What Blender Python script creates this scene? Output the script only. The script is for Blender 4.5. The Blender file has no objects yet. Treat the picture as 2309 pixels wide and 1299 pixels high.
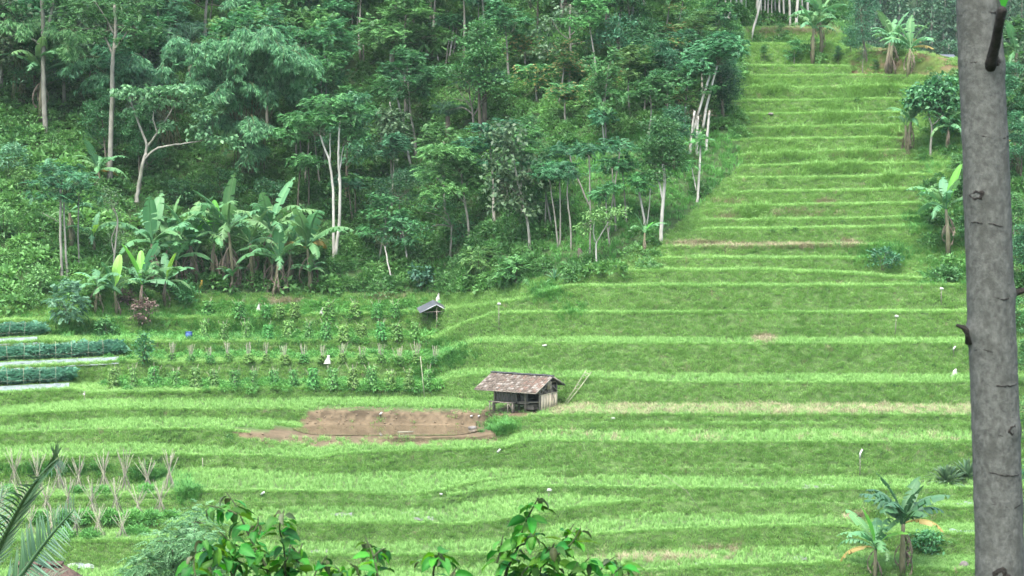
import bpy, math, random
import numpy as np
from mathutils import Vector, Matrix, Euler

# ------------------------------------------------------------------ camera, sky, sun, exposure
SC = bpy.context.scene
COL = SC.collection
F_PX, UC, VC, PITCH = 4163.0, 1154.5, 649.5, math.radians(3.70)
SP, CP = math.sin(PITCH), math.cos(PITCH)

cam_data = bpy.data.cameras.new('camera')
cam_data.sensor_width = 36.0
cam_data.lens = F_PX / 2309.0 * 36.0
cam_data.clip_start, cam_data.clip_end = 0.2, 3000.0
cam_data.dof.use_dof = True
cam_data.dof.focus_distance = 118.0
cam_data.dof.aperture_fstop = 9.0
cam = bpy.data.objects.new('camera', cam_data)
cam.rotation_euler = (math.pi / 2 - PITCH, 0, 0)
COL.objects.link(cam)
SC.camera = cam

SUN_EL, SUN_AZ = math.radians(62), math.radians(200)      # azimuth clockwise from +Y (north)
world = bpy.data.worlds.new('World')
SC.world = world
world.use_nodes = True
wn = world.node_tree
wn.nodes.clear()
w_out = wn.nodes.new('ShaderNodeOutputWorld')
w_bg = wn.nodes.new('ShaderNodeBackground')
w_sky = wn.nodes.new('ShaderNodeTexSky')
w_sky.sky_type = 'NISHITA'
w_sky.sun_disc = False
w_sky.sun_elevation = SUN_EL
w_sky.sun_rotation = SUN_AZ
w_sky.air_density = 0.9
w_sky.dust_density = 4.5
w_sky.ozone_density = 0.4
w_bg.inputs['Strength'].default_value = 0.15
wn.links.new(w_sky.outputs[0], w_bg.inputs[0])
wn.links.new(w_bg.outputs[0], w_out.inputs[0])

sun_data = bpy.data.lights.new('sun', 'SUN')
sun_data.energy = 1.5
sun_data.angle = math.radians(25)
sun_data.color = (1.0, 0.98, 0.92)
sun = bpy.data.objects.new('sun', sun_data)
sdir = Vector((math.sin(SUN_AZ) * math.cos(SUN_EL), math.cos(SUN_AZ) * math.cos(SUN_EL), math.sin(SUN_EL)))
sun.rotation_euler = sdir.to_track_quat('Z', 'Y').to_euler()
sun.location = (0, 0, 60)
COL.objects.link(sun)

SC.view_settings.view_transform = 'Standard'
SC.view_settings.look = 'None'
SC.view_settings.gamma = 1.0
SC.view_settings.use_curve_mapping = False
SC.view_settings.exposure = 2.27

RNG = np.random.default_rng(7)

# ------------------------------------------------------------------ pixel helpers (photo pixels, 2309 x 1299)
def ratio(v):
    cy = -(np.asarray(v, float) - VC) / F_PX
    return (-SP + cy * CP) / (CP + cy * SP)

def v_of(r):
    cy = (r * CP + SP) / (CP - r * SP)
    return VC - cy * F_PX

def hx(u, r):
    cy = (r * CP + SP) / (CP - r * SP)
    return (np.asarray(u, float) - UC) / F_PX / (CP + cy * SP)

def at(u, v, Y):
    r = float(ratio(v))
    return np.array([float(hx(u, r)) * Y, Y, r * Y])

# ------------------------------------------------------------------ mesh helpers
class MB:
    def __init__(self):
        self.V, self.Q, self.T, self.C, self.QM, self.TM, self.n = [], [], [], [], [], [], 0

    def add(self, V, Q=None, T=None, tint=0.5, mat=0):
        V = np.asarray(V, float).reshape(-1, 3)
        if Q is not None and len(Q):
            Q = np.asarray(Q, int).reshape(-1, 4)
            self.Q.append(Q + self.n)
            self.QM.append(np.full(len(Q), mat))
        if T is not None and len(T):
            T = np.asarray(T, int).reshape(-1, 3)
            self.T.append(T + self.n)
            self.TM.append(np.full(len(T), mat))
        self.V.append(V)
        self.C.append(np.broadcast_to(np.asarray(tint, float), (len(V),)).copy())
        self.n += len(V)
        return self

    def mesh(self, name, mats, smooth=False):
        me = bpy.data.meshes.new(name)
        V = np.concatenate(self.V) if self.V else np.zeros((0, 3))
        Q = np.concatenate(self.Q) if self.Q else np.zeros((0, 4), int)
        T = np.concatenate(self.T) if self.T else np.zeros((0, 3), int)
        me.vertices.add(len(V))
        me.vertices.foreach_set('co', V.astype(np.float32).ravel())
        nq, nt = len(Q), len(T)
        me.loops.add(nq * 4 + nt * 3)
        me.loops.foreach_set('vertex_index', np.concatenate([Q.ravel(), T.ravel()]).astype(np.int32))
        me.polygons.add(nq + nt)
        me.polygons.foreach_set('loop_start', np.concatenate([np.arange(nq) * 4, nq * 4 + np.arange(nt) * 3]).astype(np.int32))
        mi = np.concatenate([np.concatenate(self.QM) if self.QM else np.zeros(0), np.concatenate(self.TM) if self.TM else np.zeros(0)]).astype(np.int32)
        me.polygons.foreach_set('material_index', mi)
        if smooth:
            me.polygons.foreach_set('use_smooth', np.ones(nq + nt, bool))
        a = me.attributes.new('tint', 'FLOAT', 'POINT')
        if len(V):
            a.data.foreach_set('value', np.concatenate(self.C).astype(np.float32))
        for m in (mats if isinstance(mats, (list, tuple)) else [mats]):
            me.materials.append(m)
        me.update(calc_edges=True)
        me.validate()
        return me

def nrm(a):
    a = np.asarray(a, float)
    return a / np.maximum(np.linalg.norm(a, axis=-1, keepdims=True), 1e-9)

def tube(mb, pts, rad, sides=6, tint=0.5, mat=0, cap=True):
    pts = np.asarray(pts, float)
    n = len(pts)
    rad = np.broadcast_to(np.asarray(rad, float), (n,))
    d = nrm(np.gradient(pts, axis=0))
    ref = np.array([0.31, 0.93, 0.2])
    a = nrm(np.cross(d, ref))
    b = np.cross(d, a)
    th = np.arange(sides) * 2 * math.pi / sides
    ring = a[:, None, :] * np.cos(th)[None, :, None] + b[:, None, :] * np.sin(th)[None, :, None]
    V = (pts[:, None, :] + ring * rad[:, None, None]).reshape(-1, 3)
    i = np.arange(n - 1)[:, None] * sides
    j = np.arange(sides)[None, :]
    k = (j + 1) % sides
    Q = np.stack([i + j, i + k, i + sides + k, i + sides + j], -1).reshape(-1, 4)
    T = []
    if cap:
        V = np.vstack([V, pts[0], pts[-1]])
        c0, c1, b1 = n * sides, n * sides + 1, (n - 1) * sides
        for q in range(sides):
            T.append((c0, (q + 1) % sides, q))
            T.append((c1, b1 + q, b1 + (q + 1) % sides))
    mb.add(V, Q, T, tint, mat)

def box(mb, c, s, rot=None, tint=0.5, mat=0):
    x, y, z = np.asarray(s, float) / 2
    V = np.array([(-x, -y, -z), (x, -y, -z), (x, y, -z), (-x, y, -z), (-x, -y, z), (x, -y, z), (x, y, z), (-x, y, z)])
    if rot is not None:
        V = V @ np.array(rot).T
    mb.add(V + np.asarray(c, float), [(0, 3, 2, 1), (4, 5, 6, 7), (0, 1, 5, 4), (1, 2, 6, 5), (2, 3, 7, 6), (3, 0, 4, 7)], None, tint, mat)

def bar(mb, p, q, w, h=None, tint=0.5, mat=0):
    p, q = np.asarray(p, float), np.asarray(q, float)
    d = q - p
    L = np.linalg.norm(d)
    d = d / L
    up = np.array([0, 0, 1.0]) if abs(d[2]) < 0.9 else np.array([0, 1.0, 0])
    s = nrm(np.cross(d, up))
    t = np.cross(s, d)
    box(mb, (p + q) / 2, (L, w, h or w), np.stack([d, s, t], 1), tint, mat)

def link(name, me, parent=None, loc=None, rot=None, scale=None):
    o = bpy.data.objects.new(name, me)
    COL.objects.link(o)
    if parent is not None:
        o.parent = parent
    if loc is not None:
        o.location = loc
    if rot is not None:
        o.rotation_euler = rot
    if scale is not None:
        o.scale = scale if hasattr(scale, '__len__') else (scale,) * 3
    return o

def tag(o, label=None, cat=None, group=None, kind=None):
    if label:
        o['label'] = label
    if cat:
        o['category'] = cat
    if group:
        o['group'] = group
    if kind:
        o['kind'] = kind
    return o

def thing(name, label, cat, loc=(0, 0, 0), rot=(0, 0, 0), group=None, scale=1.0):
    o = link(name, None, None, loc, rot, scale)
    o.empty_display_size = 0.3
    return tag(o, label, cat, group)

ONES = ['first', 'second', 'third', 'fourth', 'fifth', 'sixth', 'seventh', 'eighth', 'ninth', 'tenth', 'eleventh', 'twelfth',
        'thirteenth', 'fourteenth', 'fifteenth', 'sixteenth', 'seventeenth', 'eighteenth', 'nineteenth', 'twentieth']
def ordinal(i):
    return ONES[i] if i < 20 else '%d%s' % (i + 1, {1: 'st', 2: 'nd', 3: 'rd'}.get((i + 1) % 10, 'th'))

def vnoise(x, y, seed=0):
    x, y = np.asarray(x, float), np.asarray(y, float)
    xi, yi = np.floor(x), np.floor(y)
    xf, yf = x - xi, y - yi
    xf, yf = xf * xf * (3 - 2 * xf), yf * yf * (3 - 2 * yf)
    def h(a, b):
        s = np.sin(a * 127.1 + b * 311.7 + seed * 74.7) * 43758.5453
        return s - np.floor(s)
    return (h(xi, yi) * (1 - xf) + h(xi + 1, yi) * xf) * (1 - yf) + (h(xi, yi + 1) * (1 - xf) + h(xi + 1, yi + 1) * xf) * yf

def fbm(x, y, seed=0, oct=3):
    s, a, t = 0, 1.0, 0
    for k in range(oct):
        s = s + a * vnoise(np.asarray(x) * 2 ** k, np.asarray(y) * 2 ** k, seed + k)
        t += a
        a *= 0.5
    return s / t

# ------------------------------------------------------------------ materials
def new_mat(name):
    m = bpy.data.materials.new(name)
    m.use_nodes = True
    nt = m.node_tree
    nt.nodes.clear()
    return m, nt, nt.nodes.new, nt.links.new

def leaf_mat(name, dark, light, trans=0.3, rough=0.5, inst=False, var=0.25, spec=0.3, hue=0.03):
    """Leaf: colour between two leaf tones by the leaf's own tint, small shifts from plant to plant, light shining through."""
    m, nt, N, L = new_mat(name)
    out = N('ShaderNodeOutputMaterial')
    att = N('ShaderNodeAttribute')
    att.attribute_name = 'tint'
    fac = att.outputs['Fac']
    if inst:
        ai = N('ShaderNodeAttribute')
        ai.attribute_type = 'INSTANCER'
        ai.attribute_name = 'itint'
        mm = N('ShaderNodeMath')
        mm.operation = 'MULTIPLY_ADD'
        mm.inputs[1].default_value = 0.35
        L(att.outputs['Fac'], mm.inputs[0])
        m2 = N('ShaderNodeMath')
        m2.operation = 'MULTIPLY'
        m2.inputs[1].default_value = 0.8
        L(ai.outputs['Fac'], m2.inputs[0])
        L(m2.outputs[0], mm.inputs[2])
        fac = mm.outputs[0]
    mix = N('ShaderNodeMix')
    mix.data_type = 'RGBA'
    mix.clamp_factor = True
    mix.inputs['A'].default_value = (*dark, 1)
    mix.inputs['B'].default_value = (*light, 1)
    L(fac, mix.inputs['Factor'])
    col = mix.outputs['Result']
    if var > 0 and not inst:
        oi = N('ShaderNodeObjectInfo')
        hs = N('ShaderNodeHueSaturation')
        mr = N('ShaderNodeMapRange')
        mr.inputs['To Min'].default_value = 1 - var
        mr.inputs['To Max'].default_value = 1 + var
        L(oi.outputs['Random'], mr.inputs['Value'])
        L(mr.outputs[0], hs.inputs['Value'])
        wn_ = N('ShaderNodeTexWhiteNoise')
        wn_.noise_dimensions = '1D'
        L(oi.outputs['Random'], wn_.inputs['W'])
        mr2 = N('ShaderNodeMapRange')
        mr2.inputs['To Min'].default_value = 0.5 - hue
        mr2.inputs['To Max'].default_value = 0.5 + hue
        L(wn_.outputs['Value'], mr2.inputs['Value'])
        L(mr2.outputs[0], hs.inputs['Hue'])
        L(col, hs.inputs['Color'])
        col = hs.outputs[0]
    p = N('ShaderNodeBsdfPrincipled')
    p.inputs['Roughness'].default_value = rough
    p.inputs['Specular IOR Level'].default_value = spec
    L(col, p.inputs['Base Color'])
    tr = N('ShaderNodeBsdfTranslucent')
    hs2 = N('ShaderNodeHueSaturation')
    hs2.inputs['Hue'].default_value = 0.485
    hs2.inputs['Saturation'].default_value = 1.1
    hs2.inputs['Value'].default_value = 1.3
    L(col, hs2.inputs['Color'])
    L(hs2.outputs[0], tr.inputs['Color'])
    ms = N('ShaderNodeMixShader')
    ms.inputs[0].default_value = trans
    L(p.outputs[0], ms.inputs[1])
    L(tr.outputs[0], ms.inputs[2])
    L(ms.outputs[0], out.inputs[0])
    return m

def rough_mat(name, c1, c2, scale=6.0, rough=0.85, stretch=(1, 1, 1), bump=0.3, c3=None, var=0.0, detail=6, spec=0.2, coord='Object', lo=0.35, hi=0.65):
    """Noise mottled surface: bark, wood, soil, tile."""
    m, nt, N, L = new_mat(name)
    out = N('ShaderNodeOutputMaterial')
    tc = N('ShaderNodeTexCoord')
    mp = N('ShaderNodeMapping')
    mp.inputs['Scale'].default_value = stretch
    L(tc.outputs[coord], mp.inputs[0])
    nz = N('ShaderNodeTexNoise')
    nz.inputs['Scale'].default_value = scale
    nz.inputs['Detail'].default_value = detail
    nz.inputs['Roughness'].default_value = 0.65
    L(mp.outputs[0], nz.inputs['Vector'])
    cr = N('ShaderNodeValToRGB')
    cr.color_ramp.elements[0].position = lo
    cr.color_ramp.elements[0].color = (*c1, 1)
    cr.color_ramp.elements[1].position = hi
    cr.color_ramp.elements[1].color = (*c2, 1)
    L(nz.outputs['Fac'], cr.inputs[0])
    col = cr.outputs[0]
    if c3 is not None:
        n2 = N('ShaderNodeTexNoise')
        n2.inputs['Scale'].default_value = scale * 0.37
        n2.inputs['Detail'].default_value = 4
        L(mp.outputs[0], n2.inputs['Vector'])
        cr2 = N('ShaderNodeValToRGB')
        cr2.color_ramp.elements[0].position = 0.52
        cr2.color_ramp.elements[1].position = 0.66
        L(n2.outputs['Fac'], cr2.inputs[0])
        mx = N('ShaderNodeMix')
        mx.data_type = 'RGBA'
        mx.inputs['B'].default_value = (*c3, 1)
        L(cr2.outputs[0], mx.inputs['Factor'])
        L(col, mx.inputs['A'])
        col = mx.outputs['Result']
    if var:
        oi = N('ShaderNodeObjectInfo')
        hs = N('ShaderNodeHueSaturation')
        mr = N('ShaderNodeMapRange')
        mr.inputs['To Min'].default_value = 1 - var
        mr.inputs['To Max'].default_value = 1 + var
        L(oi.outputs['Random'], mr.inputs['Value'])
        L(mr.outputs[0], hs.inputs['Value'])
        L(col, hs.inputs['Color'])
        col = hs.outputs[0]
    p = N('ShaderNodeBsdfPrincipled')
    p.inputs['Roughness'].default_value = rough
    p.inputs['Specular IOR Level'].default_value = spec
    L(col, p.inputs['Base Color'])
    if bump:
        b = N('ShaderNodeBump')
        b.inputs['Strength'].default_value = bump
        b.inputs['Distance'].default_value = 0.03
        L(nz.outputs['Fac'], b.inputs['Height'])
        L(b.outputs[0], p.inputs['Normal'])
    L(p.outputs[0], out.inputs[0])
    return m

M = {}
M['feathery'] = leaf_mat('feathery leaf', (0.012, 0.062, 0.027), (0.092, 0.262, 0.108))
M['feathery_light'] = leaf_mat('light feathery leaf', (0.022, 0.095, 0.030), (0.118, 0.30, 0.098))
M['broad'] = leaf_mat('broad leaf', (0.011, 0.056, 0.026), (0.082, 0.225, 0.096))
M['dull'] = leaf_mat('dull leaf', (0.022, 0.058, 0.032), (0.100, 0.18, 0.092))
M['toona'] = leaf_mat('long pinnate leaf', (0.020, 0.082, 0.028), (0.12, 0.27, 0.09))
M['toona_tip'] = leaf_mat('young copper leaf', (0.20, 0.20, 0.075), (0.34, 0.25, 0.13))
M['darkleaf'] = leaf_mat('dark small leaf', (0.012, 0.048, 0.028), (0.044, 0.120, 0.065))
M['greyleaf'] = leaf_mat('grey green leaf', (0.034, 0.110, 0.055), (0.145, 0.31, 0.16))
M['bamboo_leaf'] = leaf_mat('bamboo leaf', (0.022, 0.098, 0.044), (0.15, 0.37, 0.145), var=0.12)
M['palm_leaf'] = leaf_mat('palm leaf', (0.014, 0.054, 0.036), (0.070, 0.165, 0.10))
M['fern_leaf'] = leaf_mat('blue green feathery leaf', (0.040, 0.115, 0.058), (0.125, 0.26, 0.135))
M['banana'] = leaf_mat('banana leaf', (0.048, 0.155, 0.060), (0.135, 0.295, 0.125), trans=0.35, rough=0.5, var=0.15, spec=0.25)
M['banana_dark'] = leaf_mat('dark banana leaf', (0.020, 0.072, 0.034), (0.070, 0.16, 0.085), trans=0.3, rough=0.5, var=0.15, spec=0.25)
M['banana_young'] = leaf_mat('young banana leaf', (0.11, 0.33, 0.055), (0.19, 0.47, 0.10), trans=0.45, rough=0.4, var=0.1)
M['banana_yellow'] = leaf_mat('yellow banana leaf', (0.17, 0.135, 0.04), (0.31, 0.265, 0.09), trans=0.3, var=0.06, hue=0.004)
M['banana_dead'] = leaf_mat('dead banana leaf', (0.060, 0.048, 0.038), (0.165, 0.140, 0.112), trans=0.1, rough=0.9, var=0.15, spec=0.1)
M['shrub_leaf'] = leaf_mat('glossy shrub leaf', (0.016, 0.088, 0.012), (0.040, 0.155, 0.025), trans=0.32, rough=0.55, var=0.45, spec=0.18)
M['shrub_leaf_light'] = leaf_mat('light shrub leaf', (0.038, 0.155, 0.014), (0.068, 0.22, 0.026), trans=0.42, rough=0.55, var=0.35, spec=0.18)
M['shrub_leaf_bronze'] = leaf_mat('young bronze shrub leaf', (0.030, 0.050, 0.018), (0.060, 0.085, 0.034), trans=0.3, rough=0.5, var=0.3)
M['coconut'] = leaf_mat('coconut leaflet', (0.018, 0.055, 0.018), (0.050, 0.115, 0.045), trans=0.15, rough=0.35, var=0.2, spec=0.5)
M['coconut_pale'] = leaf_mat('pale coconut leaflet', (0.050, 0.115, 0.062), (0.095, 0.185, 0.105), trans=0.15, rough=0.4, var=0.15)
# ground cover (instanced)
M['rice'] = leaf_mat('rice blade', (0.110, 0.248, 0.066), (0.234, 0.43, 0.136), trans=0.4, inst=True, rough=0.6, spec=0.2)
M['bank'] = leaf_mat('bank grass blade', (0.112, 0.252, 0.068), (0.246, 0.430, 0.145), trans=0.45, inst=True, rough=0.65, spec=0.15)
M['lush'] = leaf_mat('lush grass blade', (0.045, 0.165, 0.045), (0.130, 0.34, 0.090), trans=0.35, inst=True, rough=0.6, spec=0.2)
M['straw'] = leaf_mat('dry straw blade', (0.20, 0.185, 0.11), (0.36, 0.325, 0.22), trans=0.2, inst=True, rough=0.9, spec=0.1)
M['weed'] = leaf_mat('weed leaf', (0.020, 0.082, 0.026), (0.115, 0.275, 0.078), trans=0.3, inst=True)
M['crop'] = leaf_mat('carrot crop leaf', (0.050, 0.155, 0.100), (0.125, 0.30, 0.20), trans=0.3, inst=True)
M['bean'] = leaf_mat('bean leaf', (0.045, 0.15, 0.040), (0.15, 0.34, 0.095), trans=0.35, var=0.15)
M['croton'] = leaf_mat('purple leaf', (0.055, 0.035, 0.032), (0.17, 0.12, 0.11), trans=0.2)

M['bark_pale'] = rough_mat('pale bark', (0.105, 0.108, 0.09), (0.22, 0.22, 0.19), 3.0, stretch=(1, 1, 0.35), var=0.15, c3=(0.075, 0.09, 0.06))
M['bark_white'] = rough_mat('white bark', (0.22, 0.225, 0.20), (0.37, 0.37, 0.34), 3.0, stretch=(1, 1, 0.3), var=0.1, c3=(0.14, 0.15, 0.12))
M['twig'] = rough_mat('dark twig bark', (0.045, 0.052, 0.035), (0.10, 0.105, 0.075), 4.0)
M['bark_brown'] = rough_mat('brown bark', (0.04, 0.038, 0.028), (0.10, 0.092, 0.07), 4.0, stretch=(1, 1, 0.35), var=0.2)
M['bark_grey'] = rough_mat('grey twigs', (0.12, 0.11, 0.095), (0.22, 0.205, 0.185), 4.0)
M['culm'] = rough_mat('bamboo culm', (0.05, 0.065, 0.03), (0.12, 0.13, 0.065), 3.0)
M['banana_stem'] = rough_mat('banana stem', (0.07, 0.07, 0.04), (0.17, 0.165, 0.105), 4.0, stretch=(1, 1, 0.25), c3=(0.05, 0.038, 0.026))
M['pole'] = rough_mat('bamboo pole', (0.155, 0.160, 0.115), (0.275, 0.28, 0.205), 4.0, stretch=(1, 1, 0.3), var=0.2)
M['pole_grey'] = rough_mat('weathered stake', (0.105, 0.108, 0.084), (0.205, 0.205, 0.165), 4.0, var=0.2)
M['wood_grey'] = rough_mat('weathered plank', (0.065, 0.063, 0.06), (0.17, 0.165, 0.155), 5.0, stretch=(4, 4, 0.5), var=0.22)
M['wood_pale'] = rough_mat('pale woven bamboo', (0.38, 0.325, 0.225), (0.54, 0.465, 0.335), 5.0, stretch=(3, 3, 0.5), var=0.12)
M['wood_dark'] = rough_mat('dark wood', (0.022, 0.02, 0.018), (0.05, 0.045, 0.04), 5.0)
M['wood_beam'] = rough_mat('weathered beam', (0.12, 0.11, 0.09), (0.24, 0.215, 0.18), 5.0, var=0.1)
M['tile_brown'] = rough_mat('brown clay tile', (0.050, 0.042, 0.034), (0.098, 0.082, 0.067), 8.0, var=0.25, c3=(0.07, 0.074, 0.05))
M['tile_red'] = rough_mat('red clay tile', (0.074, 0.053, 0.042), (0.115, 0.082, 0.065), 8.0, var=0.2)
M['tile_pale'] = rough_mat('lichen tile', (0.075, 0.068, 0.058), (0.185, 0.172, 0.152), 8.0, var=0.15)
M['ridge_cap'] = rough_mat('grey ridge cap', (0.028, 0.032, 0.034), (0.065, 0.07, 0.074), 5.0)
M['zinc'] = rough_mat('zinc sheet', (0.040, 0.047, 0.056), (0.085, 0.096, 0.112), 3.0, rough=0.45, spec=0.5, bump=0.05)
M['zinc_edge'] = rough_mat('zinc edge', (0.17, 0.185, 0.20), (0.25, 0.265, 0.28), 3.0, rough=0.4, spec=0.5, bump=0)
M['plastic_mulch'] = rough_mat('silver plastic mulch', (0.11, 0.138, 0.148), (0.235, 0.275, 0.285), 5.0, rough=0.35, spec=0.5, bump=0.6, c3=(0.075, 0.10, 0.095))
M['mulch_grey'] = rough_mat('dirty plastic mulch', (0.075, 0.08, 0.078), (0.16, 0.165, 0.165), 6.0, rough=0.45, spec=0.4, bump=0.6, c3=(0.07, 0.063, 0.047))
M['white_cloth'] = rough_mat('white sack cloth', (0.26, 0.265, 0.25), (0.38, 0.385, 0.365), 6.0, rough=0.8)
M['pvc'] = rough_mat('white pipe', (0.30, 0.31, 0.30), (0.38, 0.39, 0.38), 6.0, rough=0.45, bump=0)
M['blue_plastic'] = rough_mat('blue barrel', (0.03, 0.06, 0.17), (0.05, 0.10, 0.27), 5.0, rough=0.45, bump=0)
M['yellow_plastic'] = rough_mat('yellow sack', (0.50, 0.33, 0.04), (0.66, 0.46, 0.08), 5.0, rough=0.6)
M['stone'] = rough_mat('grey stone', (0.075, 0.07, 0.067), (0.15, 0.14, 0.132), 5.0)
M['bark_fore'] = rough_mat('mottled grey bark', (0.030, 0.0325, 0.0295), (0.092, 0.100, 0.091), 36.0, stretch=(1, 1, 0.7), bump=0.35, c3=(0.041, 0.045, 0.040), detail=10, rough=0.9, lo=0.28, hi=0.74)
M['bark_scar'] = rough_mat('dark scar bark', (0.0055, 0.0055, 0.0048), (0.019, 0.0175, 0.015), 30.0, bump=0.6)
M['thatch'] = rough_mat('brown thatch', (0.04, 0.027, 0.021), (0.10, 0.07, 0.055), 14.0, stretch=(1, 0.3, 1))

# pond water: opaque silty water
m, nt, N, L = new_mat('muddy water')
out = N('ShaderNodeOutputMaterial')
p = N('ShaderNodeBsdfPrincipled')
p.inputs['Base Color'].default_value = (0.085, 0.068, 0.042, 1)
p.inputs['Roughness'].default_value = 0.07
nz = N('ShaderNodeTexNoise')
nz.inputs['Scale'].default_value = 1.2
b = N('ShaderNodeBump')
b.inputs['Strength'].default_value = 0.02
L(nz.outputs['Fac'], b.inputs['Height'])
L(b.outputs[0], p.inputs['Normal'])
L(p.outputs[0], out.inputs[0])
M['water'] = m

# terrain soil: colour by the ground's own zone (turf, mud, forest floor), mottled
m, nt, N, L = new_mat('hillside soil and turf')
out = N('ShaderNodeOutputMaterial')
att = N('ShaderNodeAttribute')
att.attribute_name = 'zone'
tc = N('ShaderNodeTexCoord')
nz = N('ShaderNodeTexNoise')
nz.inputs['Scale'].default_value = 2.2
nz.inputs['Detail'].default_value = 9
nz.inputs['Roughness'].default_value = 0.7
L(tc.outputs['Object'], nz.inputs['Vector'])
hs = N('ShaderNodeHueSaturation')
mr = N('ShaderNodeMapRange')
mr.inputs['From Min'].default_value, mr.inputs['From Max'].default_value = 0.3, 0.7
mr.inputs['To Min'].default_value, mr.inputs['To Max'].default_value = 0.62, 1.3
L(nz.outputs['Fac'], mr.inputs['Value'])
L(mr.outputs[0], hs.inputs['Value'])
L(att.outputs['Color'], hs.inputs['Color'])
p = N('ShaderNodeBsdfPrincipled')
p.inputs['Roughness'].default_value = 0.95
p.inputs['Specular IOR Level'].default_value = 0.1
L(hs.outputs[0], p.inputs['Base Color'])
b = N('ShaderNodeBump')
b.inputs['Strength'].default_value = 0.5
b.inputs['Distance'].default_value = 0.08
L(nz.outputs['Fac'], b.inputs['Height'])
L(b.outputs[0], p.inputs['Normal'])
L(p.outputs[0], out.inputs[0])
M['soil'] = m

# ------------------------------------------------------------------ the terraced hillside
cols = np.concatenate([np.arange(-1500, -120, 60.0), np.arange(-120, 2430, 6.0), np.arange(2430, 3800, 60.0)])
NC = len(cols)

def line(d):
    k = sorted(d)
    return np.interp(cols, k, [d[q] for q in k])

def wob(a, seed, amp=1.6):
    return a + amp * (2 * fbm(cols / 45.0, cols * 0 + seed, seed, 3) - 1) + 1.5 * (2 * vnoise(cols / 190.0, cols * 0 + seed * 3, seed + 9) - 1)

def smooth(x, a, b):
    t = np.clip((x - a) / (b - a), 0, 1)
    return t * t * (3 - 2 * t)

T = []   # (kind, name, line or numbers, slope)
def R(name, d, u0=-9e9, u1=9e9, s=1.55):
    T.append(('R', name, line(d), u0, u1, s))
def Fl(name, d):
    T.append(('F', name, line(d)))
def Hd(name, dY):
    T.append(('H', name, dY))
def Dn(name, dY, dzl, dzr):
    T.append(('D', name, dY, dzl, dzr))

R('K', {-200: 1405, 2300: 1390}); Fl('K', {-200: 1375, 2300: 1360})
R('J', {-200: 1320, 0: 1315, 300: 1308, 600: 1310, 1000: 1312, 1300: 1300, 1400: 1293, 1500: 1286, 1650: 1276, 1760: 1273, 1900: 1268, 1960: 1280, 2300: 1290})
Fl('J', {-200: 1288, 0: 1285, 300: 1280, 600: 1282, 1000: 1285, 1300: 1262, 1400: 1252, 1700: 1240, 1900: 1236, 2000: 1250, 2300: 1258})
R('I', {-200: 1222, 330: 1222, 440: 1240, 700: 1253, 1000: 1250, 1130: 1248, 1200: 1236, 1340: 1205, 1500: 1196, 1650: 1192, 1720: 1188, 1900: 1185, 1960: 1200, 2300: 1212})
Fl('I', {-200: 1196, 330: 1196, 440: 1220, 700: 1228, 1000: 1225, 1130: 1216, 1200: 1203, 1300: 1178, 1450: 1162, 1760: 1166, 1900: 1166, 1960: 1174, 2300: 1188})
R('H', {-200: 1174, 330: 1174, 430: 1184, 680: 1179, 900: 1181, 1050: 1183, 1130: 1174, 1180: 1166, 1250: 1152, 1300: 1146, 1400: 1135, 1440: 1132, 2060: 1134, 2100: 1148, 2300: 1146})
Fl('H', {-200: 1152, 330: 1152, 430: 1158, 670: 1147, 950: 1152, 1030: 1140, 1100: 1126, 1180: 1120, 1300: 1119, 1400: 1125, 1440: 1130, 2060: 1132, 2100: 1132, 2300: 1130})
R('Gr', {-200: 1138, 400: 1132, 700: 1129, 950: 1127, 1000: 1121, 1030: 1112, 1100: 1101, 1180: 1096, 1400: 1100, 1560: 1104, 1900: 1104, 2100: 1101, 2300: 1100})
Fl('Gr', {-200: 1137, 400: 1131, 700: 1128, 950: 1126, 1000: 1120, 1030: 1109, 1100: 1088, 1180: 1077, 1300: 1076, 1450: 1078, 1709: 1081, 1900: 1080, 2300: 1078})
R('Gl', {-200: 1124, 330: 1122, 430: 1109, 580: 1108, 760: 1109, 920: 1118, 1000: 1107, 1025: 1098, 1080: 1086, 1180: 1073, 1210: 1069, 1300: 1055, 2300: 1055})
Fl('Gl', {-200: 1100, 330: 1098, 400: 1062, 440: 1058, 580: 1064, 750: 1074, 1000: 1064, 1100: 1062, 1180: 1062, 1210: 1064, 1300: 1054, 2300: 1054})
R('F', {-200: 1040, 0: 1035, 150: 1031, 300: 1024, 450: 1028, 600: 1028, 715: 1034, 735: 1030, 755: 1022, 800: 1021, 1000: 1013, 1140: 1009, 1165: 1000, 1200: 994, 1400: 998, 1760: 998, 2300: 996})
Fl('F', {-200: 1015, 0: 1011, 100: 1006, 300: 1003, 450: 1009, 600: 1015, 715: 1016, 735: 1012, 780: 1002, 1000: 996, 1140: 993, 1165: 985, 1200: 974, 1400: 974, 1760: 974, 2300: 975})
R('b', {-200: 980, 0: 978, 300: 971, 500: 968, 560: 975, 680: 984, 900: 986, 1080: 984, 1115: 975, 1150: 960, 1300: 956, 2300: 956})
Fl('b', {-200: 965, 0: 962, 300: 946, 600: 946, 680: 957, 1080: 960, 1115: 966, 1150: 959, 1300: 955, 2300: 955})
R('E', {-200: 945, 0: 936, 150: 928, 300: 923, 690: 924, 720: 927, 1100: 931, 1150: 935, 1300: 936, 1760: 936, 2300: 937})
Fl('E', {-200: 932, 0: 923, 190: 905, 300: 904, 600: 902, 1000: 900, 1050: 905, 1100: 909, 1260: 914, 1400: 915, 1760: 915, 2300: 917})
R('D', {-200: 893, 0: 888, 160: 878, 200: 887, 600: 878, 900: 876, 980: 872, 1020: 853, 1060: 848, 1160: 847, 1280: 853, 1420: 855, 1470: 863, 1600: 864, 2300: 861})
Fl('D', {-200: 880, 0: 874, 160: 866, 200: 866, 600: 860, 900: 858, 980: 857, 1010: 844, 1060: 834, 1160: 836, 1280: 841, 1420: 842, 1600: 847, 2300: 848})
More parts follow.
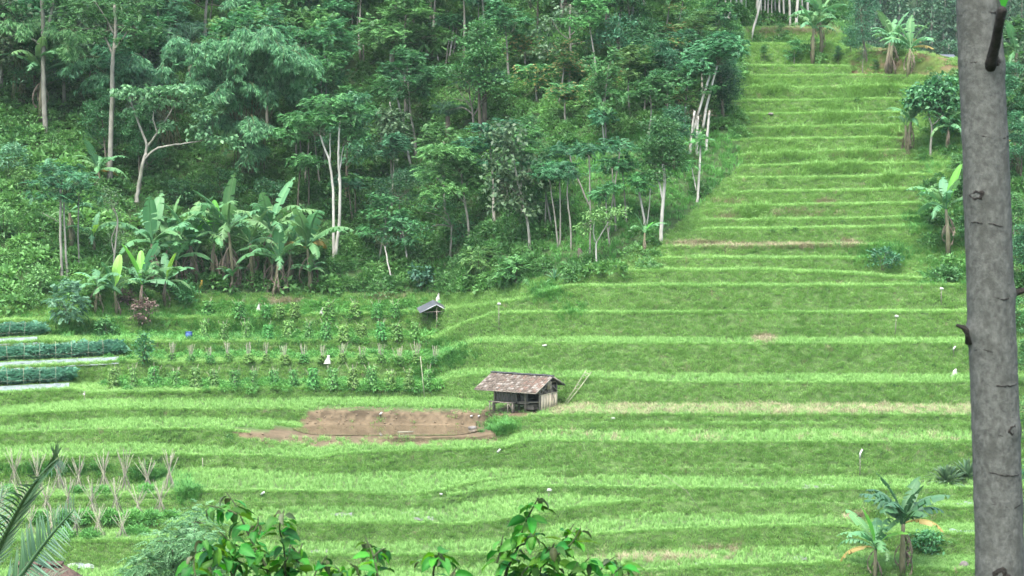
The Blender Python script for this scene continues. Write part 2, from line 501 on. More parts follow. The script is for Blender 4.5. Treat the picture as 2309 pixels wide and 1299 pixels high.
R('C', {-200: 835, 0: 830, 270: 815, 330: 818, 600: 816, 900: 815, 990: 812, 1040: 786, 1070: 772, 1160: 772, 1400: 775, 1760: 775, 2300: 773})
Fl('C', {-200: 824, 0: 818, 270: 805, 330: 803, 600: 800, 900: 799, 990: 797, 1040: 774, 1070: 764, 1160: 763, 1400: 765, 1760: 765, 2300: 766})
R('B', {-200: 778, 0: 774, 90: 770, 300: 772, 600: 770, 900: 768, 990: 762, 1050: 730, 1120: 708, 1230: 706, 1760: 707, 2000: 705, 2300: 703})
Fl('B', {-200: 766, 0: 763, 90: 760, 600: 760, 900: 758, 990: 753, 1050: 727, 1120: 705, 1230: 703.4, 1760: 704.4, 2000: 702.4, 2300: 700.4})
R('A', {-200: 730, 0: 725, 400: 720, 580: 715, 900: 708, 1000: 700, 1100: 688, 1200: 672, 1280: 646, 1400: 647, 1760: 646, 2100: 645, 2300: 645}); Hd('A', 1.4)
U = [('17', {-200: 668, 300: 665, 580: 660, 980: 662, 1150: 655, 1250: 640, 1340: 618, 1500: 610, 1709: 610, 1900: 616, 2000: 626, 2150: 634, 2300: 634}, 1260, 2200),
     ('16', {-200: 640, 900: 634, 1250: 612, 1400: 592, 1490: 584, 1709: 583, 2300: 584}, 1440, 2000),
     ('15', {-200: 610, 1200: 590, 1480: 561, 1709: 558, 1940: 553, 2300: 556}, 1500, 1990),
     ('14', {-200: 570, 1500: 530, 1590: 519, 1709: 519, 2070: 514, 2300: 514}, 1575, 2080),
     ('13', {-200: 545, 1500: 505, 1600: 499, 1709: 498, 2070: 491, 2300: 490}, 1600, 2090),
     ('12', {-200: 505, 1640: 466, 2100: 460, 2300: 460}, 1630, 2100),
     ('11', {-200: 465, 1660: 434, 2100: 426, 2300: 426}, 1655, 2110),
     ('10', {-200: 430, 1680: 404, 1850: 402, 2090: 396, 2300: 396}, 1670, 2100),
     ('9', {-200: 396, 1680: 376, 2090: 370, 2300: 370}, 1672, 2090),
     ('8', {-200: 365, 1670: 349, 2090: 340, 2300: 340}, 1662, 2080),
     ('7', {-200: 330, 1660: 318, 2080: 311, 2300: 311}, 1652, 2060),
     ('6', {-200: 302, 1650: 290, 2050: 285, 2300: 285}, 1645, 2050),
     ('5', {-200: 270, 1650: 260, 2040: 255, 2300: 255}, 1645, 2040),
     ('4', {-200: 240, 1660: 230, 2040: 225, 2300: 225}, 1655, 2040),
     ('3', {-200: 208, 1670: 199, 2040: 196, 2300: 197}, 1665, 2045),
     ('2', {-200: 180, 1665: 171, 2050: 171, 2300: 172}, 1660, 2060),
     ('1', {-200: 160, 1665: 150, 1908: 150.5, 1918: 169, 2050: 170, 2300: 171}, 1660, 1915)]
for nm, d, u0, u1 in U:
    R(nm, d, u0, u1)
    Hd(nm, 5.0 if nm == '1' else 1.45)
R('T1', {-200: 110, 1700: 98, 1880: 100, 1930: 118, 2000: 112, 2080: 120, 2160: 138, 2300: 142}, 1680, 2160, 0.9); Hd('T1', 4.0)
R('T2', {-200: 72, 1700: 62, 1880: 66, 1930: 100, 2000: 109, 2080: 117, 2160: 134, 2300: 139}, 1680, 1900, 0.9); Hd('T2', 8.0)
Dn('U1', 8, 3.5, -4.0); Dn('U2', 14, 8.0, -9.0); Dn('U3', 20, 12.0, -12.0); Dn('U4', 30, 15.0, -14.0); Dn('U5', 60, 10.0, -10.0)

v0 = np.full(NC, 1440.0)
Y = np.full(NC, 85.0)
z = ratio(v0) * Y
KY, KZ, KN = [Y], [z], ['start']
vprev = v0
lipset = set()
for i, t in enumerate(T):
    if t[0] == 'R':
        v = np.minimum(wob(t[2], i + 1), vprev - 0.6)
        r = ratio(v)
        m = smooth(cols, t[3] - 25, t[3] + 25) * (1 - smooth(cols, t[4] - 25, t[4] + 25))
        s = 0.62 + (t[5] - 0.62) * m
        Yn = (s * Y - z) / (s - r)
        Yn = np.maximum(Yn, Y + 0.01)
        zn = r * Yn
        if t[1] == 'b':
            wl = smooth(cols, 600, 660) * (1 - smooth(cols, 1085, 1115))
            zn = zn * (1 - wl) + np.median(zn[(cols > 660) & (cols < 1085)]) * wl
            Yn = zn / r
        vprev = v
        lipset.add(len(KY))
    elif t[0] == 'F':
        v = np.minimum(t[2] + 0.5 * (2 * fbm(cols / 60.0, cols * 0, i, 2) - 1), vprev - 0.5)
        r = ratio(v)
        Yn = z / r
        zn = z.copy()
        vprev = v
    elif t[0] == 'H':
        p_ = T[i - 1]
        m = smooth(cols, p_[3] - 25, p_[3] + 25) * (1 - smooth(cols, p_[4] - 25, p_[4] + 25))
        Yn = Y + t[2] * m + 0.02
        zn = z + 0.02 * t[2] * m
        vprev = np.minimum(vprev, v_of(zn / Yn))
    else:
        k = smooth(cols, 1870, 1960)
        Yn = Y + t[2]
        zn = z + t[3] * (1 - k) + t[4] * k
    # keep neighbouring columns in step
    g = np.exp(-0.5 * (np.arange(-9, 10) / 3.5) ** 2)
    g /= g.sum()
    if t[0] in 'RF':
        Ys = np.convolve(np.pad(Yn, 9, mode='edge'), g, 'valid')
        w = (cols > -110) & (cols < 2420)
        Ys = np.where(w, Ys, Yn)
        Ys = np.maximum(Ys, Y + 0.005)
        zn = zn / Yn * Ys
        Yn = Ys
    KY.append(Yn); KZ.append(zn); KN.append(t[0] + t[1])
    Y, z = Yn, zn

GY, GZ, SEG = [KY[0]], [KZ[0]], []
for i in range(1, len(KY)):
    n = {'R': 5, 'F': 3, 'H': 2, 'D': 5}[KN[i][0]]
    for k in range(1, n + 1):
        t = k / n
        y_ = KY[i - 1] * (1 - t) + KY[i] * t
        z_ = KZ[i - 1] * (1 - t) + KZ[i] * t
        dz = KZ[i] - KZ[i - 1]
        if KN[i][0] == 'R' and k < n:
            q = (2 * fbm(cols / 28.0, cols * 0 + i * 7 + k, 31 + i, 3) - 1)
            y_ = y_ - q * np.minimum(0.09, np.abs(dz) * 0.07)
            z_ = z_ + q * np.minimum(0.08, np.abs(dz) * 0.06)
        if KN[i][0] == 'D':
            z_ = z_ + 0.8 * (2 * fbm(cols / 60.0, cols * 0 + i + k, i, 3) - 1)
        GY.append(y_); GZ.append(z_); SEG.append(KN[i])
GY, GZ = np.array(GY), np.array(GZ)
GR = GZ / GY
GX = hx(cols[None, :], GR) * GY
GV = v_of(GR)
NR = len(GY)
SEG = np.array(SEG)

def ground(u, v):
    """First hillside point that the photo pixel (u, v) sees."""
    c = int(np.argmin(np.abs(cols - u)))
    vv = GV[:, c]
    for i in range(NR - 1):
        a, b = vv[i], vv[i + 1]
        if b < v <= a or (i == 0 and v > a):
            t = 0 if i == 0 and v > a else (a - v) / max(a - b, 1e-6)
            Yq = GY[i, c] * (1 - t) + GY[i + 1, c] * t
            return at(u, v, Yq)
    return np.array([GX[NR - 2, c], GY[NR - 2, c], GZ[NR - 2, c]])

def col_point(u, Yq):
    """Hillside point of column u at depth Yq."""
    c = int(np.argmin(np.abs(cols - u)))
    zq = np.interp(Yq, np.maximum.accumulate(GY[:, c]), GZ[:, c])
    return np.array([float(hx(u, zq / Yq)) * Yq, Yq, zq])

def ppm(Yq):
    return F_PX / Yq

# zones of the soil colour
ZU = np.broadcast_to(cols[None, :], (NR, NC))
zone = np.empty((NR, NC, 3))
turf = np.array([0.055, 0.098, 0.032])
zone[:] = turf
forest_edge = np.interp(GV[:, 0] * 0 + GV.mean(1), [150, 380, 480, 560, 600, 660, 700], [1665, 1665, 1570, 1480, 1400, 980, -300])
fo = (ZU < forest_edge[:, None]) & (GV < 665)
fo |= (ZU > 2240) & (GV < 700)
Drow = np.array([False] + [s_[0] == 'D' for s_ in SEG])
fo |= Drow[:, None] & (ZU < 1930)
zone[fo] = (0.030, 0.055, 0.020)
mud_n = 22 * (2 * fbm(ZU / 30.0, GV / 12.0, 3, 3) - 1)
inner = ((ZU > 684 + mud_n) & (ZU < 1112 + mud_n) & (GV > 925) & (GV < 992)) | \
        ((ZU > 545 + 1.5 * mud_n) & (ZU < 1118 + mud_n) & (GV > 964 + 0.04 * np.maximum(690 - ZU, 0) + 0.25 * mud_n) & (GV < 1012 - 0.035 * np.maximum(ZU - 700, 0) - 0.15 * np.maximum(730 - ZU, 0) + 0.4 * mud_n))
zone[inner] = (0.100, 0.079, 0.051)
front = inner & (GV > 987)
zone[front] = (0.095, 0.080, 0.050)
yard = (ZU > 1090) & (ZU < 1215) & (GV > 918) & (GV < 936)
mudn = 0.62 + 0.75 * fbm(ZU / 26.0, GV / 7.0, 29, 4)
mudn = mudn * np.where((GV > 926) & (GV < 946) & (fbm(ZU / 18.0, GV / 10.0, 37, 3) > 0.56), 0.6, 1.0)
zone[inner] *= mudn[inner][:, None]
zone[yard] = (0.085, 0.065, 0.042)
mound = (ZU > 1915) & (ZU < 2210) & (GV > 108) & (GV < 172)
zone[mound] = np.array([0.085, 0.070, 0.038])
zone[mound & (fbm(ZU / 50.0, GV / 10.0, 8, 3) > 0.5)] = (0.06, 0.09, 0.025)
bare = inner | yard
reeds = (ZU > 1680) & (ZU < 1900) & (GV > 60) & (GV < 80)
zone[reeds] = (0.10, 0.09, 0.05)

mb = MB()
Vg = np.stack([GX, GY, GZ], -1).reshape(-1, 3)
ii = np.arange(NR - 1)[:, None] * NC
jj = np.arange(NC - 1)[None, :]
Qg = np.stack([ii + jj, ii + jj + 1, ii + NC + jj + 1, ii + NC + jj], -1).reshape(-1, 4)
mb.add(Vg, Qg)
me = mb.mesh('terraced_hillside', M['soil'])
ca = me.attributes.new('zone', 'FLOAT_COLOR', 'POINT')
ca.data.foreach_set('color', np.concatenate([zone.reshape(-1, 3), np.ones((NR * NC, 1))], 1).astype(np.float32).ravel())
hill = tag(link('terraced_hillside', me), 'green hillside cut into grassy rice terraces', 'hillside', kind='structure')

# wide ground sheet under everything: the bank the camera stands on, the valley bottom, and out to the horizon
gx = np.concatenate([np.linspace(-1500, -80, 12), np.linspace(-70, 70, 36), np.linspace(80, 1500, 12)])
gy = np.concatenate([np.linspace(-200, -10, 6), np.linspace(-6, 84, 46), np.linspace(90, 1500, 24)])
XX, YY = np.meshgrid(gx, gy)
ZZ = np.interp(YY, [-200, -10, 0, 2, 10, 20, 45, 70, 84, 92, 1500], [20, -1.4, -1.7, -2.0, -5.0, -8.0, -15.0, -22.0, -23.0, -26.0, -60.0])
ZZ = ZZ + 0.25 * (2 * fbm(XX / 5.0, YY / 5.0, 4, 3) - 1)
mb = MB()
nyy, nxx = XX.shape
ii = np.arange(nyy - 1)[:, None] * nxx
jj = np.arange(nxx - 1)[None, :]
mb.add(np.stack([XX, YY, ZZ], -1).reshape(-1, 3), np.stack([ii + jj, ii + jj + 1, ii + nxx + jj + 1, ii + nxx + jj], -1).reshape(-1, 4))
me = mb.mesh('ground', M['soil'], True)
ca = me.attributes.new('zone', 'FLOAT_COLOR', 'POINT')
ca.data.foreach_set('color', np.tile(np.array([0.05, 0.085, 0.028, 1.0], np.float32), nyy * nxx))
tag(link('ground', me), 'grassy valley floor below the terraces', 'ground', kind='structure')

# far hill beyond the crest
fx = np.linspace(25, 180, 40)
fy = np.linspace(290, 500, 30)
XX, YY = np.meshgrid(fx, fy)
ZZ = -45 + (YY - 290) * 0.72 + 10 * (2 * fbm(XX / 60.0, YY / 60.0, 12, 3) - 1)
mb = MB()
nyy, nxx = XX.shape
ii = np.arange(nyy - 1)[:, None] * nxx
jj = np.arange(nxx - 1)[None, :]
mb.add(np.stack([XX, YY, ZZ], -1).reshape(-1, 3), np.stack([ii + jj, ii + jj + 1, ii + nxx + jj + 1, ii + nxx + jj], -1).reshape(-1, 4))
me = mb.mesh('far_hill', M['soil'], True)
ca = me.attributes.new('zone', 'FLOAT_COLOR', 'POINT')
ca.data.foreach_set('color', np.tile(np.array([0.022, 0.045, 0.022, 1.0], np.float32), nyy * nxx))
tag(link('far_hill', me), 'steep far hill covered by dark forest', 'hill', kind='structure')
FX, FY, FZ = XX, YY, ZZ

# pond water in the mud basin
kb = KN.index('Fb')
cc = np.where((cols > 655) & (cols < 1092))[0]
mb = MB()
yl, yb, zz = KY[kb - 1][cc], KY[kb][cc], KZ[kb][cc]
rows_ = []
ends_ = np.clip(np.minimum(cols[cc] - cols[cc][0], cols[cc][-1] - cols[cc]) / 70.0, 0.02, 1) ** 0.6 * (0.82 + 0.3 * fbm(cols[cc] / 40.0, cols[cc] * 0, 5, 3))
for t0_ in (0.06, 0.5, 1.0):
    t = 0.5 + (t0_ - 0.5) * np.clip(ends_, 0.02, 1.0)
    y_ = yl * (1 - t) + yb * t
    zc_ = zz + 0.035
    rows_.append(np.stack([hx(cols[cc], zc_ / y_) * y_, y_, zc_], -1))
n = len(cc)
Vw = np.concatenate(rows_)
Qw = [(r_ * n + j, r_ * n + j + 1, (r_ + 1) * n + j + 1, (r_ + 1) * n + j) for r_ in range(2) for j in range(n - 1)]
mb.add(Vw, Qw)
tag(link('pond_water', mb.mesh('pond_water', M['water'], True)), 'shallow brown water at the foot of the bare mud bank', 'pond', kind='structure')

# ------------------------------------------------------------------ ground cover scattered as instances
def scatter(name, protos, P, rot, scl, tint, label, cat, pick=None):
    n = len(P)
    me = bpy.data.meshes.new(name)
    me.vertices.add(n)
    me.vertices.foreach_set('co', np.asarray(P, np.float32).ravel())
    for an, ty, arr, key in (('rot', 'FLOAT_VECTOR', rot, 'vector'), ('scl', 'FLOAT', scl, 'value'), ('itint', 'FLOAT', tint, 'value')):
        a = me.attributes.new(an, ty, 'POINT')
        a.data.foreach_set(key, np.asarray(arr, np.float32).ravel())
    a = me.attributes.new('pick', 'INT', 'POINT')
    a.data.foreach_set('value', (pick if pick is not None else RNG.integers(0, len(protos), n)).astype(np.int32))
    o = link(name, me)
    tag(o, label, cat, kind='stuff')
    g = bpy.data.node_groups.new('scatter ' + name, 'GeometryNodeTree')
    g.interface.new_socket('Geometry', in_out='INPUT', socket_type='NodeSocketGeometry')
    g.interface.new_socket('Geometry', in_out='OUTPUT', socket_type='NodeSocketGeometry')
    gi, go = g.nodes.new('NodeGroupInput'), g.nodes.new('NodeGroupOutput')
    ip = g.nodes.new('GeometryNodeInstanceOnPoints')
    jn = g.nodes.new('GeometryNodeJoinGeometry')
    for pm in protos:
        po = bpy.data.objects.new('source ' + pm.name, pm)
        oi = g.nodes.new('GeometryNodeObjectInfo')
        oi.inputs['Object'].default_value = po
        oi.inputs['As Instance'].default_value = False
        ti = g.nodes.new('GeometryNodeGeometryToInstance')
        g.links.new(oi.outputs['Geometry'], ti.inputs[0])
        g.links.new(ti.outputs[0], jn.inputs[0])
    def na(nm, ty):
        q = g.nodes.new('GeometryNodeInputNamedAttribute')
        q.data_type = ty
        q.inputs['Name'].default_value = nm
        return q.outputs['Attribute']
    g.links.new(gi.outputs[0], ip.inputs['Points'])
    g.links.new(jn.outputs[0], ip.inputs['Instance'])
    ip.inputs['Pick Instance'].default_value = True
    g.links.new(na('pick', 'INT'), ip.inputs['Instance Index'])
    g.links.new(na('rot', 'FLOAT_VECTOR'), ip.inputs['Rotation'])
    g.links.new(na('scl', 'FLOAT'), ip.inputs['Scale'])
    g.links.new(ip.outputs[0], go.inputs[0])
    md = o.modifiers.new('scatter', 'NODES')
    md.node_group = g
    return o

def tuft(name, mat, nb, h, w, spread, lean, seed, droop=0.25, segs=2):
    r = np.random.default_rng(seed)
    mb = MB()
    for i in range(nb):
        a = r.uniform(0, 2 * math.pi)
        p = np.array([math.cos(a), math.sin(a), 0]) * r.uniform(0, spread)
        p[2] = -0.03
        a2 = a + r.normal(0, 0.7)
        d = np.array([math.cos(a2), math.sin(a2), 0])
        le, hh = abs(r.normal(lean, lean * 0.5)), h * r.uniform(0.55, 1.1)
        s = np.array([-d[1], d[0], 0]) * w * r.uniform(0.7, 1.2) / 2
        q = p + d * hh * le * 0.45 + np.array([0, 0, hh * 0.6])
        e = p + d * hh * (le + droop) + np.array([0, 0, hh * (1.0 - droop * 0.6)])
        tt = r.uniform(0, 1)
        mb.add([p - s, p + s, q + s * 0.8, q - s * 0.8, e], [(0, 1, 2, 3)], [(3, 2, 4)], [tt * 0.5, tt * 0.5, tt * 0.8, tt * 0.8, tt])
    return mb.mesh(name, mat)

def leafq(mb, P, D, Nn, Ln, W, tint, mat=0, fold=0.2, bend=0.12):
    P, D, Nn = np.asarray(P, float), nrm(D), np.asarray(Nn, float)
    n = len(P)
    Ln = np.broadcast_to(np.asarray(Ln, float), (n,))[:, None]
    W = np.broadcast_to(np.asarray(W, float), (n,))[:, None]
    S = nrm(np.cross(D, Nn))
    Nn = np.cross(S, D)
    m_ = P + D * Ln * 0.42
    a = m_ + S * W * 0.5 + Nn * W * fold
    b = m_ - S * W * 0.5 + Nn * W * fold
    e = P + D * Ln - Nn * Ln * bend
    V = np.stack([P, a, e, b], 1).reshape(-1, 3)
    t = np.repeat(np.broadcast_to(np.asarray(tint, float), (n,)), 4)
    mb.add(V, np.arange(4 * n).reshape(-1, 4), None, t, mat)

def rand_dir(r, n, up=0.0, flat=1.0):
    d = r.normal(0, 1, (n, 3))
    d[:, 2] = d[:, 2] * flat + up
    return nrm(d)

def fronds(mb, P, D, Ln, K, ll, lw, r, droop=0.35, mat=0, base_t=0.2, tips=0.0, tipmat=1):
    """Pinnate leaves: a row of leaflets on both sides of an arching rachis."""
    P, D = np.asarray(P, float), nrm(D)
    n = len(P)
    Z = np.array([0, 0, 1.0])
    S = nrm(np.cross(D, Z + r.normal(0, 0.15, (n, 3))))
    Nn = nrm(np.cross(S, D))
    Ln = np.broadcast_to(np.asarray(Ln, float), (n,))
    t0 = np.clip(r.normal(0.5, 0.22, n), 0, 1)
    for k in range(K):
        t = base_t + (1 - base_t) * (k + 0.5) / K
        pos = P + D * (Ln * t)[:, None] - Z * (droop * Ln * t * t)[:, None]
        sc = math.sin(math.pi * (0.25 + 0.7 * t)) ** 0.7
        for sg in (-1, 1):
            d = S * sg * 0.9 + D * 0.55 - Z * (0.18 + droop * t * 0.5) + r.normal(0, 0.12, (n, 3))
            leafq(mb, pos, d, Nn + r.normal(0, 0.25, (n, 3)), ll * sc * r.uniform(0.8, 1.15, n), lw * r.uniform(0.8, 1.2, n), np.clip(t0 + r.normal(0, 0.12, n), 0, 1), mat if t < 1 - tips else tipmat)

# tuft prototypes
rice_t = [tuft('rice_tuft', M['rice'], 16, 0.36, 0.020, 0.11, 0.25, s) for s in (1, 2, 3, 4)]
bank_t = [tuft('bank_tuft', M['bank'], 20, 0.26, 0.022, 0.22, 0.6, s, 0.35) for s in (5, 6, 7, 8)]
lush_t = [tuft('lush_tuft', M['lush'], 20, 0.55, 0.028, 0.22, 0.5, s, 0.4) for s in (9, 10, 11)]
straw_t = [tuft('straw_tuft', M['straw'], 16, 0.36, 0.018, 0.18, 0.5, s, 0.3) for s in (12, 13, 14)]

def weed_proto(seed, mat, n, rx, rz, ll, lw, up=0.6):
    r = np.random.default_rng(seed)
    mb = MB()
    d = rand_dir(r, n, 0.35)
    d[:, 2] = np.abs(d[:, 2])
    P = d * np.array([rx, rx, rz]) * r.uniform(0.45, 1.0, (n, 1)) ** 0.6
    D = d + r.normal(0, 0.5, (n, 3))
    D[:, 2] -= 0.25
    leafq(mb, P, D, np.array([0, 0, 1.0]) + r.normal(0, 0.4, (n, 3)), ll * r.uniform(0.6, 1.2, n), lw * r.uniform(0.7, 1.2, n), r.uniform(0, 1, n))
    return mb.mesh('weed_bush', mat)

weed_t = [weed_proto(20 + i, M['weed'], 260, 0.75, 0.75, 0.20, 0.085) for i in range(3)] + \
         [weed_proto(30 + i, M['weed'], 120, 0.7, 0.6, 0.34, 0.20) for i in range(2)]
r = np.random.default_rng(40)
for i in range(2):                                                    # ferns and feathery weeds
    mb = MB()
    n = 16
    a = r.uniform(0, 2 * math.pi, n)
    D = np.stack([np.cos(a), np.sin(a), r.uniform(0.5, 1.4, n)], -1)
    fronds(mb, np.zeros((n, 3)), D, r.uniform(0.7, 1.2, n), 8, 0.20, 0.06, r, 0.5)
    weed_t.append(mb.mesh('fern', M['weed']))

# sample points on the hillside
cu = 0.5 * (cols[:-1] + cols[1:])
A = np.stack([GX, GY, GZ], -1)
du = A[:-1, 1:] - A[:-1, :-1]
dv = A[1:, :-1] - A[:-1, :-1]
NRM = np.cross(du, dv)
AREA = np.linalg.norm(NRM, axis=-1)
CELLV = 0.25 * (GV[:-1, 1:] + GV[1:, 1:] + GV[:-1, :-1] + GV[1:, :-1])
CELLU = np.broadcast_to(cu[None, :], AREA.shape)
VIEW = (CELLU > -110) & (CELLU < 2420) & (CELLV > -260)
SEGC = np.broadcast_to(SEG[:, None], AREA.shape)
KIND = np.array([s[0] for s in SEG])
KINDC = np.broadcast_to(KIND[:, None], AREA.shape)
BARE = bare[:-1, :-1] | bare[1:, 1:]
FOREST = fo[:-1, :-1]

def sample(dens, seed):
    """dens: instances per square metre for every cell -> positions, u, v"""
    r = np.random.default_rng(seed)
    lam = dens * AREA
    cnt = r.poisson(lam)
    idx = np.repeat(np.arange(cnt.size), cnt.ravel())
    i, j = np.unravel_index(idx, cnt.shape)
    a, b = r.uniform(0, 1, (2, len(idx), 1))
    P = (A[i, j] * (1 - a) + A[i, j + 1] * a) * (1 - b) + (A[i + 1, j] * (1 - a) + A[i + 1, j + 1] * a) * b
    return P, CELLU[i, j] + (a[:, 0] - 0.5) * 6, CELLV[i, j], nrm(NRM[i, j]), i

def tilt_rot(r, n, amt=0.15):
    return np.stack([r.normal(0, amt, n), r.normal(0, amt, n), r.uniform(0, 6.283, n)], -1)

veg = (CELLU < 410) & np.isin(SEGC, ['FGl', 'FH', 'FI', 'RH', 'RGl', 'RGr', 'FGr', 'RI'])
dryE = np.isin(SEGC, ['FE']) & (CELLU > 1235)
is_rice = np.isin(SEGC, ['FK', 'FJ', 'FI', 'FH', 'FGr', 'FGl', 'FF', 'Fb', 'FE', 'FD', 'FC']) & VIEW & ~BARE & ~veg & ~dryE
is_rice &= ~(np.isin(SEGC, ['FD', 'FC']) & (CELLU < 1005)) & ~((SEGC == 'Fb') & (CELLU > 575))
is_rice &= ~((SEGC == 'FF') & (CELLU > 575) & (CELLU < 735) & (fbm(CELLU / 30, CELLV / 10, 5, 2) > 0.75))
is_rice &= ~((CELLU > 1960) & np.isin(SEGC, ['FJ', 'FI', 'FH']))
thin = np.clip(1.7 * fbm(CELLU / 70.0, CELLV / 12.0, 77, 3) - 0.1, 0.35, 1.0)
P, su, sv, sn, si = sample(np.where(is_rice, 22.0 * thin, 0), 101)
r = np.random.default_rng(102)
P[:, 2] += 0.01
tn = np.clip(0.55 + 0.9 * (fbm(su / 110, sv / 14, 55, 3) - 0.5) + r.normal(0, 0.14, len(P)), 0, 1)
scatter('rice', rice_t, P, tilt_rot(r, len(P), 0.08), r.uniform(0.7, 1.15, len(P)), tn, 'young bright green rice growing on the terrace flats', 'rice')

# grass of the banks
bankd = VIEW & ~is_rice & ~BARE & ~FOREST & (KINDC != 'D')
edge_tufts = BARE & VIEW & (fbm(CELLU / 22.0, CELLV / 8.0, 17, 3) > np.where(CELLV > 987, 0.44, 0.55)) & (SEGC != 'Fb')
ragged = fbm(CELLU / 45.0, CELLV / 22.0, 91, 3)
P, su, sv, sn, si = sample(np.where(bankd, 46.0 * np.clip(1.0 * ragged + 0.5, 0.85, 1.15) * 1.0 * np.where((CELLU > 1915) & (CELLV > 106) & (CELLV < 172), np.clip(3.5 * fbm(CELLU / 40, CELLV / 12, 19, 2) - 1.5, 0.02, 1), 1.0), 0) + np.where(edge_tufts, np.where(CELLV > 987, 15.0, 5.0), 0), 103)
r = np.random.default_rng(104)
n = len(P)
nz_ = fbm(su / 60, sv / 20, 21, 3)
big_ = fbm(su / 260, sv / 40, 23, 2)
tn = np.clip(0.45 + 0.8 * (nz_ - 0.5) + 0.5 * (big_ - 0.5) + r.normal(0, 0.22, n), 0, 1)
ry = tilt_rot(r, n, 0.2)
scatter('bank_grass', bank_t, P, ry, r.uniform(0.6, 1.15, n), tn, 'short uneven grass covering the terrace banks', 'grass')

# fresh grass on the terrace lips; pale tint paints in caught sky light
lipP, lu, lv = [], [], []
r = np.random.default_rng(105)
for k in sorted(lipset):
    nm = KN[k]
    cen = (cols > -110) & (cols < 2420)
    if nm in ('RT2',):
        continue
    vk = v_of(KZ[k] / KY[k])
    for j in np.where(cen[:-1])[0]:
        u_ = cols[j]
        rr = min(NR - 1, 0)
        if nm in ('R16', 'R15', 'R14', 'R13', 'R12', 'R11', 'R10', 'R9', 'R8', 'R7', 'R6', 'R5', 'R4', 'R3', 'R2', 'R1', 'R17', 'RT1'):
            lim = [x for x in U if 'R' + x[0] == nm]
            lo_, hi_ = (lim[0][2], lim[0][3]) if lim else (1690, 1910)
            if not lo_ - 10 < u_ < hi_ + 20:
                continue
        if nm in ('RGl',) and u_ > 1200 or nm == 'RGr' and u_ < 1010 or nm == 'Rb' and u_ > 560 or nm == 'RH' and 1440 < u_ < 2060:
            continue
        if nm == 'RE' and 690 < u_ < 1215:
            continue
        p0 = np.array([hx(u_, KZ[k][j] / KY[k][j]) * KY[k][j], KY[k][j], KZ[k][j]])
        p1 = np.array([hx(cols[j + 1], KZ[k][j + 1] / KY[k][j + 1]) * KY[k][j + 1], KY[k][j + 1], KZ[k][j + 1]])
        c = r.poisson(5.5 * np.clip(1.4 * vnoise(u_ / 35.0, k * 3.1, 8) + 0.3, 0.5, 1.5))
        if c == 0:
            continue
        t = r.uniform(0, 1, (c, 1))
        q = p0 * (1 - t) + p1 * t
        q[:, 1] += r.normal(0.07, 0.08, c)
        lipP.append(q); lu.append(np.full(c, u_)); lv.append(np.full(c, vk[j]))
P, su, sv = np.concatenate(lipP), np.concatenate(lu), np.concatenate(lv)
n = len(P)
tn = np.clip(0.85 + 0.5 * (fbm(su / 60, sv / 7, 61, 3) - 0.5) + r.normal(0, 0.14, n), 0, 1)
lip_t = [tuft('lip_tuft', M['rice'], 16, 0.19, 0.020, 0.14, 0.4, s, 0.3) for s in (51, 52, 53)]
scatter('lip_grass', lip_t, P, tilt_rot(r, n, 0.2), r.uniform(0.6, 1.3, n), tn, 'fresh grass fringing the terrace edges, tinted pale as if catching sky light', 'grass')

# dry straw: the stubble strip by the hut, the straw lines on the upper terraces and loose patches
strawP = [sample(np.where(bankd & (KINDC == 'R') & (CELLV > 165), 2.2 * np.clip(3.0 * fbm(CELLU / 70, CELLV / 16, 65, 3) - 1.65, 0, 1), 0), 1061)[0], sample(np.where(dryE & VIEW, 12.0, 0) + np.where((SEGC == 'FF') & (CELLU > 1200) & VIEW, 5.0 * np.clip(2.4 * fbm(CELLU / 80, CELLV / 8, 63, 2) - 0.8, 0, 1), 0), 106)[0]]
r = np.random.default_rng(107)
def patch(u, v, ru, rv, n):
    a, b = r.normal(0, 0.45, (2, n))
    out = []
    for x, y in zip(a, b):
        out.append(ground(u + x * ru, v + y * rv))
    return np.array(out)
for u_, v_, ru, rv, n in ((1580, 553, 70, 8, 320), (1690, 556, 90, 5, 260), (1800, 556, 90, 4, 200), (1915, 551, 34, 7, 150), (1725, 767, 24, 9, 220), (1860, 458, 28, 7, 70),
                          (1640, 494, 40, 8, 60), (1930, 1166, 28, 9, 90), (1650, 455, 50, 8, 40), (1800, 480, 120, 12, 80), (1480, 1262, 140, 12, 160), (1620, 1240, 60, 6, 60),
                          (1150, 600, 60, 20, 60), (2040, 310, 30, 20, 30), (1950, 350, 120, 15, 60), (1780, 70, 100, 8, 260), (1860, 72, 40, 7, 90), (640, 682, 60, 12, 160), (860, 672, 50, 8, 50), (1900, 930, 300, 3, 60)):
    strawP.append(patch(u_, v_, ru, rv, n))
P = np.concatenate(strawP)
n = len(P)
scatter('dry_straw', straw_t, P, tilt_rot(r, n, 0.25), r.uniform(0.6, 1.3, n), np.clip(r.normal(0.55, 0.25, n), 0, 1), 'pale dry straw and stubble on the terraces', 'straw')
# bright grass among the stubble
P, su, sv, sn, si = sample(np.where(dryE & VIEW, 9.0, 0), 108)
n = len(P)

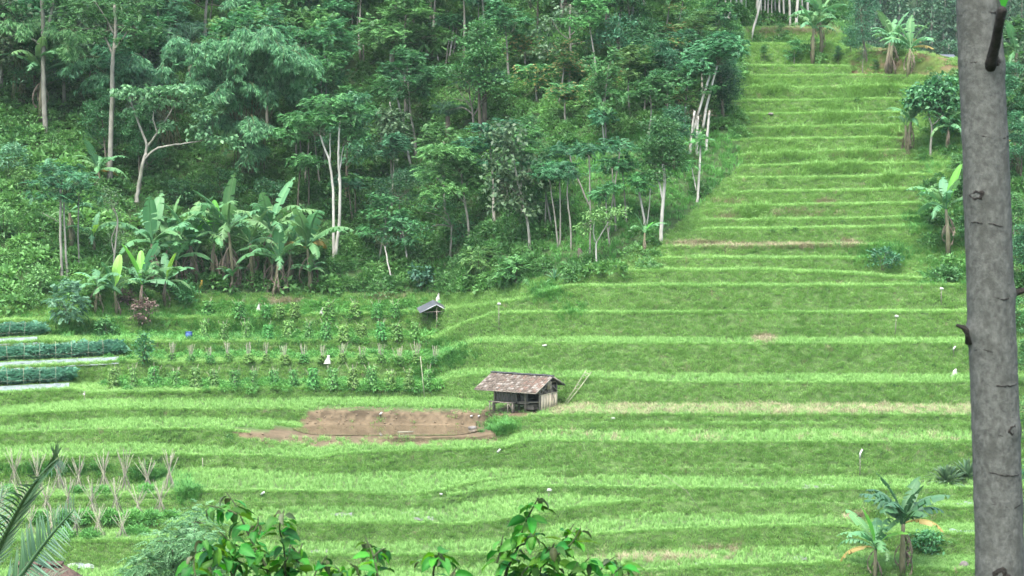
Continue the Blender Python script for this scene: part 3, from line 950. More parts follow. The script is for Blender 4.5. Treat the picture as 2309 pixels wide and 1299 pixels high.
# lush taller grass: forest margin and clumps on the terraces
lush_d = np.where(VIEW & FOREST & (CELLV < 700), 3.0, 0)
marg = (CELLV > 300) & (CELLV < 665) & (CELLU > 980 + (640 - CELLV) * 1.0) & (CELLU < 1700) & FOREST
lush_d = np.where(VIEW & marg, 9.0, lush_d)
lush_d = np.where(VIEW & (CELLU < 260) & (CELLV > 280) & (CELLV < 720), 6.0, lush_d)
lush_d = np.where(VIEW & (CELLU > 280) & (CELLU < 1000) & (CELLV > 560) & (CELLV < 668), 6.0, lush_d)
lush_d = np.where(VIEW & (CELLU < 935) & (CELLU > 270) & (CELLV > 668) & (CELLV < 800), 4.0, lush_d)
lush_d = np.where(VIEW & (CELLU > 2075) & (CELLV > 180) & (CELLV < 660), 5.0, lush_d)
P1 = sample(lush_d, 109)[0]
L2 = [P1]
for u_, v_, ru, rv, n in ((1010, 798, 56, 34, 420), (960, 850, 40, 22, 160), 
                          (425, 1112, 25, 28, 130), (1235, 660, 45, 22, 200), (1990, 575, 80, 30, 260), (2150, 610, 50, 25, 150), (150, 745, 40, 25, 120), (520, 740, 150, 20, 200), (2080, 500, 50, 30, 160),
                          (1290, 700, 40, 22, 60), (230, 750, 60, 30, 160), (120, 1060, 160, 12, 180), (330, 1075, 60, 18, 120), (1130, 965, 40, 16, 160)):
    L2.append(patch(u_, v_, ru, rv, n))
P = np.concatenate(L2)
n = len(P)
scatter('tall_grass', lush_t, P, tilt_rot(r, n, 0.2), r.uniform(0.6, 1.25, n), np.clip(0.45 + 1.3 * (fbm(P[:, 0] / 3, P[:, 1] / 3 + P[:, 2], 33, 2) - 0.5) + r.normal(0, 0.15, n), 0, 1), 'long lush grass in clumps and at the forest margin', 'grass')

P = np.concatenate([patch(u_, v_, ru, rv, n) for u_, v_, ru, rv, n in ((1950, 208, 70, 22, 170), (1990, 195, 50, 14, 80), (1745, 198, 70, 18, 150), (1690, 190, 30, 14, 50), (1890, 268, 40, 20, 80), (1880, 250, 60, 20, 60), (1925, 378, 45, 22, 90), (1845, 382, 50, 22, 110), (1790, 350, 90, 22, 90), (1720, 350, 60, 20, 60), (1940, 345, 60, 20, 70), (1700, 478, 50, 26, 100), (1780, 300, 90, 20, 60), (2000, 300, 50, 24, 70), (2010, 400, 50, 40, 90))])
n = len(P)
r = np.random.default_rng(1091)
bright_t = [tuft('bright_tuft', M['rice'], 20, 0.62, 0.028, 0.24, 0.5, s, 0.4) for s in (54, 55, 56)]
scatter('bright_grass', bright_t, P, tilt_rot(r, n, 0.2), r.uniform(0.6, 1.4, n), np.clip(r.normal(0.5, 0.2, n), 0, 1), 'tall bright grass clumps on the upper terraces', 'grass')
# undergrowth of the forest and the weedy slope at the left
ud = np.where(VIEW & FOREST & (CELLV < 660), 1.15, 0)
ud = np.where(VIEW & (CELLU < 300) & (CELLV > 270) & (CELLV < 700), 1.3, ud)
ud = np.where(VIEW & (CELLU > 980) & (CELLU < 1480) & (CELLV > 540) & (CELLV < 640), 0.9, ud)
ud = np.where(VIEW & (CELLU > 2085) & (CELLV > 150) & (CELLV < 640), 0.8, ud)
ud = np.where(VIEW & marg & (CELLU > 1250), 0.12, ud)
ud = np.where(VIEW & (CELLU > 1680) & (CELLU < 2060) & (CELLV > 70) & (CELLV < 150), 0.12, ud)
P, su, sv, sn, si = sample(ud, 110)
r = np.random.default_rng(111)
n = len(P)
fade = np.clip((P[:, 2] + 5) / 40, 0, 1)
tn = np.clip(0.40 + 1.2 * (fbm(P[:, 0] / 4, P[:, 1] / 4, 44, 2) - 0.5) + r.normal(0, 0.2, n) + 0.18 * (su < 300), 0, 1)
scatter('undergrowth', weed_t, P, tilt_rot(r, n, 0.15), r.uniform(0.5, 1.5, n), tn, 'tangled weeds and ferns under the trees and on the left slope', 'undergrowth')
# small weeds and creepers on the banks
P, su, sv, sn, si = sample(np.where(bankd & (KINDC == 'R') & (CELLV > 160), 0.25 * (fbm(CELLU / 40, CELLV / 20, 71, 2) > 0.5), 0), 112)
n = len(P)
scatter('bank_weeds', weed_t, P, tilt_rot(r, n, 0.3), r.uniform(0.12, 0.4, n), np.clip(r.normal(0.5, 0.3, n), 0, 1), 'small leafy weeds dotted over the terrace banks', 'weeds')

# ------------------------------------------------------------------ trees
def limb_path(p0, d0, Ln, n, r, wob_=0.18, lift=0.05):
    pts, d = [np.asarray(p0, float)], nrm(d0)
    for i in range(n):
        d = nrm(d + r.normal(0, wob_, 3) + np.array([0, 0, lift]))
        pts.append(pts[-1] + d * Ln / n)
    return np.array(pts), d

def sprays(mb, Pts, Dirs, kind, r, per, size, axis=None):
    """Leaves of one kind round the given twig ends."""
    Pts, Dirs = np.asarray(Pts, float), np.asarray(Dirs, float)
    n = len(Pts) * per
    P = np.repeat(Pts, per, 0) + r.normal(0, 1, (n, 3)) * size * np.array([1, 1, 0.45])
    D = np.repeat(Dirs, per, 0)
    if kind == 'feathery':
        D = nrm(D * 0.7 + rand_dir(r, n, 0.05, 0.35))
        fronds(mb, P - D * 0.2, D, r.uniform(0.5, 0.9, n), 8, 0.22, 0.085, r, 0.3)
    elif kind == 'broad':
        D = nrm(D * 0.4 + rand_dir(r, n, -0.15, 0.5))
        leafq(mb, P, D, np.array([0, 0, 1.0]) + r.normal(0, 0.45, (n, 3)), r.uniform(0.16, 0.34, n), r.uniform(0.09, 0.16, n), np.clip(0.25 + 0.5 * r.uniform(0, 1, n), 0, 1))
    elif kind == 'big':
        D = nrm(D * 0.5 + rand_dir(r, n, -0.5, 0.5))
        leafq(mb, P, D, np.array([0, 0, 1.0]) + r.normal(0, 0.4, (n, 3)), r.uniform(0.28, 0.52, n), r.uniform(0.2, 0.32, n), r.uniform(0, 1, n))
    elif kind == 'small':
        D = rand_dir(r, n, -0.2, 0.7)
        leafq(mb, P, D, np.array([0, 0, 1.0]) + r.normal(0, 0.6, (n, 3)), r.uniform(0.12, 0.22, n), r.uniform(0.05, 0.09, n), r.uniform(0, 1, n))
    elif kind == 'toona':
        a = r.uniform(0, 6.283, n)
        P = np.repeat(Pts, per, 0)
        D = np.stack([np.cos(a), np.sin(a), r.uniform(0.25, 1.3, n)], -1)
        fronds(mb, P, D, r.uniform(0.9, 1.35, n), 9, 0.30, 0.095, r, 0.55, tips=0.18)

def gen_tree(seed, H, trunk_f, spread, nl, elev, nsub, kind, per, size, r0, bark, mats, droop=0.0, top=1.0, lean=0.05, npts=2, extra=0):
    """Tapered trunk with limbs and twigs; leaves in sprays round the twig ends.  Returns the meshes of trunk and crown."""
    r = np.random.default_rng(seed)
    tb, cb = MB(), MB()
    path, _ = limb_path((0, 0, -0.3), (r.normal(0, lean), r.normal(0, lean), 1), H * 0.93 + 0.3, 9, r, 0.045, 0.03)
    rad = np.linspace(r0, r0 * 0.22, len(path))
    rad[0] *= 1.35
    tube(tb, path, rad, 7)
    s = np.concatenate([[0], np.cumsum(np.linalg.norm(np.diff(path, axis=0), axis=1))])
    def on(t):
        q = t * s[-1]
        return np.array([np.interp(q, s, path[:, k]) for k in range(3)]), np.interp(q, s, rad)
    tips, dirs = [], []
    for i in range(nl):
        t = trunk_f + (1 - trunk_f) * (i + r.uniform(0, 0.8)) / nl
        p0, rr = on(min(t, 0.99))
        a = i * 2.4 + r.normal(0, 0.4)
        el = elev + r.normal(0, 0.15) + 0.5 * (t - trunk_f) / (1 - trunk_f)
        q = (1 - top * (t - trunk_f) / (1 - trunk_f)) * 0.75 + 0.25
        Ln = spread * q * r.uniform(0.8, 1.15)
        d0 = np.array([math.cos(a) * math.cos(el), math.sin(a) * math.cos(el), math.sin(el)])
        lp, ld = limb_path(p0, d0, Ln, 5, r, 0.16, 0.04 - droop)
        tube(tb, lp, np.linspace(min(rr * 0.6, r0 * 0.36), 0.014, len(lp)), 5, cap=False, mat=1)
        for k in range(nsub):
            w = r.uniform(0.35, 1.0)
            b0 = lp[0] + (lp[-1] - lp[0]) * 0
            f = w * (len(lp) - 1)
            i0 = min(int(f), len(lp) - 2)
            b0 = lp[i0] * (1 - (f - i0)) + lp[i0 + 1] * (f - i0)
            dd = nrm(ld * 0.5 + rand_dir(r, 1, 0.15 - droop, 0.45)[0])
            sp, sd = limb_path(b0, dd, Ln * r.uniform(0.25, 0.5), 3, r, 0.2, 0.05 - droop)
            tube(tb, sp, np.linspace(0.018, 0.007, len(sp)), 4, cap=False, mat=1)
            for q_ in range(npts):
                tips.append(sp[-1 - q_])
                dirs.append(sd)
        tips.append(lp[-1]); dirs.append(ld)
    for k in range(extra):
        j = r.integers(0, len(tips))
        tips.append(tips[j] + r.normal(0, 0.5, 3)); dirs.append(dirs[j])
    sprays(cb, tips, dirs, kind, r, per, size)
    return tb.mesh('tree_trunk', [bark, M['twig']], True), cb.mesh('tree_crown', mats)

LIB = {}
def lib(key, n, H, *a, **k):
    LIB[key] = [(H, gen_tree(1000 + hash_(key) + i, H, *a, **k)) for i in range(n)]
def hash_(s):
    return sum(ord(c) * (i + 3) for i, c in enumerate(s)) * 7

lib('feathery', 4, 9.0, 0.62, 2.9, 9, 0.28, 5, 'feathery', 8, 0.34, 0.15, M['bark_pale'], [M['feathery']], top=0.55)
lib('feathery_light', 3, 8.0, 0.58, 2.8, 9, 0.30, 5, 'feathery', 8, 0.34, 0.13, M['bark_pale'], [M['feathery_light']], top=0.55)
lib('layered', 3, 8.5, 0.42, 3.3, 11, 0.10, 5, 'feathery', 8, 0.40, 0.15, M['bark_pale'], [M['feathery']], top=0.6)
lib('broad', 4, 7.5, 0.35, 2.5, 12, 0.35, 6, 'broad', 26, 0.36, 0.14, M['bark_brown'], [M['broad']], top=0.7)
lib('dull', 3, 8.0, 0.35, 2.4, 11, 0.45, 5, 'big', 12, 0.42, 0.13, M['bark_pale'], [M['dull']], top=0.75)
lib('toona', 3, 7.0, 0.5, 1.7, 8, 0.75, 2, 'toona', 8, 0.2, 0.11, M['bark_pale'], [M['toona'], M['toona_tip']], top=0.5, npts=1)
lib('dark', 2, 7.5, 0.12, 2.6, 16, 0.35, 7, 'small', 26, 0.36, 0.16, M['bark_brown'], [M['darkleaf']], top=0.55)
lib('slim', 4, 9.0, 0.78, 1.5, 7, 0.45, 4, 'feathery', 8, 0.28, 0.085, M['bark_pale'], [M['feathery']], top=0.5, lean=0.08)
lib('sparse', 2, 7.5, 0.4, 2.2, 12, 0.5, 6, 'small', 3, 0.2, 0.10, M['bark_grey'], [M['dull']], top=0.6)
lib('young', 3, 4.5, 0.3, 1.6, 9, 0.45, 5, 'broad', 14, 0.28, 0.07, M['bark_pale'], [M['feathery_light']], top=0.7)

CHILDREN = {}
def make_tree(kind, i, loc, rz, sxy, sz, name, label, group=None, cat='tree'):
    H, (tm, cm) = LIB[kind][i % len(LIB[kind])]
    t = thing(name, label, cat, loc, (0, 0, rz), group, (sxy, sxy, sz))
    link('trunk', tm, t)
    c = link('crown', cm, t)
    return t

# ---- trees with a form of their own: trunk and limbs follow the photo's, with depth of their own
PROTECT = []
def own_tree(name, label, base, limbs, pads, kind, per, size, bark, mats, r0, seed, group=None, fwd=0.0, npts=None, cat='tree'):
    """base (u, v); limbs: list of (pixel polyline, start radius px, end radius px); pads: (u, v, ru, rv, n sprays) leaf masses."""
    r = np.random.default_rng(seed)
    B = ground(*base)
    PROTECT.extend((u_, v_, base[1]) for u_, v_, *_ in pads)
    PROTECT.extend((p_[0][0] * (1 - f_) + p_[-1][0] * f_, p_[0][1] * (1 - f_) + p_[-1][1] * f_, base[1]) for p_, ra_, rb_ in limbs[:2] for f_ in (0.2, 0.4, 0.6, 0.8))
    Yb = B[1] + fwd
    k = ppm(Yb)
    tb, cb = MB(), MB()
    for j, (pl, ra, rb) in enumerate(limbs):
        pl = np.array(pl, float)
        n = len(pl)
        dep = np.linspace(0, 1, n) * (r.normal(0, 0.7) if j else 0)
        if j:
            dep = dep + 0.0
        pts = np.array([at(u, v, Yb) for u, v in pl]) + np.stack([0 * dep, dep, 0 * dep], -1) - B
        if j == 0:
            pts = np.vstack([pts[0] - np.array([0, 0, 0.4]), pts])
            n += 1
        # smooth subdivision
        t = np.linspace(0, n - 1, n * 4 - 3)
        q = np.stack([np.interp(t, np.arange(n), pts[:, c]) for c in range(3)], -1)
        g = np.array([0.25, 0.5, 0.25])
        for _ in range(2):
            q[1:-1] = q[:-2] * 0.25 + q[1:-1] * 0.5 + q[2:] * 0.25
        q[2:-1] += r.normal(0, 0.012, (len(q) - 3, 3))
        rr = np.linspace(ra, rb, len(q)) / k / 2
        if j == 0:
            rr[0] *= 1.3
        tube(tb, q, rr, 7)
    tips, dirs = [], []
    ends = [at(*pl[-1], Yb) - B for pl, _, _ in limbs]
    for (u, v, ru, rv, n) in pads:
        c = at(u, v, Yb) - B
        c[1] += r.normal(0, 0.25) * ru / k
        rx, rz_ = ru / k, rv / k
        d = rand_dir(r, n, 0.25)
        q = c + d * np.array([rx, rx * 0.9, rz_]) * (r.uniform(0.15, 1, (n, 1)) ** 0.45)
        tips.extend(q)
        o = q - c
        o[:, 2] *= 0.3
        dirs.extend(nrm(o + 1e-3))
        # twigs from the nearest limb end into the pad
        e = min(ends, key=lambda x: np.linalg.norm(x - c))
        for q_ in q[:: max(1, n // 7)]:
            m_ = (e + q_) / 2 + r.normal(0, 0.08, 3) * np.linalg.norm(q_ - e)
            tube(tb, [e, m_, q_], [0.018, 0.013, 0.006], 4, cap=False, mat=1)
    t = thing(name, label, cat, tuple(B), group=group)
    link('trunk', tb.mesh('own_trunk', [bark, M['twig']], True), t)
    if tips:
        sprays(cb, tips, dirs, kind, r, per, size)
        link('crown', cb.mesh('own_crown', mats), t)
    return t

ft = [M['feathery']]
own_tree('tall_pale_tree', 'tall pale tree at the far left, forked trunk with a long bare branch reaching left', (103, 300),
         [([(103, 300), (98, 200), (98, 110), (97, 40), (90, -60)], 13, 8), ([(100, 90), (108, 60), (114, 20), (125, -40)], 8, 5), ([(97, 112), (80, 92), (50, 76), (25, 78), (0, 95)], 6, 2), ([(40, 76), (20, 60)], 3, 1)],
         [(80, -60, 110, 40, 40), (30, 20, 40, 14, 10), (130, 5, 30, 15, 10)], 'feathery', 7, 0.3, M['bark_pale'], ft, 0, 1)
own_tree('tall_pale_tree', 'tall tree with a long straight pale trunk and wide feathery crown at the left', (248, 418),
         [([(248, 418), (249, 330), (253, 230), (253, 150), (257, 110), (262, 60), (258, 10)], 14, 6), ([(255, 125), (235, 80), (215, 62), (165, 70)], 6, 2), ([(257, 112), (275, 95), (300, 60)], 5, 2), ([(258, 80), (240, 40), (220, 5)], 5, 2)],
         [(260, 15, 75, 30, 30), (180, 45, 60, 25, 24), (330, 60, 50, 25, 20), (235, 85, 55, 18, 14), (205, 5, 60, 20, 18), (310, 5, 60, 22, 18), (300, 100, 40, 12, 8)], 'feathery', 7, 0.3, M['bark_pale'], ft, 0, 2)
own_tree('umbrella_tree', 'spreading grey green tree with flat leafy tiers behind the banana clump', (308, 445),
         [([(308, 445), (316, 400), (322, 368), (330, 345)], 10, 8), ([(328, 350), (332, 325), (318, 290), (300, 240), (290, 215)], 7, 3), ([(324, 362), (350, 335), (385, 328), (430, 322), (480, 315)], 6, 2), ([(333, 330), (352, 300), (375, 260), (395, 225)], 6, 2), ([(355, 300), (345, 270), (350, 230)], 4, 2)],
         [(300, 208, 55, 15, 34), (400, 205, 65, 14, 44), (440, 232, 55, 18, 36), (350, 232, 40, 12, 20), (500, 322, 42, 22, 28), (450, 300, 34, 18, 18), (305, 255, 32, 14, 16), (375, 283, 26, 12, 12), (470, 262, 30, 12, 14)],
         'big', 9, 0.20, M['bark_pale'], [M['greyleaf']], 0, 3, fwd=-1.5)
own_tree('slim_tree', 'leftmost of three bare slim trunks under a dark feathery crown at the left', (140, 628), [([(140, 628), (136, 540), (136, 480), (137, 425)], 7, 5), ([(131, 500), (118, 492), (100, 480)], 2, 1)], [(105, 425, 44, 26, 16), (130, 385, 46, 24, 14)], 'feathery', 8, 0.28, M['bark_pale'], ft, 0, 4)
own_tree('slim_tree', 'middle of three bare slim trunks under a dark feathery crown at the left', (152, 627), [([(152, 627), (148, 560), (145, 500), (144, 440)], 6, 4)], [(170, 400, 46, 28, 13), (135, 445, 30, 15, 6)], 'feathery', 8, 0.28, M['bark_pale'], ft, 0, 5)
own_tree('slim_tree', 'thin pale trunk right of the two bare slim trunks at the left', (178, 612), [([(178, 612), (177, 560), (176, 500), (178, 440)], 4, 3)], [(192, 430, 40, 22, 11)], 'feathery', 8, 0.28, M['bark_pale'], ft, 0, 6)
own_tree('scraggly_tree', 'crooked thin tree with scraggly grey green tufts left of the bananas', (255, 625), [([(255, 625), (258, 580), (264, 520), (266, 490), (255, 470)], 6, 3), ([(258, 575), (250, 540), (262, 510)], 3, 1)], [(250, 445, 26, 26, 26), (268, 540, 30, 28, 20), (265, 480, 18, 16, 8)], 'small', 10, 0.2, M['bark_pale'], [M['dull']], 0, 7)
own_tree('twin_trunk_tree', 'white twin trunk tree with a wide feathery crown right of the bananas', (752, 590),
         [([(752, 590), (752, 540), (752, 450), (749, 400), (742, 360), (730, 330), (722, 305)], 8, 4), ([(756, 580), (766, 500), (768, 420), (764, 370), (764, 320), (768, 270)], 8, 4), ([(744, 370), (745, 335), (745, 300)], 4, 2), ([(766, 420), (762, 400), (768, 360), (772, 330)], 4, 2)],
         [(720, 262, 85, 22, 60), (790, 255, 50, 20, 30), (665, 300, 40, 20, 18), (745, 228, 60, 14, 24), (795, 300, 36, 16, 14)], 'feathery', 7, 0.3, M['bark_white'], ft, 0, 8)
own_tree('curved_trunk_tree', 'tree with two pale trunks, one strongly curved, in the middle of the forest', (925, 372),
         [([(925, 372), (915, 318), (906, 275), (900, 235), (890, 205)], 7, 4), ([(922, 350), (900, 300), (884, 268), (880, 230)], 5, 3)], [(880, 198, 52, 12, 26), (900, 210, 30, 10, 10)], 'feathery', 8, 0.26, M['bark_white'], ft, 0, 9)
own_tree('feathery_tree', 'tree with a thin bent pale trunk and broad pale crown above the curved trunk tree', (886, 188), [([(886, 188), (880, 150), (880, 125), (882, 100)], 6, 4)], [(880, 95, 60, 18, 36), (960, 72, 60, 18, 30), (905, 60, 40, 12, 12)], 'feathery', 8, 0.26, M['bark_white'], [M['feathery_light']], 0, 10)
own_tree('bare_grey_tree', 'nearly leafless grey tree with fine tangled twigs in the middle of the forest', (1068, 300),
         [([(1068, 300), (1067, 270), (1065, 245), (1058, 215), (1060, 180)], 6, 2), ([(1066, 258), (1045, 240), (1012, 248)], 4, 1), ([(1067, 262), (1080, 240), (1095, 215)], 4, 1), ([(1064, 240), (1040, 215), (1030, 190)], 3, 1), ([(1066, 235), (1076, 205), (1085, 180)], 3, 1), ([(1060, 215), (1045, 190), (1040, 165)], 2, 1), ([(1066, 250), (1050, 228), (1022, 222)], 2, 1)],
         [(1060, 205, 42, 36, 40)], 'small', 2, 0.2, M['bark_grey'], [M['dull']], 0, 11)
own_tree('teak_tree', 'sparse dull leaved tree with a straight pale trunk and open branches, upper middle', (1288, 148),
         [([(1288, 148), (1287, 110), (1284, 60), (1286, 10)], 6, 4), ([(1287, 120), (1260, 108), (1225, 118)], 3, 1), ([(1286, 90), (1262, 75), (1240, 40)], 3, 1), ([(1286, 80), (1310, 60), (1325, 25)], 3, 1), ([(1287, 100), (1315, 95), (1330, 90)], 3, 1)],
         [(1250, 110, 42, 16, 18), (1240, 60, 40, 26, 26), (1285, 30, 45, 26, 26), (1325, 45, 28, 24, 16), (1215, 120, 26, 14, 8)], 'big', 6, 0.36, M['bark_pale'], [M['dull']], 0, 12)
own_tree('dark_layered_tree', 'dark green tree with a layered round crown in the upper middle of the forest', (1405, 155), [([(1405, 155), (1400, 125), (1395, 95)], 7, 4), ([(1402, 130), (1425, 112)], 4, 2), ([(1400, 120), (1370, 100)], 4, 2)], [(1385, 85, 62, 22, 60), (1400, 55, 42, 18, 30), (1430, 100, 40, 14, 20), (1345, 100, 28, 14, 14)], 'broad', 14, 0.3, M['bark_brown'], [M['broad']], 0, 13)
own_tree('copper_tipped_tree', 'large plume like tree with copper tinted young leaves beside the upper terraces', (1512, 200), [([(1512, 200), (1510, 160), (1512, 120)], 7, 5)], [(1510, 105, 42, 22, 16), (1480, 122, 30, 16, 8), (1540, 118, 34, 18, 10), (1505, 140, 40, 14, 8)], 'toona', 9, 0.2, M['bark_pale'], [M['toona'], M['toona_tip']], 0, 14)
for i, (u, v, vb, w, lb) in enumerate(((1185, 100, 160, 30, 'copper tipped plume tree right of the sugar palm in the forest centre'), (1210, 165, 225, 40, 'copper tipped plume tree below the sparse dull leaved tree'), (1285, 150, 215, 30, 'pale copper tipped plume tree at the foot of the sparse dull leaved tree'),
                                       (1362, 172, 240, 34, 'twin plumed copper tipped tree left of the dark round tree'), (1525, 72, 130, 30, 'small copper tipped plume tree behind the largest one'), (1275, 205, 290, 44, 'wide dark plume tree low in the forest, right of centre'))):
    own_tree('copper_tipped_tree', lb, (u, vb), [([(u, vb), (u - 2, (v + vb) / 2), (u, v + 10)], 6, 4)], [(u, v, w, 18, 12), (u - 14, v + 22, w * 0.8, 12, 6)], 'toona', 8, 0.2, M['bark_pale'], [M['toona'], M['toona_tip']], 0, 30 + i)
own_tree('dark_round_tree', 'very dark dense round tree at the edge of the upper terraces', (1630, 270), [([(1630, 270), (1628, 220), (1625, 170)], 9, 5)], [(1632, 180, 36, 45, 130), (1612, 215, 32, 30, 60), (1645, 215, 25, 32, 50)], 'small', 24, 0.34, M['bark_brown'], [M['darkleaf']], 0, 15)
own_tree('leaning_tree', 'tree with two pale leaning trunks and feathery crown in front of the dark round tree', (1560, 310), [([(1560, 310), (1573, 260), (1590, 205), (1600, 170)], 7, 5), ([(1585, 290), (1592, 245), (1605, 195), (1618, 148)], 7, 4)], [(1600, 120, 55, 20, 40), (1650, 112, 40, 18, 24), (1575, 150, 36, 16, 14), (1630, 90, 40, 14, 16)], 'feathery', 8, 0.28, M['bark_white'], ft, 0, 16)
own_tree('umbrella_crown_tree', 'small tree with a rounded parasol crown below the white trunk grove', (1568, 85), [([(1568, 85), (1566, 65), (1560, 45)], 4, 3), ([(1575, 82), (1574, 62), (1580, 42)], 3, 2)], [(1565, 40, 40, 16, 40), (1590, 45, 22, 10, 12)], 'broad', 12, 0.26, M['bark_pale'], [M['greyleaf']], 0, 17)
for i, (pl, lb) in enumerate((([(1556, 345), (1560, 300), (1566, 250)], 'leftmost pollarded pale trunk with brown dead top at the terrace edge'), ([(1572, 350), (1571, 310), (1574, 262)], 'middle pollarded pale trunk with brown dead top at the terrace edge'), ([(1592, 338), (1596, 290), (1600, 250)], 'rightmost pollarded pale trunk at the terrace edge'))):
    own_tree('pollarded_tree', lb, pl[0], [(pl, 8, 5), ([pl[1], (pl[1][0] + 10, pl[1][1] - 18)], 3, 1)], [(pl[2][0], pl[2][1] + 4, 12, 7, 6)], 'small', 10, 0.2, M['bark_white'], [M['banana_dead']], 0, 40 + i)
own_tree('slim_tree', 'white sapling with forked stem standing alone below the pollarded trunks', (1572, 455), [([(1572, 455), (1575, 420), (1578, 370), (1580, 320)], 7, 4), ([(1570, 430), (1562, 380)], 3, 2)], [(1580, 315, 16, 16, 10), (1560, 370, 12, 10, 5)], 'feathery', 4, 0.22, M['bark_white'], [M['feathery_light']], 0, 18)
own_tree('bright_tree', 'bright yellow green layered tree at the lower edge of the forest', (1058, 565), [([(1058, 565), (1056, 500), (1045, 440), (1040, 390)], 7, 4), ([(1050, 460), (1020, 430), (985, 400)], 4, 2), ([(1046, 430), (1065, 395)], 4, 2)], [(1010, 345, 58, 20, 46), (1045, 372, 40, 18, 26), (985, 390, 40, 20, 26), (1000, 430, 44, 20, 22), (1060, 410, 30, 18, 14)], 'feathery', 8, 0.30, M['bark_pale'], [M['feathery_light']], 0, 19)
own_tree('teak_tree', 'dull grey green big leaved tree right of the bright yellow green tree', (1195, 572), [([(1195, 572), (1193, 520), (1180, 460), (1165, 400), (1155, 340)], 8, 4), ([(1178, 450), (1140, 410)], 4, 2), ([(1170, 420), (1195, 380)], 4, 2)], [(1145, 300, 42, 34, 40), (1150, 360, 52, 34, 40), (1185, 410, 36, 32, 28), (1120, 400, 34, 30, 24), (1180, 470, 40, 28, 26), (1130, 455, 30, 24, 16)], 'big', 7, 0.36, M['bark_pale'], [M['dull']], 0, 20)
own_tree('big_crowned_tree', 'dense round crowned tree with white trunk at the right edge of the forest', (1490, 545), [([(1490, 545), (1492, 500), (1495, 450), (1500, 410), (1495, 370)], 10, 6), ([(1496, 460), (1490, 420), (1480, 390)], 5, 3)], [(1495, 320, 48, 36, 80), (1470, 350, 42, 32, 56), (1515, 365, 30, 28, 36), (1490, 280, 40, 20, 40), (1485, 395, 40, 14, 14)], 'broad', 15, 0.3, M['bark_white'], [M['broad']], 0, 21)
own_tree('slim_tree', 'thin white trunk leaning left beside the dense round crowned tree', (1455, 515), [([(1455, 515), (1450, 475), (1440, 430), (1434, 405)], 6, 4), ([(1458, 512), (1463, 470), (1466, 425)], 3, 2)], [(1425, 415, 45, 16, 14), (1455, 400, 30, 14, 8)], 'feathery', 8, 0.28, M['bark_white'], [M['feathery_light']], 0, 22)
own_tree('forked_sapling', 'small white forked sapling with open green crown on the grassy margin', (1346, 604), [([(1346, 604), (1344, 570), (1345, 545)], 4, 4), ([(1344, 548), (1336, 525), (1340, 500)], 3, 2), ([(1346, 545), (1360, 520), (1370, 500)], 3, 2)], [(1340, 488, 36, 16, 24), (1385, 480, 32, 14, 20), (1318, 515, 22, 12, 10), (1360, 500, 26, 12, 10)], 'broad', 10, 0.24, M['bark_white'], [M['feathery_light']], 0, 23)
own_tree('forest_edge_tree', 'bushy dark tree left of the bright yellow green tree, above the ferny hollow', (905, 560), [([(905, 560), (903, 500), (900, 450)], 6, 4), ([(872, 545), (866, 500), (868, 460)], 3, 2)], [(890, 420, 55, 30, 60), (930, 400, 40, 30, 44), (860, 445, 36, 22, 26), (925, 455, 30, 22, 20)], 'small', 22, 0.3, M['bark_pale'], [M['broad']], 0, 24)
own_tree('bare_trunk_tree', 'thin trunk with sparse low leaves directly above the big leaved taro', (920, 608), [([(920, 608), (915, 560), (908, 520)], 5, 3)], [(905, 505, 30, 16, 14), (925, 540, 22, 14, 8)], 'feathery', 8, 0.28, M['bark_white'], ft, 0, 25)
own_tree('bare_trunk_tree', 'short bent pale trunk left of the big leaved taro', (882, 628), [([(882, 628), (874, 590), (868, 555)], 5, 3)], [(866, 540, 34, 18, 16)], 'broad', 12, 0.28, M['bark_white'], [M['broad']], 0, 26)
own_tree('low_branch_tree', 'low tree with pale arching bare branches over the ferny hollow', (1015, 585), [([(1015, 585), (1018, 545), (1018, 508)], 6, 4), ([(1018, 510), (1000, 488), (960, 478)], 4, 1), ([(1018, 512), (990, 505), (950, 520)], 4, 1), ([(1016, 506), (1010, 480), (985, 470)], 3, 1)], [(945, 515, 32, 22, 24), (985, 465, 40, 14, 18), (1040, 500, 36, 24, 26), (1045, 540, 24, 24, 16)], 'broad', 12, 0.26, M['bark_pale'], [M['feathery_light']], 0, 27)
# pale thin forest trunks in the light grove between the forest and the margin
k = 0
for pl in ([(1258, 555), (1250, 480), (1238, 400)], [(1262, 552), (1264, 470), (1262, 390)], [(1288, 562), (1286, 500), (1278, 440), (1282, 390)], [(1330, 470), (1310, 420), (1292, 380), (1285, 350)], [(1330, 575), (1332, 500), (1330, 420), (1328, 350)],
           [(1372, 530), (1380, 460), (1390, 400), (1398, 335)], [(1388, 520), (1386, 450), (1380, 380)], [(1245, 520), (1232, 450), (1226, 390)], [(1412, 500), (1408, 440), (1404, 380)], [(1375, 555), (1368, 500), (1366, 440)], [(672, 475), (673, 420), (678, 370)], [(696, 470), (697, 420), (695, 370)],
           [(796, 505), (790, 460), (785, 420)], [(800, 500), (802, 460), (800, 420)]):
    own_tree('slim_tree', ordinal(k) + ' thin pale trunk from left, ' + ('in the light grove right of the teak' if k < 10 else 'in shade behind the twin trunk tree'),
             pl[0], [(pl, 5, 3)], [(pl[-1][0], pl[-1][1] - 8, 36, 16, 14)], 'feathery', 8, 0.28, M['bark_pale'] if k < 10 else M['bark_brown'], ft, 0, 60 + k, group='thin trunks in the forest')
    k = k + 1 if k != 9 else 10
for o in list(COL.objects):
    pass

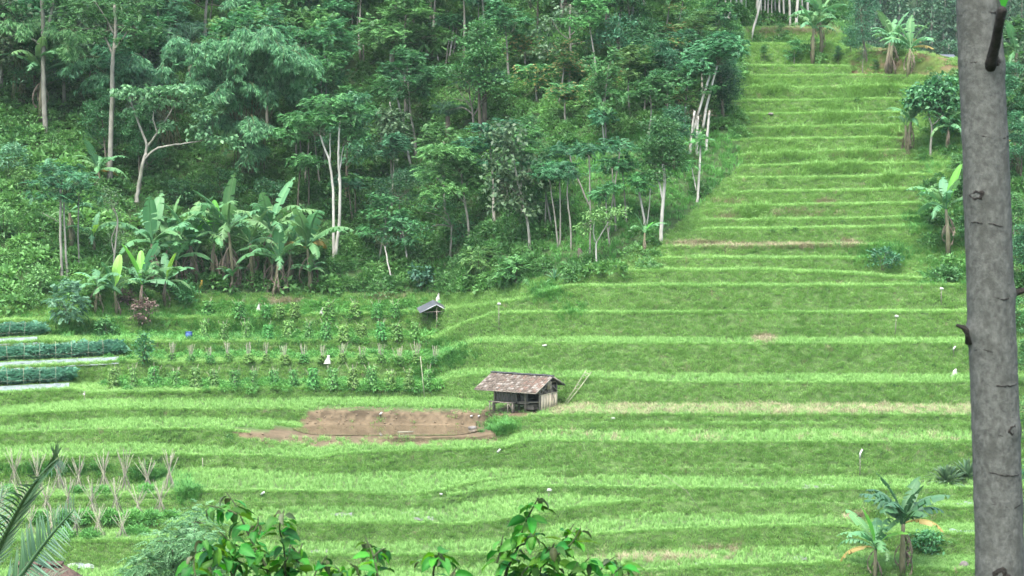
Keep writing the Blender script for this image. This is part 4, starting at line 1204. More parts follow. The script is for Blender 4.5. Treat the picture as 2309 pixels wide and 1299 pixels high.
k = 0
for pl, wd in (([(1012, 140), (1018, 100), (1024, 55)], 5), ([(1020, 136), (1026, 95), (1030, 52)], 5), ([(1004, 150), (1010, 110), (1014, 60)], 4), ([(955, 142), (952, 115), (950, 90)], 4), ([(962, 144), (960, 118), (957, 92)], 4), ([(966, 143), (964, 115), (962, 95)], 4),
               ([(990, 148), (984, 110), (982, 80)], 4), ([(1084, 85), (1080, 50), (1078, 5)], 4), ([(1095, 60), (1093, 30), (1092, -10)], 3), ([(938, 152), (934, 130), (931, 105)], 4), ([(822, 150), (820, 125), (819, 100)], 4), ([(795, 70), (794, 40), (793, 10)], 3), ([(805, 72), (806, 45), (808, 10)], 3),
               ([(858, 345), (860, 300), (858, 270)], 4), ([(915, 352), (906, 320), (900, 300)], 3), ([(1365, 340), (1360, 300), (1358, 270)], 3), ([(1505, 280), (1506, 230), (1504, 180)], 4), ([(1528, 70), (1533, 40), (1540, 5)], 4)):
    own_tree('slim_tree', ordinal(k) + ' listed pale thin trunk, from the sugar palm outward in the upper forest' if False else 'pale thin trunk ' + ('among the cluster left of the sugar palm top' if k < 7 else ('at the top edge above the sugar palm' if k < 9 else ('left of the trunk cluster in the upper forest' if k < 13 else ('beside the strongly curved trunk' if k < 15 else 'near the copper tipped trees')))) + ', ' + ordinal(k if k < 7 else (k - 7 if k < 9 else (k - 9 if k < 13 else (k - 13 if k < 15 else k - 15)))) + ' of these',
             pl[0], [(pl, wd, wd * 0.7)], [(pl[-1][0], pl[-1][1] - 8, 38, 14, 14)], 'feathery', 8, 0.28, M['bark_pale'] if k % 3 else M['bark_white'], ft, 0, 130 + k, group='thin trunks in the upper forest')
    k += 1
# white trunk grove at the top
k = 0
for u, vb, wd, tilt in ((1620, 48, 3, 0), (1635, 45, 3, 1), (1648, 50, 2, 0), (1672, 55, 8, -1), (1680, 50, 4, 2), (1694, 84, 6, 14), (1702, 56, 9, 6), (1716, 45, 4, 0), (1724, 40, 4, 1), (1731, 40, 4, 1), (1740, 42, 3, 0), (1748, 34, 4, 0), (1768, 45, 5, -2), (1782, 55, 6, -2), (1795, 60, 8, 3), (1808, 50, 4, 1), (1660, 46, 4, 1), (1690, 44, 4, 0), (1757, 40, 5, 0), (1822, 52, 6, -1)):
    own_tree('white_trunk_tree', ordinal(k) + ' white trunk from the left in the grove above the upper terraces', (u, vb), [([(u, vb), (u + tilt, vb - 50), (u + tilt * 2, vb - 110), (u + 3 * tilt, vb - 190)], wd, wd * 0.7)],
             [(u + tilt * 2, vb - 185, 45, 30, 20)], 'feathery', 7, 0.3, M['bark_white'], [M['feathery']], 0, 90 + k, group='white trunk grove')
    k += 1
own_tree('tall_bushy_tree', 'tall dark bushy tree between the white trunk grove and the far hill', (1955, 140), [([(1955, 140), (1945, 80), (1940, 20)], 7, 4)], [(1945, 20, 36, 34, 60), (1935, 60, 32, 26, 40), (1950, 95, 36, 20, 36), (1940, -30, 34, 30, 40)], 'small', 22, 0.34, M['bark_brown'], [M['broad']], 0, 28)
own_tree('round_shrub_tree', 'rounded broad leaved tree at the right edge of the upper terraces', (2098, 350), [([(2098, 350), (2100, 310), (2102, 285), (2095, 265)], 6, 4), ([(2102, 285), (2115, 262)], 4, 2)], [(2105, 210, 52, 26, 90), (2130, 235, 36, 28, 50), (2085, 230, 40, 22, 40), (2125, 180, 28, 14, 20), (2140, 280, 26, 26, 26)], 'big', 7, 0.24, M['bark_pale'], [M['broad']], 0, 29)

# ---- bamboo
def bamboo(name, label, base, plumes, seed):
    r = np.random.default_rng(seed)
    B = ground(*base)
    k = ppm(B[1])
    cb, lb = MB(), MB()
    for (u, v, spread_, n) in plumes:
        top = at(u, v, B[1] - r.uniform(1.0, 4.5)) - B
        for i in range(n):
            p0 = r.normal(0, 0.5, 3) * np.array([1, 1, 0])
            e = top + r.normal(0, 1, 3) * np.array([spread_ / k * 0.5, 0.9, 0.45])
            c1 = p0 + np.array([0, 0, e[2] * 0.75]) + (e - p0) * np.array([0.25, 0.25, 0])
            e2 = e + (e - p0) * np.array([0.18, 0.25, 0]) + np.array([r.normal(0, 0.6), -abs(r.normal(0.5, 0.5)), -r.uniform(1.0, 2.6)])
            t = np.linspace(0, 1, 16)[:, None]
            path = (1 - t) ** 3 * p0 + 3 * (1 - t) ** 2 * t * c1 + 3 * (1 - t) * t * t * (e + np.array([0, 0, 0.7])) + t ** 3 * e2
            tube(cb, path, np.linspace(0.055, 0.010, 16), 5, cap=False)
            m_ = 130
            f = r.uniform(0.45, 1.0, m_)
            q = np.stack([np.interp(f, t[:, 0], path[:, c]) for c in range(3)], -1)
            a = r.uniform(0, 6.283, m_)
            off = np.stack([np.cos(a), np.sin(a), -0.7 * np.ones(m_)], -1) * r.uniform(0.1, 0.75, m_)[:, None]
            q = q + off
            per = 7
            P = np.repeat(q, per, 0) + r.normal(0, 0.06, (m_ * per, 3))
            D = np.repeat(nrm(off * np.array([1, 1, 0.4])), per, 0) * 0.55 + r.normal(0, 0.4, (m_ * per, 3)) + np.array([0, 0, -0.85])
            leafq(lb, P, D, r.normal(0, 1, (m_ * per, 3)), r.uniform(0.28, 0.55, m_ * per), r.uniform(0.05, 0.085, m_ * per), np.clip(np.repeat(r.uniform(0.1, 0.9, m_), per) + r.normal(0, 0.15, m_ * per), 0, 1), bend=0.25)
    t = thing(name, label, 'bamboo', tuple(B))
    tag(link('culm', cb.mesh('culms', M['culm'], True), t), kind='stuff')
    link('foliage', lb.mesh('bamboo_foliage', M['bamboo_leaf']), t)
    return t
bamboo('bamboo_clump', 'large drooping bamboo clump with pale plumes left of the forest centre', (560, 390), [(455, 70, 70, 7), (520, 40, 60, 6), (600, 75, 70, 8), (690, 110, 60, 8), (520, 165, 50, 6), (560, 240, 40, 5), (640, 40, 60, 5), (450, 130, 50, 5), (545, 110, 50, 5), (620, 165, 50, 5), (570, 300, 40, 4), (500, 235, 40, 4)], 201)
bamboo('bamboo_clump', 'bamboo plumes hanging behind the tall straight pale trunk', (380, 330), [(340, 110, 60, 6), (280, 150, 50, 5), (400, 60, 50, 5), (220, 130, 50, 4)], 202)
bamboo('bamboo_clump', 'shaded bamboo hanging at the top left corner behind the forked pale tree', (40, 230), [(30, 10, 60, 5), (90, 20, 50, 5), (150, 60, 40, 4)], 203)
bamboo('bamboo_clump', 'small bamboo plume at the top edge, right of the large bamboo clump', (680, 140), [(600, 0, 50, 5), (690, -10, 50, 4), (640, -40, 50, 4)], 204)

PROTECT.extend((u_, v_, 330) for u_, v_ in ((455, 70), (520, 40), (600, 75), (690, 110), (520, 165), (560, 240), (450, 130), (620, 165), (500, 235), (340, 110), (1092, 205), (1110, 240), (1060, 190)))
# ---- sugar palms
def sugar_palm(label, base, crown, n, Lf, seed, name='sugar_palm'):
    r = np.random.default_rng(seed)
    B = ground(*base)
    C = at(*crown, B[1]) - B
    t = thing(name, label, 'palm tree', tuple(B))
    tb = MB()
    tube(tb, [(0, 0, -0.3), C * 0.5 + r.normal(0, 0.05, 3), C], [0.28, 0.22, 0.2], 8)
    link('trunk', tb.mesh('palm_trunk', M['bark_brown'], True), t)
    for i in range(n):
        a = i * 2.399 + r.normal(0, 0.2)
        el = r.uniform(0.55, 1.35)
        D = np.array([math.cos(a) * math.cos(el), math.sin(a) * math.cos(el), math.sin(el)])
        mb = MB()
        s = np.linspace(0, 1, 10)[:, None]
        pts = C + D * Lf * s - np.array([0, 0, 0.45 * Lf]) * s ** 2.2
        tube(mb, pts, np.linspace(0.045, 0.01, 10), 4, cap=False)
        S = nrm(np.cross(D, [0, 0, 1.0]))
        K = 34
        f = np.repeat(np.linspace(0.18, 1, K), 2)
        sg = np.tile([-1, 1], K)
        q = np.stack([np.interp(f, s[:, 0], pts[:, c]) for c in range(3)], -1)
        d = S * sg[:, None] * 0.75 + D * 0.45 + r.normal(0, 0.14, (2 * K, 3)) + np.array([0, 0, -0.25])
        leafq(mb, q, d, np.array([0, 0, 1.0]) + r.normal(0, 0.3, (2 * K, 3)), 0.85 * np.sin(math.pi * (0.2 + 0.72 * f)) * r.uniform(0.85, 1.1, 2 * K), 0.05, r.uniform(0, 1, 2 * K), bend=0.35)
        link('frond', mb.mesh('palm_frond', M['palm_leaf']), t)
    return t
sugar_palm('bluish sugar palm with arching fronds in the middle of the forest', (1092, 300), (1092, 205), 20, 3.6, 301)
sugar_palm('dark sugar palm deep in the shade left of the large bamboo clump', (430, 240), (430, 95), 15, 3.4, 302)
sugar_palm('sugar palm at the top edge right of the sparse dull leaved tree', (1370, 90), (1370, 25), 14, 3.2, 303)
sugar_palm('shaded sugar palm between the bare grey tree and the bright tree', (1012, 330), (1010, 262), 12, 2.4, 304)

# ---- forest fill: trees one can tell apart, row by row up the slope
r = np.random.default_rng(42)
fill = []
bands = [(640, 'lowest', 0.55), (575, 'second', 0.8), (505, 'third', 1.0), (440, 'fourth', 1.0), (375, 'fifth', 1.0), (310, 'sixth', 1.0), (250, 'seventh', 1.0), (190, 'eighth', 1.0), (130, 'ninth', 1.0), (75, 'tenth', 1.0), (20, 'eleventh', 1.0), (-50, 'topmost', 1.0), (-130, 'hidden', 1.0)]
def edge_u(v):
    return float(np.interp(v, [60, 150, 350, 380, 480, 560, 640], [1640, 1640, 1560, 1540, 1440, 1180, 900]))
for bi, (vb, bn, keep) in enumerate(bands):
    u = -90 + r.uniform(0, 60)
    while u < edge_u(vb) - 25:
        uu, vv = u + r.normal(0, 12), vb + r.normal(0, 14)
        u += r.uniform(50, 88)
        if vv > 560 and uu < 840 or vv > 470 and uu < 720:      # bananas and fields
            continue
        if uu < 235 and 270 < vv < 720:                           # weedy slope
            continue
        if 380 < uu < 560 and 60 < vv < 470 and r.uniform() < 0.7:   # bamboo
            continue
        if r.uniform() > keep:
            continue
        x = uu / 1600
        if uu < 420:
            kd = r.choice(['broad', 'feathery', 'dull', 'layered', 'dark'], p=[.35, .2, .2, .15, .1])
        elif vv < 260 and uu < 1150:
            kd = r.choice(['feathery', 'feathery_light', 'layered', 'broad', 'slim'], p=[.34, .22, .2, .1, .14])
        elif uu > 1150 and vv < 330:
            kd = r.choice(['feathery', 'toona', 'layered', 'broad', 'dull', 'feathery_light'], p=[.25, .22, .18, .14, .09, .12])
        else:
            kd = r.choice(['feathery', 'layered', 'broad', 'slim', 'feathery_light', 'dull'], p=[.26, .2, .16, .2, .1, .08])
        hpx = r.uniform(170, 270) if vv < 350 else r.uniform(170, 235)
        if uu > 1150 and 150 < vv < 420:
            hpx *= 0.72
        if vv > 520:
            hpx *= 0.75
        if uu > 1480:
            hpx *= 0.62
        hid = sum(1 for pu, pv, pb in PROTECT if vv > pb - 8 and abs(pu - uu) < hpx * 0.30 and vv - hpx * 1.02 < pv < vv - hpx * 0.38)
        if hid and r.uniform() < 0.62:
            continue
        fill.append([bi, uu, vv, kd, hpx, bn])
NAMES = {'feathery': ('feathery_tree', 'dark feathery tree'), 'feathery_light': ('feathery_tree', 'bright feathery tree'), 'layered': ('layered_tree', 'broad tiered tree'),
         'broad': ('broadleaf_tree', 'bushy broadleaf tree'), 'dull': ('teak_tree', 'dull big leaved tree'), 'toona': ('copper_tipped_tree', 'copper tipped plume tree'), 'dark': ('dark_tree', 'dense dark tree'), 'slim': ('slim_tree', 'slim high crowned tree')}
cnt = {}
for bi, uu, vv, kd, hpx, bn in sorted(fill, key=lambda f: (f[0], f[1])):
    key = (bi, kd)
    i = cnt.get(key, 0)
    cnt[key] = i + 1
    P = ground(uu, vv)
    Hm = hpx / ppm(P[1])
    sz = Hm / LIB[kd][0][0]
    nm, ds = NAMES[kd]
    lab = '%s, %s of these from left in forest\'s %s row' % (ds, ordinal(i), bn if bn != 'hidden' else 'back')
    make_tree(kd, int(r.integers(0, 9)), tuple(P), r.uniform(0, 6.28), sz * r.uniform(0.85, 1.15) * (1.15 if kd == 'slim' else 1.0), sz, nm, lab, 'forest trees on the slope')
k = 0
for u, v, kd, hpx in ((1545, 300, 'feathery', 150), (1500, 250, 'broad', 140), (1520, 385, 'broad', 130), (1585, 225, 'feathery', 140), (1655, 150, 'broad', 90), (1615, 130, 'feathery', 110), (1460, 330, 'feathery', 150), (1535, 200, 'layered', 130), (1475, 215, 'layered', 140), (1420, 260, 'feathery_light', 140), (1640, 205, 'broad', 80), (1570, 150, 'feathery_light', 110)):
    P = ground(u, v)
    sz = hpx / ppm(P[1]) / LIB[kd][0][0]
    make_tree(kd, k, tuple(P), k * 1.9, sz * 1.25, sz, 'forest_edge_tree', ordinal(k) + ' full crowned tree in the belt along the upper terraces\' left edge', 'trees along the upper terraces')
    k += 1
# bushes and trees right of the fore trunk and along the right edge of the terraces
k = 0
for u, v, kd, hpx in ((2265, 300, 'broad', 150), (2300, 420, 'broad', 150), (2285, 560, 'young', 110), (2320, 660, 'broad', 150), (2200, 330, 'broad', 120), (2190, 450, 'broad', 90), (2340, 250, 'dull', 150), (2280, 760, 'young', 90), (2330, 880, 'broad', 130), (2310, 1010, 'young', 110), (2160, 420, 'young', 70),
                      (2230, 200, 'broad', 110), (2290, 190, 'feathery_light', 130), (2180, 560, 'young', 70), (2330, 1150, 'broad', 120)):
    P = ground(u, v)
    sz = hpx / ppm(P[1]) / LIB[kd][0][0]
    make_tree(kd, k, tuple(P), k * 1.7, sz * 1.1, sz, 'leafy_bush', ordinal(k) + ' leafy bush in the belt at the right edge behind the near trunk', 'bushes at the right edge', 'bush')
    k += 1
k = 0
for u, v, kd, hpx in ((1725, 140, 'young', 36), (1790, 148, 'young', 55), (1890, 148, 'broad', 40), (1975, 165, 'young', 30), (1760, 95, 'young', 40), (1920, 120, 'broad', 50), (1945, 165, 'sparse', 60)):
    P = ground(u, v)
    sz = hpx / ppm(P[1]) / LIB[kd][0][0]
    make_tree(kd, k, tuple(P), k * 1.3, sz * 1.2, sz, 'leafy_bush', ordinal(k) + ' small bush on the bank above the upper terraces', 'bushes on the top bank', 'bush')
    k += 1

# far forest on the hill beyond: one mass of slim trees
r = np.random.default_rng(9)
n = 2200
fi, fj = r.integers(0, FX.shape[0] - 1, n), r.integers(0, FX.shape[1] - 1, n)
a, b = r.uniform(0, 1, (2, n))
P = np.stack([FX[fi, fj] + a * (FX[0, 1] - FX[0, 0]), FY[fi, fj] + b * (FY[1, 0] - FY[0, 0]), FZ[fi, fj] + b * (FZ[fi + 1, fj] - FZ[fi, fj])], -1)
far_t = []
for s in range(3):
    rr = np.random.default_rng(500 + s)
    mb = MB()
    tube(mb, [(0, 0, -1), (rr.normal(0, 0.3), 0, 9), (rr.normal(0, 0.4), 0, 17)], [0.28, 0.2, 0.08], 5, mat=1)
    m_ = 420
    d = rand_dir(rr, m_, 0.1)
    hz = rr.uniform(0, 1, m_)
    Pq = np.stack([d[:, 0] * (2.6 - 1.6 * hz), d[:, 1] * (2.6 - 1.6 * hz), 7 + 11 * hz], -1)
    leafq(mb, Pq, d + np.array([0, 0, -0.2]), np.array([0, 0, 1.0]) + rr.normal(0, 0.4, (m_, 3)), rr.uniform(0.7, 1.4, m_), rr.uniform(0.4, 0.8, m_), rr.uniform(0, 1, m_))
    far_t.append(mb.mesh('far_tree', [leaf_mat('far leaf', (0.016, 0.05, 0.028), (0.05, 0.13, 0.065), inst=True), M['bark_pale']]))
scatter('far_forest', far_t, P, np.stack([np.zeros(n), np.zeros(n), r.uniform(0, 6.28, n)], -1), r.uniform(0.5, 0.9, n), r.uniform(0.2, 0.9, n), 'slim trees massed on the far hillside', 'forest')

# ------------------------------------------------------------------ banana plants: every leaf a part
def banana_leaf(name, mat, Ln, Wd, e0, curl, torn, seed, hang=0.25):
    """Blade along local +X starting at the stalk; rises by angle e0 then arches over; torn blades are split into hanging strips."""
    r = np.random.default_rng(seed)
    mb = MB()
    n = 22
    t = np.linspace(0, 1, n)
    ang = e0 - curl * t ** 1.5
    dx, dz = np.cos(ang), np.sin(ang)
    x = np.concatenate([[0], np.cumsum((dx[:-1] + dx[1:]) / 2 / (n - 1))]) * Ln
    zz = np.concatenate([[0], np.cumsum((dz[:-1] + dz[1:]) / 2 / (n - 1))]) * Ln
    mid = np.stack([x, 0 * x, zz], -1)
    up = np.stack([-np.sin(ang), 0 * ang, np.cos(ang)], -1)
    tube(mb, mid, np.linspace(0.045, 0.012, n) * Ln / 2.2, 5, 0.95, cap=False)
    s0 = 0.16
    w = np.where(t > s0, Wd * 1.18 / 2 * np.sin(np.clip((t - s0) / (1 - s0), 0, 1) * math.pi) ** 0.42, 0)
    w = w * (1 - 0.25 * t)
    for sg in (-1, 1):
        i = 0
        while i < n - 1:
            if t[i + 1] <= s0:
                i += 1
                continue
            ln = int(r.integers(1, 3)) if torn > 0 and r.uniform() < torn else int(r.integers(3, 8))
            j = min(n - 1, i + ln)
            dr = hang + (r.uniform(0, 0.55) * torn)
            sh = r.normal(0, 0.04) * torn
            V, tt = [], []
            for k in range(i, j + 1):
                kk = t[k]
                gap = 0.0
                if torn > 0 and (k == i or k == j):
                    gap = 0.012 * Ln * (1 if k == i else -1)
                a = mid[k] + np.array([gap * 0, 0, 0])
                wk = max(w[k], 0.02)
                b = a + np.array([dx[k], 0, dz[k]]) * (gap * 2 + 0.12 * wk + sh) + np.array([0, sg * wk * (1 - dr * 0.4), 0]) - np.array([0, 0, 1.0]) * wk * dr + up[k] * wk * 0.12
                c = (a + b) / 2 + up[k] * wk * 0.10
                V += [a, c, b]
                tt += [0.85, 0.35 + 0.1 * (k % 2), 0.3 + 0.12 * r.uniform()]
            m_ = j - i
            Q = []
            for k in range(m_):
                q = k * 3
                Q += [(q, q + 3, q + 4, q + 1), (q + 1, q + 4, q + 5, q + 2)]
            mb.add(V, Q, None, np.clip(tt, 0, 1))
            i = j
    return mb.mesh(name, mat, True)

BL = {}
BL['up'] = [banana_leaf('banana_leaf', M['banana'], 2.3, 0.62, 1.35, 0.5, 0.25, 1, 0.05), banana_leaf('banana_leaf', M['banana'], 2.1, 0.60, 1.2, 0.7, 0.5, 2, 0.1)]
BL['arch'] = [banana_leaf('banana_leaf', M['banana'], 2.3, 0.60, 0.95, 1.5, tr, 3 + i, 0.3) for i, tr in enumerate((0.5, 0.8, 1.0, 0.6))]
BL['low'] = [banana_leaf('banana_leaf', M['banana'], 2.1, 0.55, 0.5, 1.7, tr, 9 + i, 0.4) for i, tr in enumerate((0.5, 0.9))]
BL['darkarch'] = [banana_leaf('banana_leaf', M['banana_dark'], 2.2, 0.82, 0.9, 1.3, tr, 33 + i, 0.3) for i, tr in enumerate((0.7, 0.95, 0.8))]
BL['darkup'] = [banana_leaf('banana_leaf', M['banana_dark'], 2.2, 0.62, 1.3, 0.7, 0.6, 37, 0.15)]
BL['young'] = [banana_leaf('banana_leaf', M['banana_young'], 2.2, 0.55, 1.4, 0.35, 0.0, 13, -0.1), banana_leaf('banana_leaf', M['banana_young'], 1.9, 0.5, 1.0, 1.2, 0.1, 14, 0.1)]
BL['yellow'] = [banana_leaf('banana_leaf', M['banana_yellow'], 2.0, 0.45, 0.45, 1.5, 0.8, 15, 0.6), banana_leaf('banana_leaf', M['banana_yellow'], 2.0, 0.45, 0.2, 0.9, 0.7, 16, 0.6)]
BL['dead'] = [banana_leaf('dead_leaf', M['banana_dead'], 1.5, 0.34, -0.5, 1.9, 1.0, 17 + i, 0.9) for i in range(3)]

def banana(label, base, top, size, seed, up=2, arch=4, low=2, young=1, yellow=0, dead=3, stems=1, name='banana_plant', dark=False):
    """base: photo pixel of the foot; top: photo row where the stem ends; size: leaf length in photo pixels."""
    r = np.random.default_rng(seed)
    B = ground(*base)
    k = ppm(B[1])
    t = thing(name, label, 'banana plant', tuple(B))
    hs_ = (base[1] - top) / k
    sc = size / k / 2.2
    for q in range(stems):
        off = np.array([0, 0, 0]) if q == 0 else np.array([r.normal(0, 0.3), r.uniform(0.2, 0.7), 0])
        hh = hs_ * (1 if q == 0 else r.uniform(0.7, 0.95))
        mb = MB()
        p = np.array([(0, 0, -0.25), (r.normal(0, 0.02), 0, hh * 0.4), (r.normal(0, 0.05) * hh, 0, hh)]) + off
        tube(mb, p, np.array([0.15, 0.12, 0.07]) * max(0.5, min(1.3, hh / 2)), 8)
        link('stem', mb.mesh('banana_stem', M['banana_stem'], True), t)
        C = p[-1]
        a0 = r.uniform(0, 6.28)
        seq = ['young'] * young + ['up'] * up + ['arch'] * (arch + 2) + ['low'] * (low + 1) + ['yellow'] * yellow
        if q:
            seq = ['up'] * 1 + ['arch'] * 3
        for i, kd in enumerate(seq):
            kd = {'arch': 'darkarch', 'low': 'darkarch', 'up': 'darkup'}.get(kd, kd) if dark else kd
            me = BL[kd][int(r.integers(0, len(BL[kd])))]
            o = link('leaf', me, t, tuple(C + r.normal(0, 0.03, 3)), (r.normal(0, 0.12), r.normal(0, 0.12), a0 + i * 2.4 + r.normal(0, 0.2)), sc * r.uniform(0.8, 1.1) * (0.8 if q else 1))
            if kd == 'yellow':
                o['label'] = 'yellowed leaf hanging from the plant'
        for i in range(dead + 2):
            f = r.uniform(0.5, 1.0)
            link('dead_leaf', BL['dead'][i % 3], t, tuple(p[0] + (C - p[0]) * f), (r.normal(0, 0.15), 0.2, r.uniform(0, 6.28)), sc * r.uniform(0.6, 0.95))['label'] = 'dry brown leaf hanging along the stem'
    return t

banana('banana plant with one tall bright upright leaf behind the forked pale tree', (92, 275), 165, 115, 1, 2, 4, 2, 2, 0, 3)
banana('tall banana plant at the left end of the clump, broad leaves fanned out', (345, 640), 548, 120, 2, 2, 4, 2, 0, 0, 3)
banana('banana plant with two broad paddle leaves standing in the middle of the clump', (440, 632), 552, 130, 3, 3, 4, 2, 1, 0, 4, 2)
banana('banana plant with brown leaf skirt in front of the two paddle leaves', (398, 640), 585, 115, 4, 2, 4, 1, 0, 0, 3)
banana('tall banana plant with raised pale leaf, right of the two paddle leaves', (525, 650), 520, 135, 5, 2, 5, 2, 0, 0, 5, 2)
banana('banana plant with thick brown skirted trunk, second from the right of the clump', (622, 662), 588, 110, 6, 2, 4, 2, 1, 0, 5, 2)
banana('tall banana plant behind the thick brown skirted one', (610, 640), 520, 130, 7, 2, 4, 1, 0, 0, 2)
banana('banana plant with yellowing drooping leaves at the right end of the clump', (700, 655), 560, 135, 8, 2, 4, 1, 0, 2, 1)
banana('small young banana plant in front of the tall one with raised leaf', (524, 662), 622, 52, 9, 1, 3, 1, 1, 0, 1)
banana('small banana plant between the thick trunked and the yellowing one', (702, 660), 612, 60, 10, 1, 3, 2, 0, 0, 1)
banana('banana plant with a bright upright leaf right of the three slim trunks', (216, 705), 645, 85, 11, 1, 3, 2, 1, 0, 3)
banana('bright leaved banana plant low in front of the clump', (318, 700), 640, 100, 12, 1, 4, 2, 2, 0, 3)
banana('banana plant with light leaves on the weedy slope left of the clump', (213, 560), 535, 70, 13, 1, 3, 1, 1, 0, 1)
banana('banana plant half hidden behind the umbrella shaped tree', (225, 425), 385, 80, 14, 1, 3, 2, 0, 1, 3)
banana('dark banana plant under the crown of the left slim trunks', (162, 560), 480, 60, 15, 1, 2, 1, 0, 0, 6)
banana('banana plant squeezed between the left end plant and the two paddle leaves', (388, 600), 530, 100, 31, 2, 4, 1, 0, 0, 3)
banana('banana plant filling the gap left of the tall one with raised pale leaf', (480, 640), 545, 105, 32, 2, 4, 1, 1, 0, 4)
banana('banana plant filling the gap right of the tall one with raised pale leaf', (568, 645), 548, 105, 33, 1, 4, 2, 0, 0, 4)
banana('low banana plant at the very front left of the purple shrub', (262, 708), 655, 80, 34, 1, 4, 1, 1, 0, 2)
banana('low banana plant between the purple shrub and the leafy shrub', (372, 690), 635, 85, 35, 1, 4, 2, 1, 0, 2)
banana('banana plant standing behind the one with yellowing drooping leaves', (655, 640), 560, 105, 36, 2, 4, 1, 0, 0, 2)
banana('small banana plant with pale leaf among the trees on the grassy margin', (1452, 578), 525, 55, 16, 1, 2, 0, 1, 0, 1)
banana('banana plant with thin trunk, left one of the pair at the top of the terraces', (1832, 148), 65, 70, 17, 1, 4, 2, 0, 0, 1)
banana('banana plant with leaning trunk, right one of the pair at the top of the terraces', (1852, 125), 38, 80, 18, 3, 3, 2, 1, 0, 2)
banana('banana plant with brown tattered leaves, left one of the pair on the bare mound', (2008, 168), 90, 80, 19, 3, 3, 1, 0, 1, 4, 2)
banana('banana plant with yellowing leaves, right one of the pair on the bare mound', (2048, 172), 110, 80, 20, 3, 3, 1, 0, 1, 3)
banana('banana clump with pale tattered leaves beside the rounded tree at the right', (2048, 345), 275, 75, 21, 4, 2, 1, 0, 0, 4, 2)
banana('banana plant with bright upright leaves and brown skirt left of the near trunk', (2138, 580), 470, 105, 22, 2, 4, 2, 2, 0, 5)
banana('large dark banana plant with torn leaves and one yellow leaf at the bottom right', (2034, 1292), 1178, 138, 23, 3, 6, 3, 0, 1, 4, dark=True)
banana('light green banana plant with a yellow leaf at the bottom right', (1972, 1310), 1232, 118, 24, 1, 5, 2, 2, 1, 2)
banana('banana plant with pale raised leaves just right of the near trunk', (2290, 200), 120, 75, 25, 3, 3, 1, 1, 0, 2)
banana('banana plant drooping low behind the near trunk', (2296, 390), 320, 80, 26, 1, 3, 2, 0, 1, 3)
banana('dark wide leaved banana plant under the rounded tree at the right', (2135, 345), 285, 70, 27, 1, 4, 2, 0, 0, 1)

# ------------------------------------------------------------------ other plants one can point at
def rosette(name, label, cat, base, hpx, n, mat, wide, seed, up=0.9, stalk=False, torn=0.0):
    r = np.random.default_rng(seed)
    B = ground(*base)
    k = ppm(B[1])
    L_ = hpx / k
    t = thing(name, label, cat, tuple(B))
    for i in range(n):
        a = i * 2.4 + r.normal(0, 0.3)
        e = r.uniform(0.3, up + 0.4)
        mb = MB()
        D = np.array([math.cos(a) * math.cos(e), math.sin(a) * math.cos(e), math.sin(e)])
        S = np.array([-math.sin(a), math.cos(a), 0])
        q0 = np.array([0, 0, 0.0])
        if stalk:
            q1 = D * L_ * 0.6
            tube(mb, [q0, q1 * 0.5 + np.array([0, 0, 0.05]), q1], [0.02, 0.015, 0.012], 4)
            d2 = nrm(D * np.array([1, 1, 0]) + np.array([0, 0, -0.6]))
            leafq(mb, [q1], [d2], [[0, 0, 1.0]], L_ * 0.55, L_ * 0.55 * wide, r.uniform(0.3, 1), fold=0.1)
        else:
            s = np.linspace(0, 1, 6)
            c = D * L_ * s[:, None] - np.array([0, 0, L_ * 0.35]) * (s ** 2)[:, None]
            w = L_ * wide * np.sin(math.pi * np.clip(s * 0.9 + 0.1, 0, 1)) ** 0.7 / 2
            V = np.concatenate([c - S * w[:, None], c + S * w[:, None]])
            mb.add(V, [(j, j + 1, j + 7, j + 6) for j in range(5)], None, np.tile(np.linspace(0.2, 0.9, 6), 2))
        link('leaf', mb.mesh('plant_leaf', mat), t)
    return t
rosette('broadleaf_plant', 'round leaved plant directly behind the small grey roofed shelter', 'plant', (992, 690), 24, 12, M['feathery_light'], 0.9, 2, 1.1, True)
rosette('screwpine_shrub', 'spiky shrub with narrow arching leaves left of the near trunk, above the torn banana', 'shrub', (2135, 1092), 70, 80, M['dull'], 0.10, 3, 1.2)
rosette('screwpine_shrub', 'spiky dark shrub with narrow arching leaves right against the near trunk', 'shrub', (2182, 1082), 76, 60, M['dull'], 0.10, 4, 1.2)
rosette('lemongrass_clump', 'grey green clump of long narrow leaves among ferns at the forest foot', 'plant', (1250, 632), 42, 40, M['greyleaf'], 0.06, 5, 1.3)
def clump(name, label, base, hpx, wpx, n, kind, mat, seed, cat='shrub'):
    r = np.random.default_rng(seed)
    B = ground(*base)
    k = ppm(B[1])
    tb, cb = MB(), MB()
    hh, ww = hpx / k, wpx / k
    d = rand_dir(r, n, 0.2)
    P = np.array([0, 0, hh * 0.55]) + d * np.array([ww / 2, ww / 2, hh * 0.45]) * r.uniform(0.3, 1, (n, 1)) ** 0.5
    for q in P[::max(1, n // 6)]:
        tube(tb, [(0, 0, -0.1), q * 0.5 * np.array([0.6, 0.6, 1]), q], [0.03, 0.02, 0.008], 4, cap=False)
    sprays(cb, P, d, kind, r, 12 if kind != 'feathery' else 4, 0.18)
    t = thing(name, label, cat, tuple(B))
    link('stem', tb.mesh('shrub_stem', M['bark_brown'], True), t)
    link('foliage', cb.mesh('shrub_foliage', mat), t)
clump('climbing_shrub', 'bright green column of climbing leaves between the vegetable beds and bean rows', (325, 822), 72, 30, 40, 'broad', M['feathery_light'], 1)
clump('flowering_shrub', 'leafy shrub with white blossoms left of the purple shrub', (238, 762), 44, 44, 40, 'broad', M['broad'], 2)
clump('leafy_shrub', 'feathery young tree cluster left of the banana clump, above the vegetable beds', (155, 740), 110, 80, 60, 'feathery', M['fern_leaf'], 3)
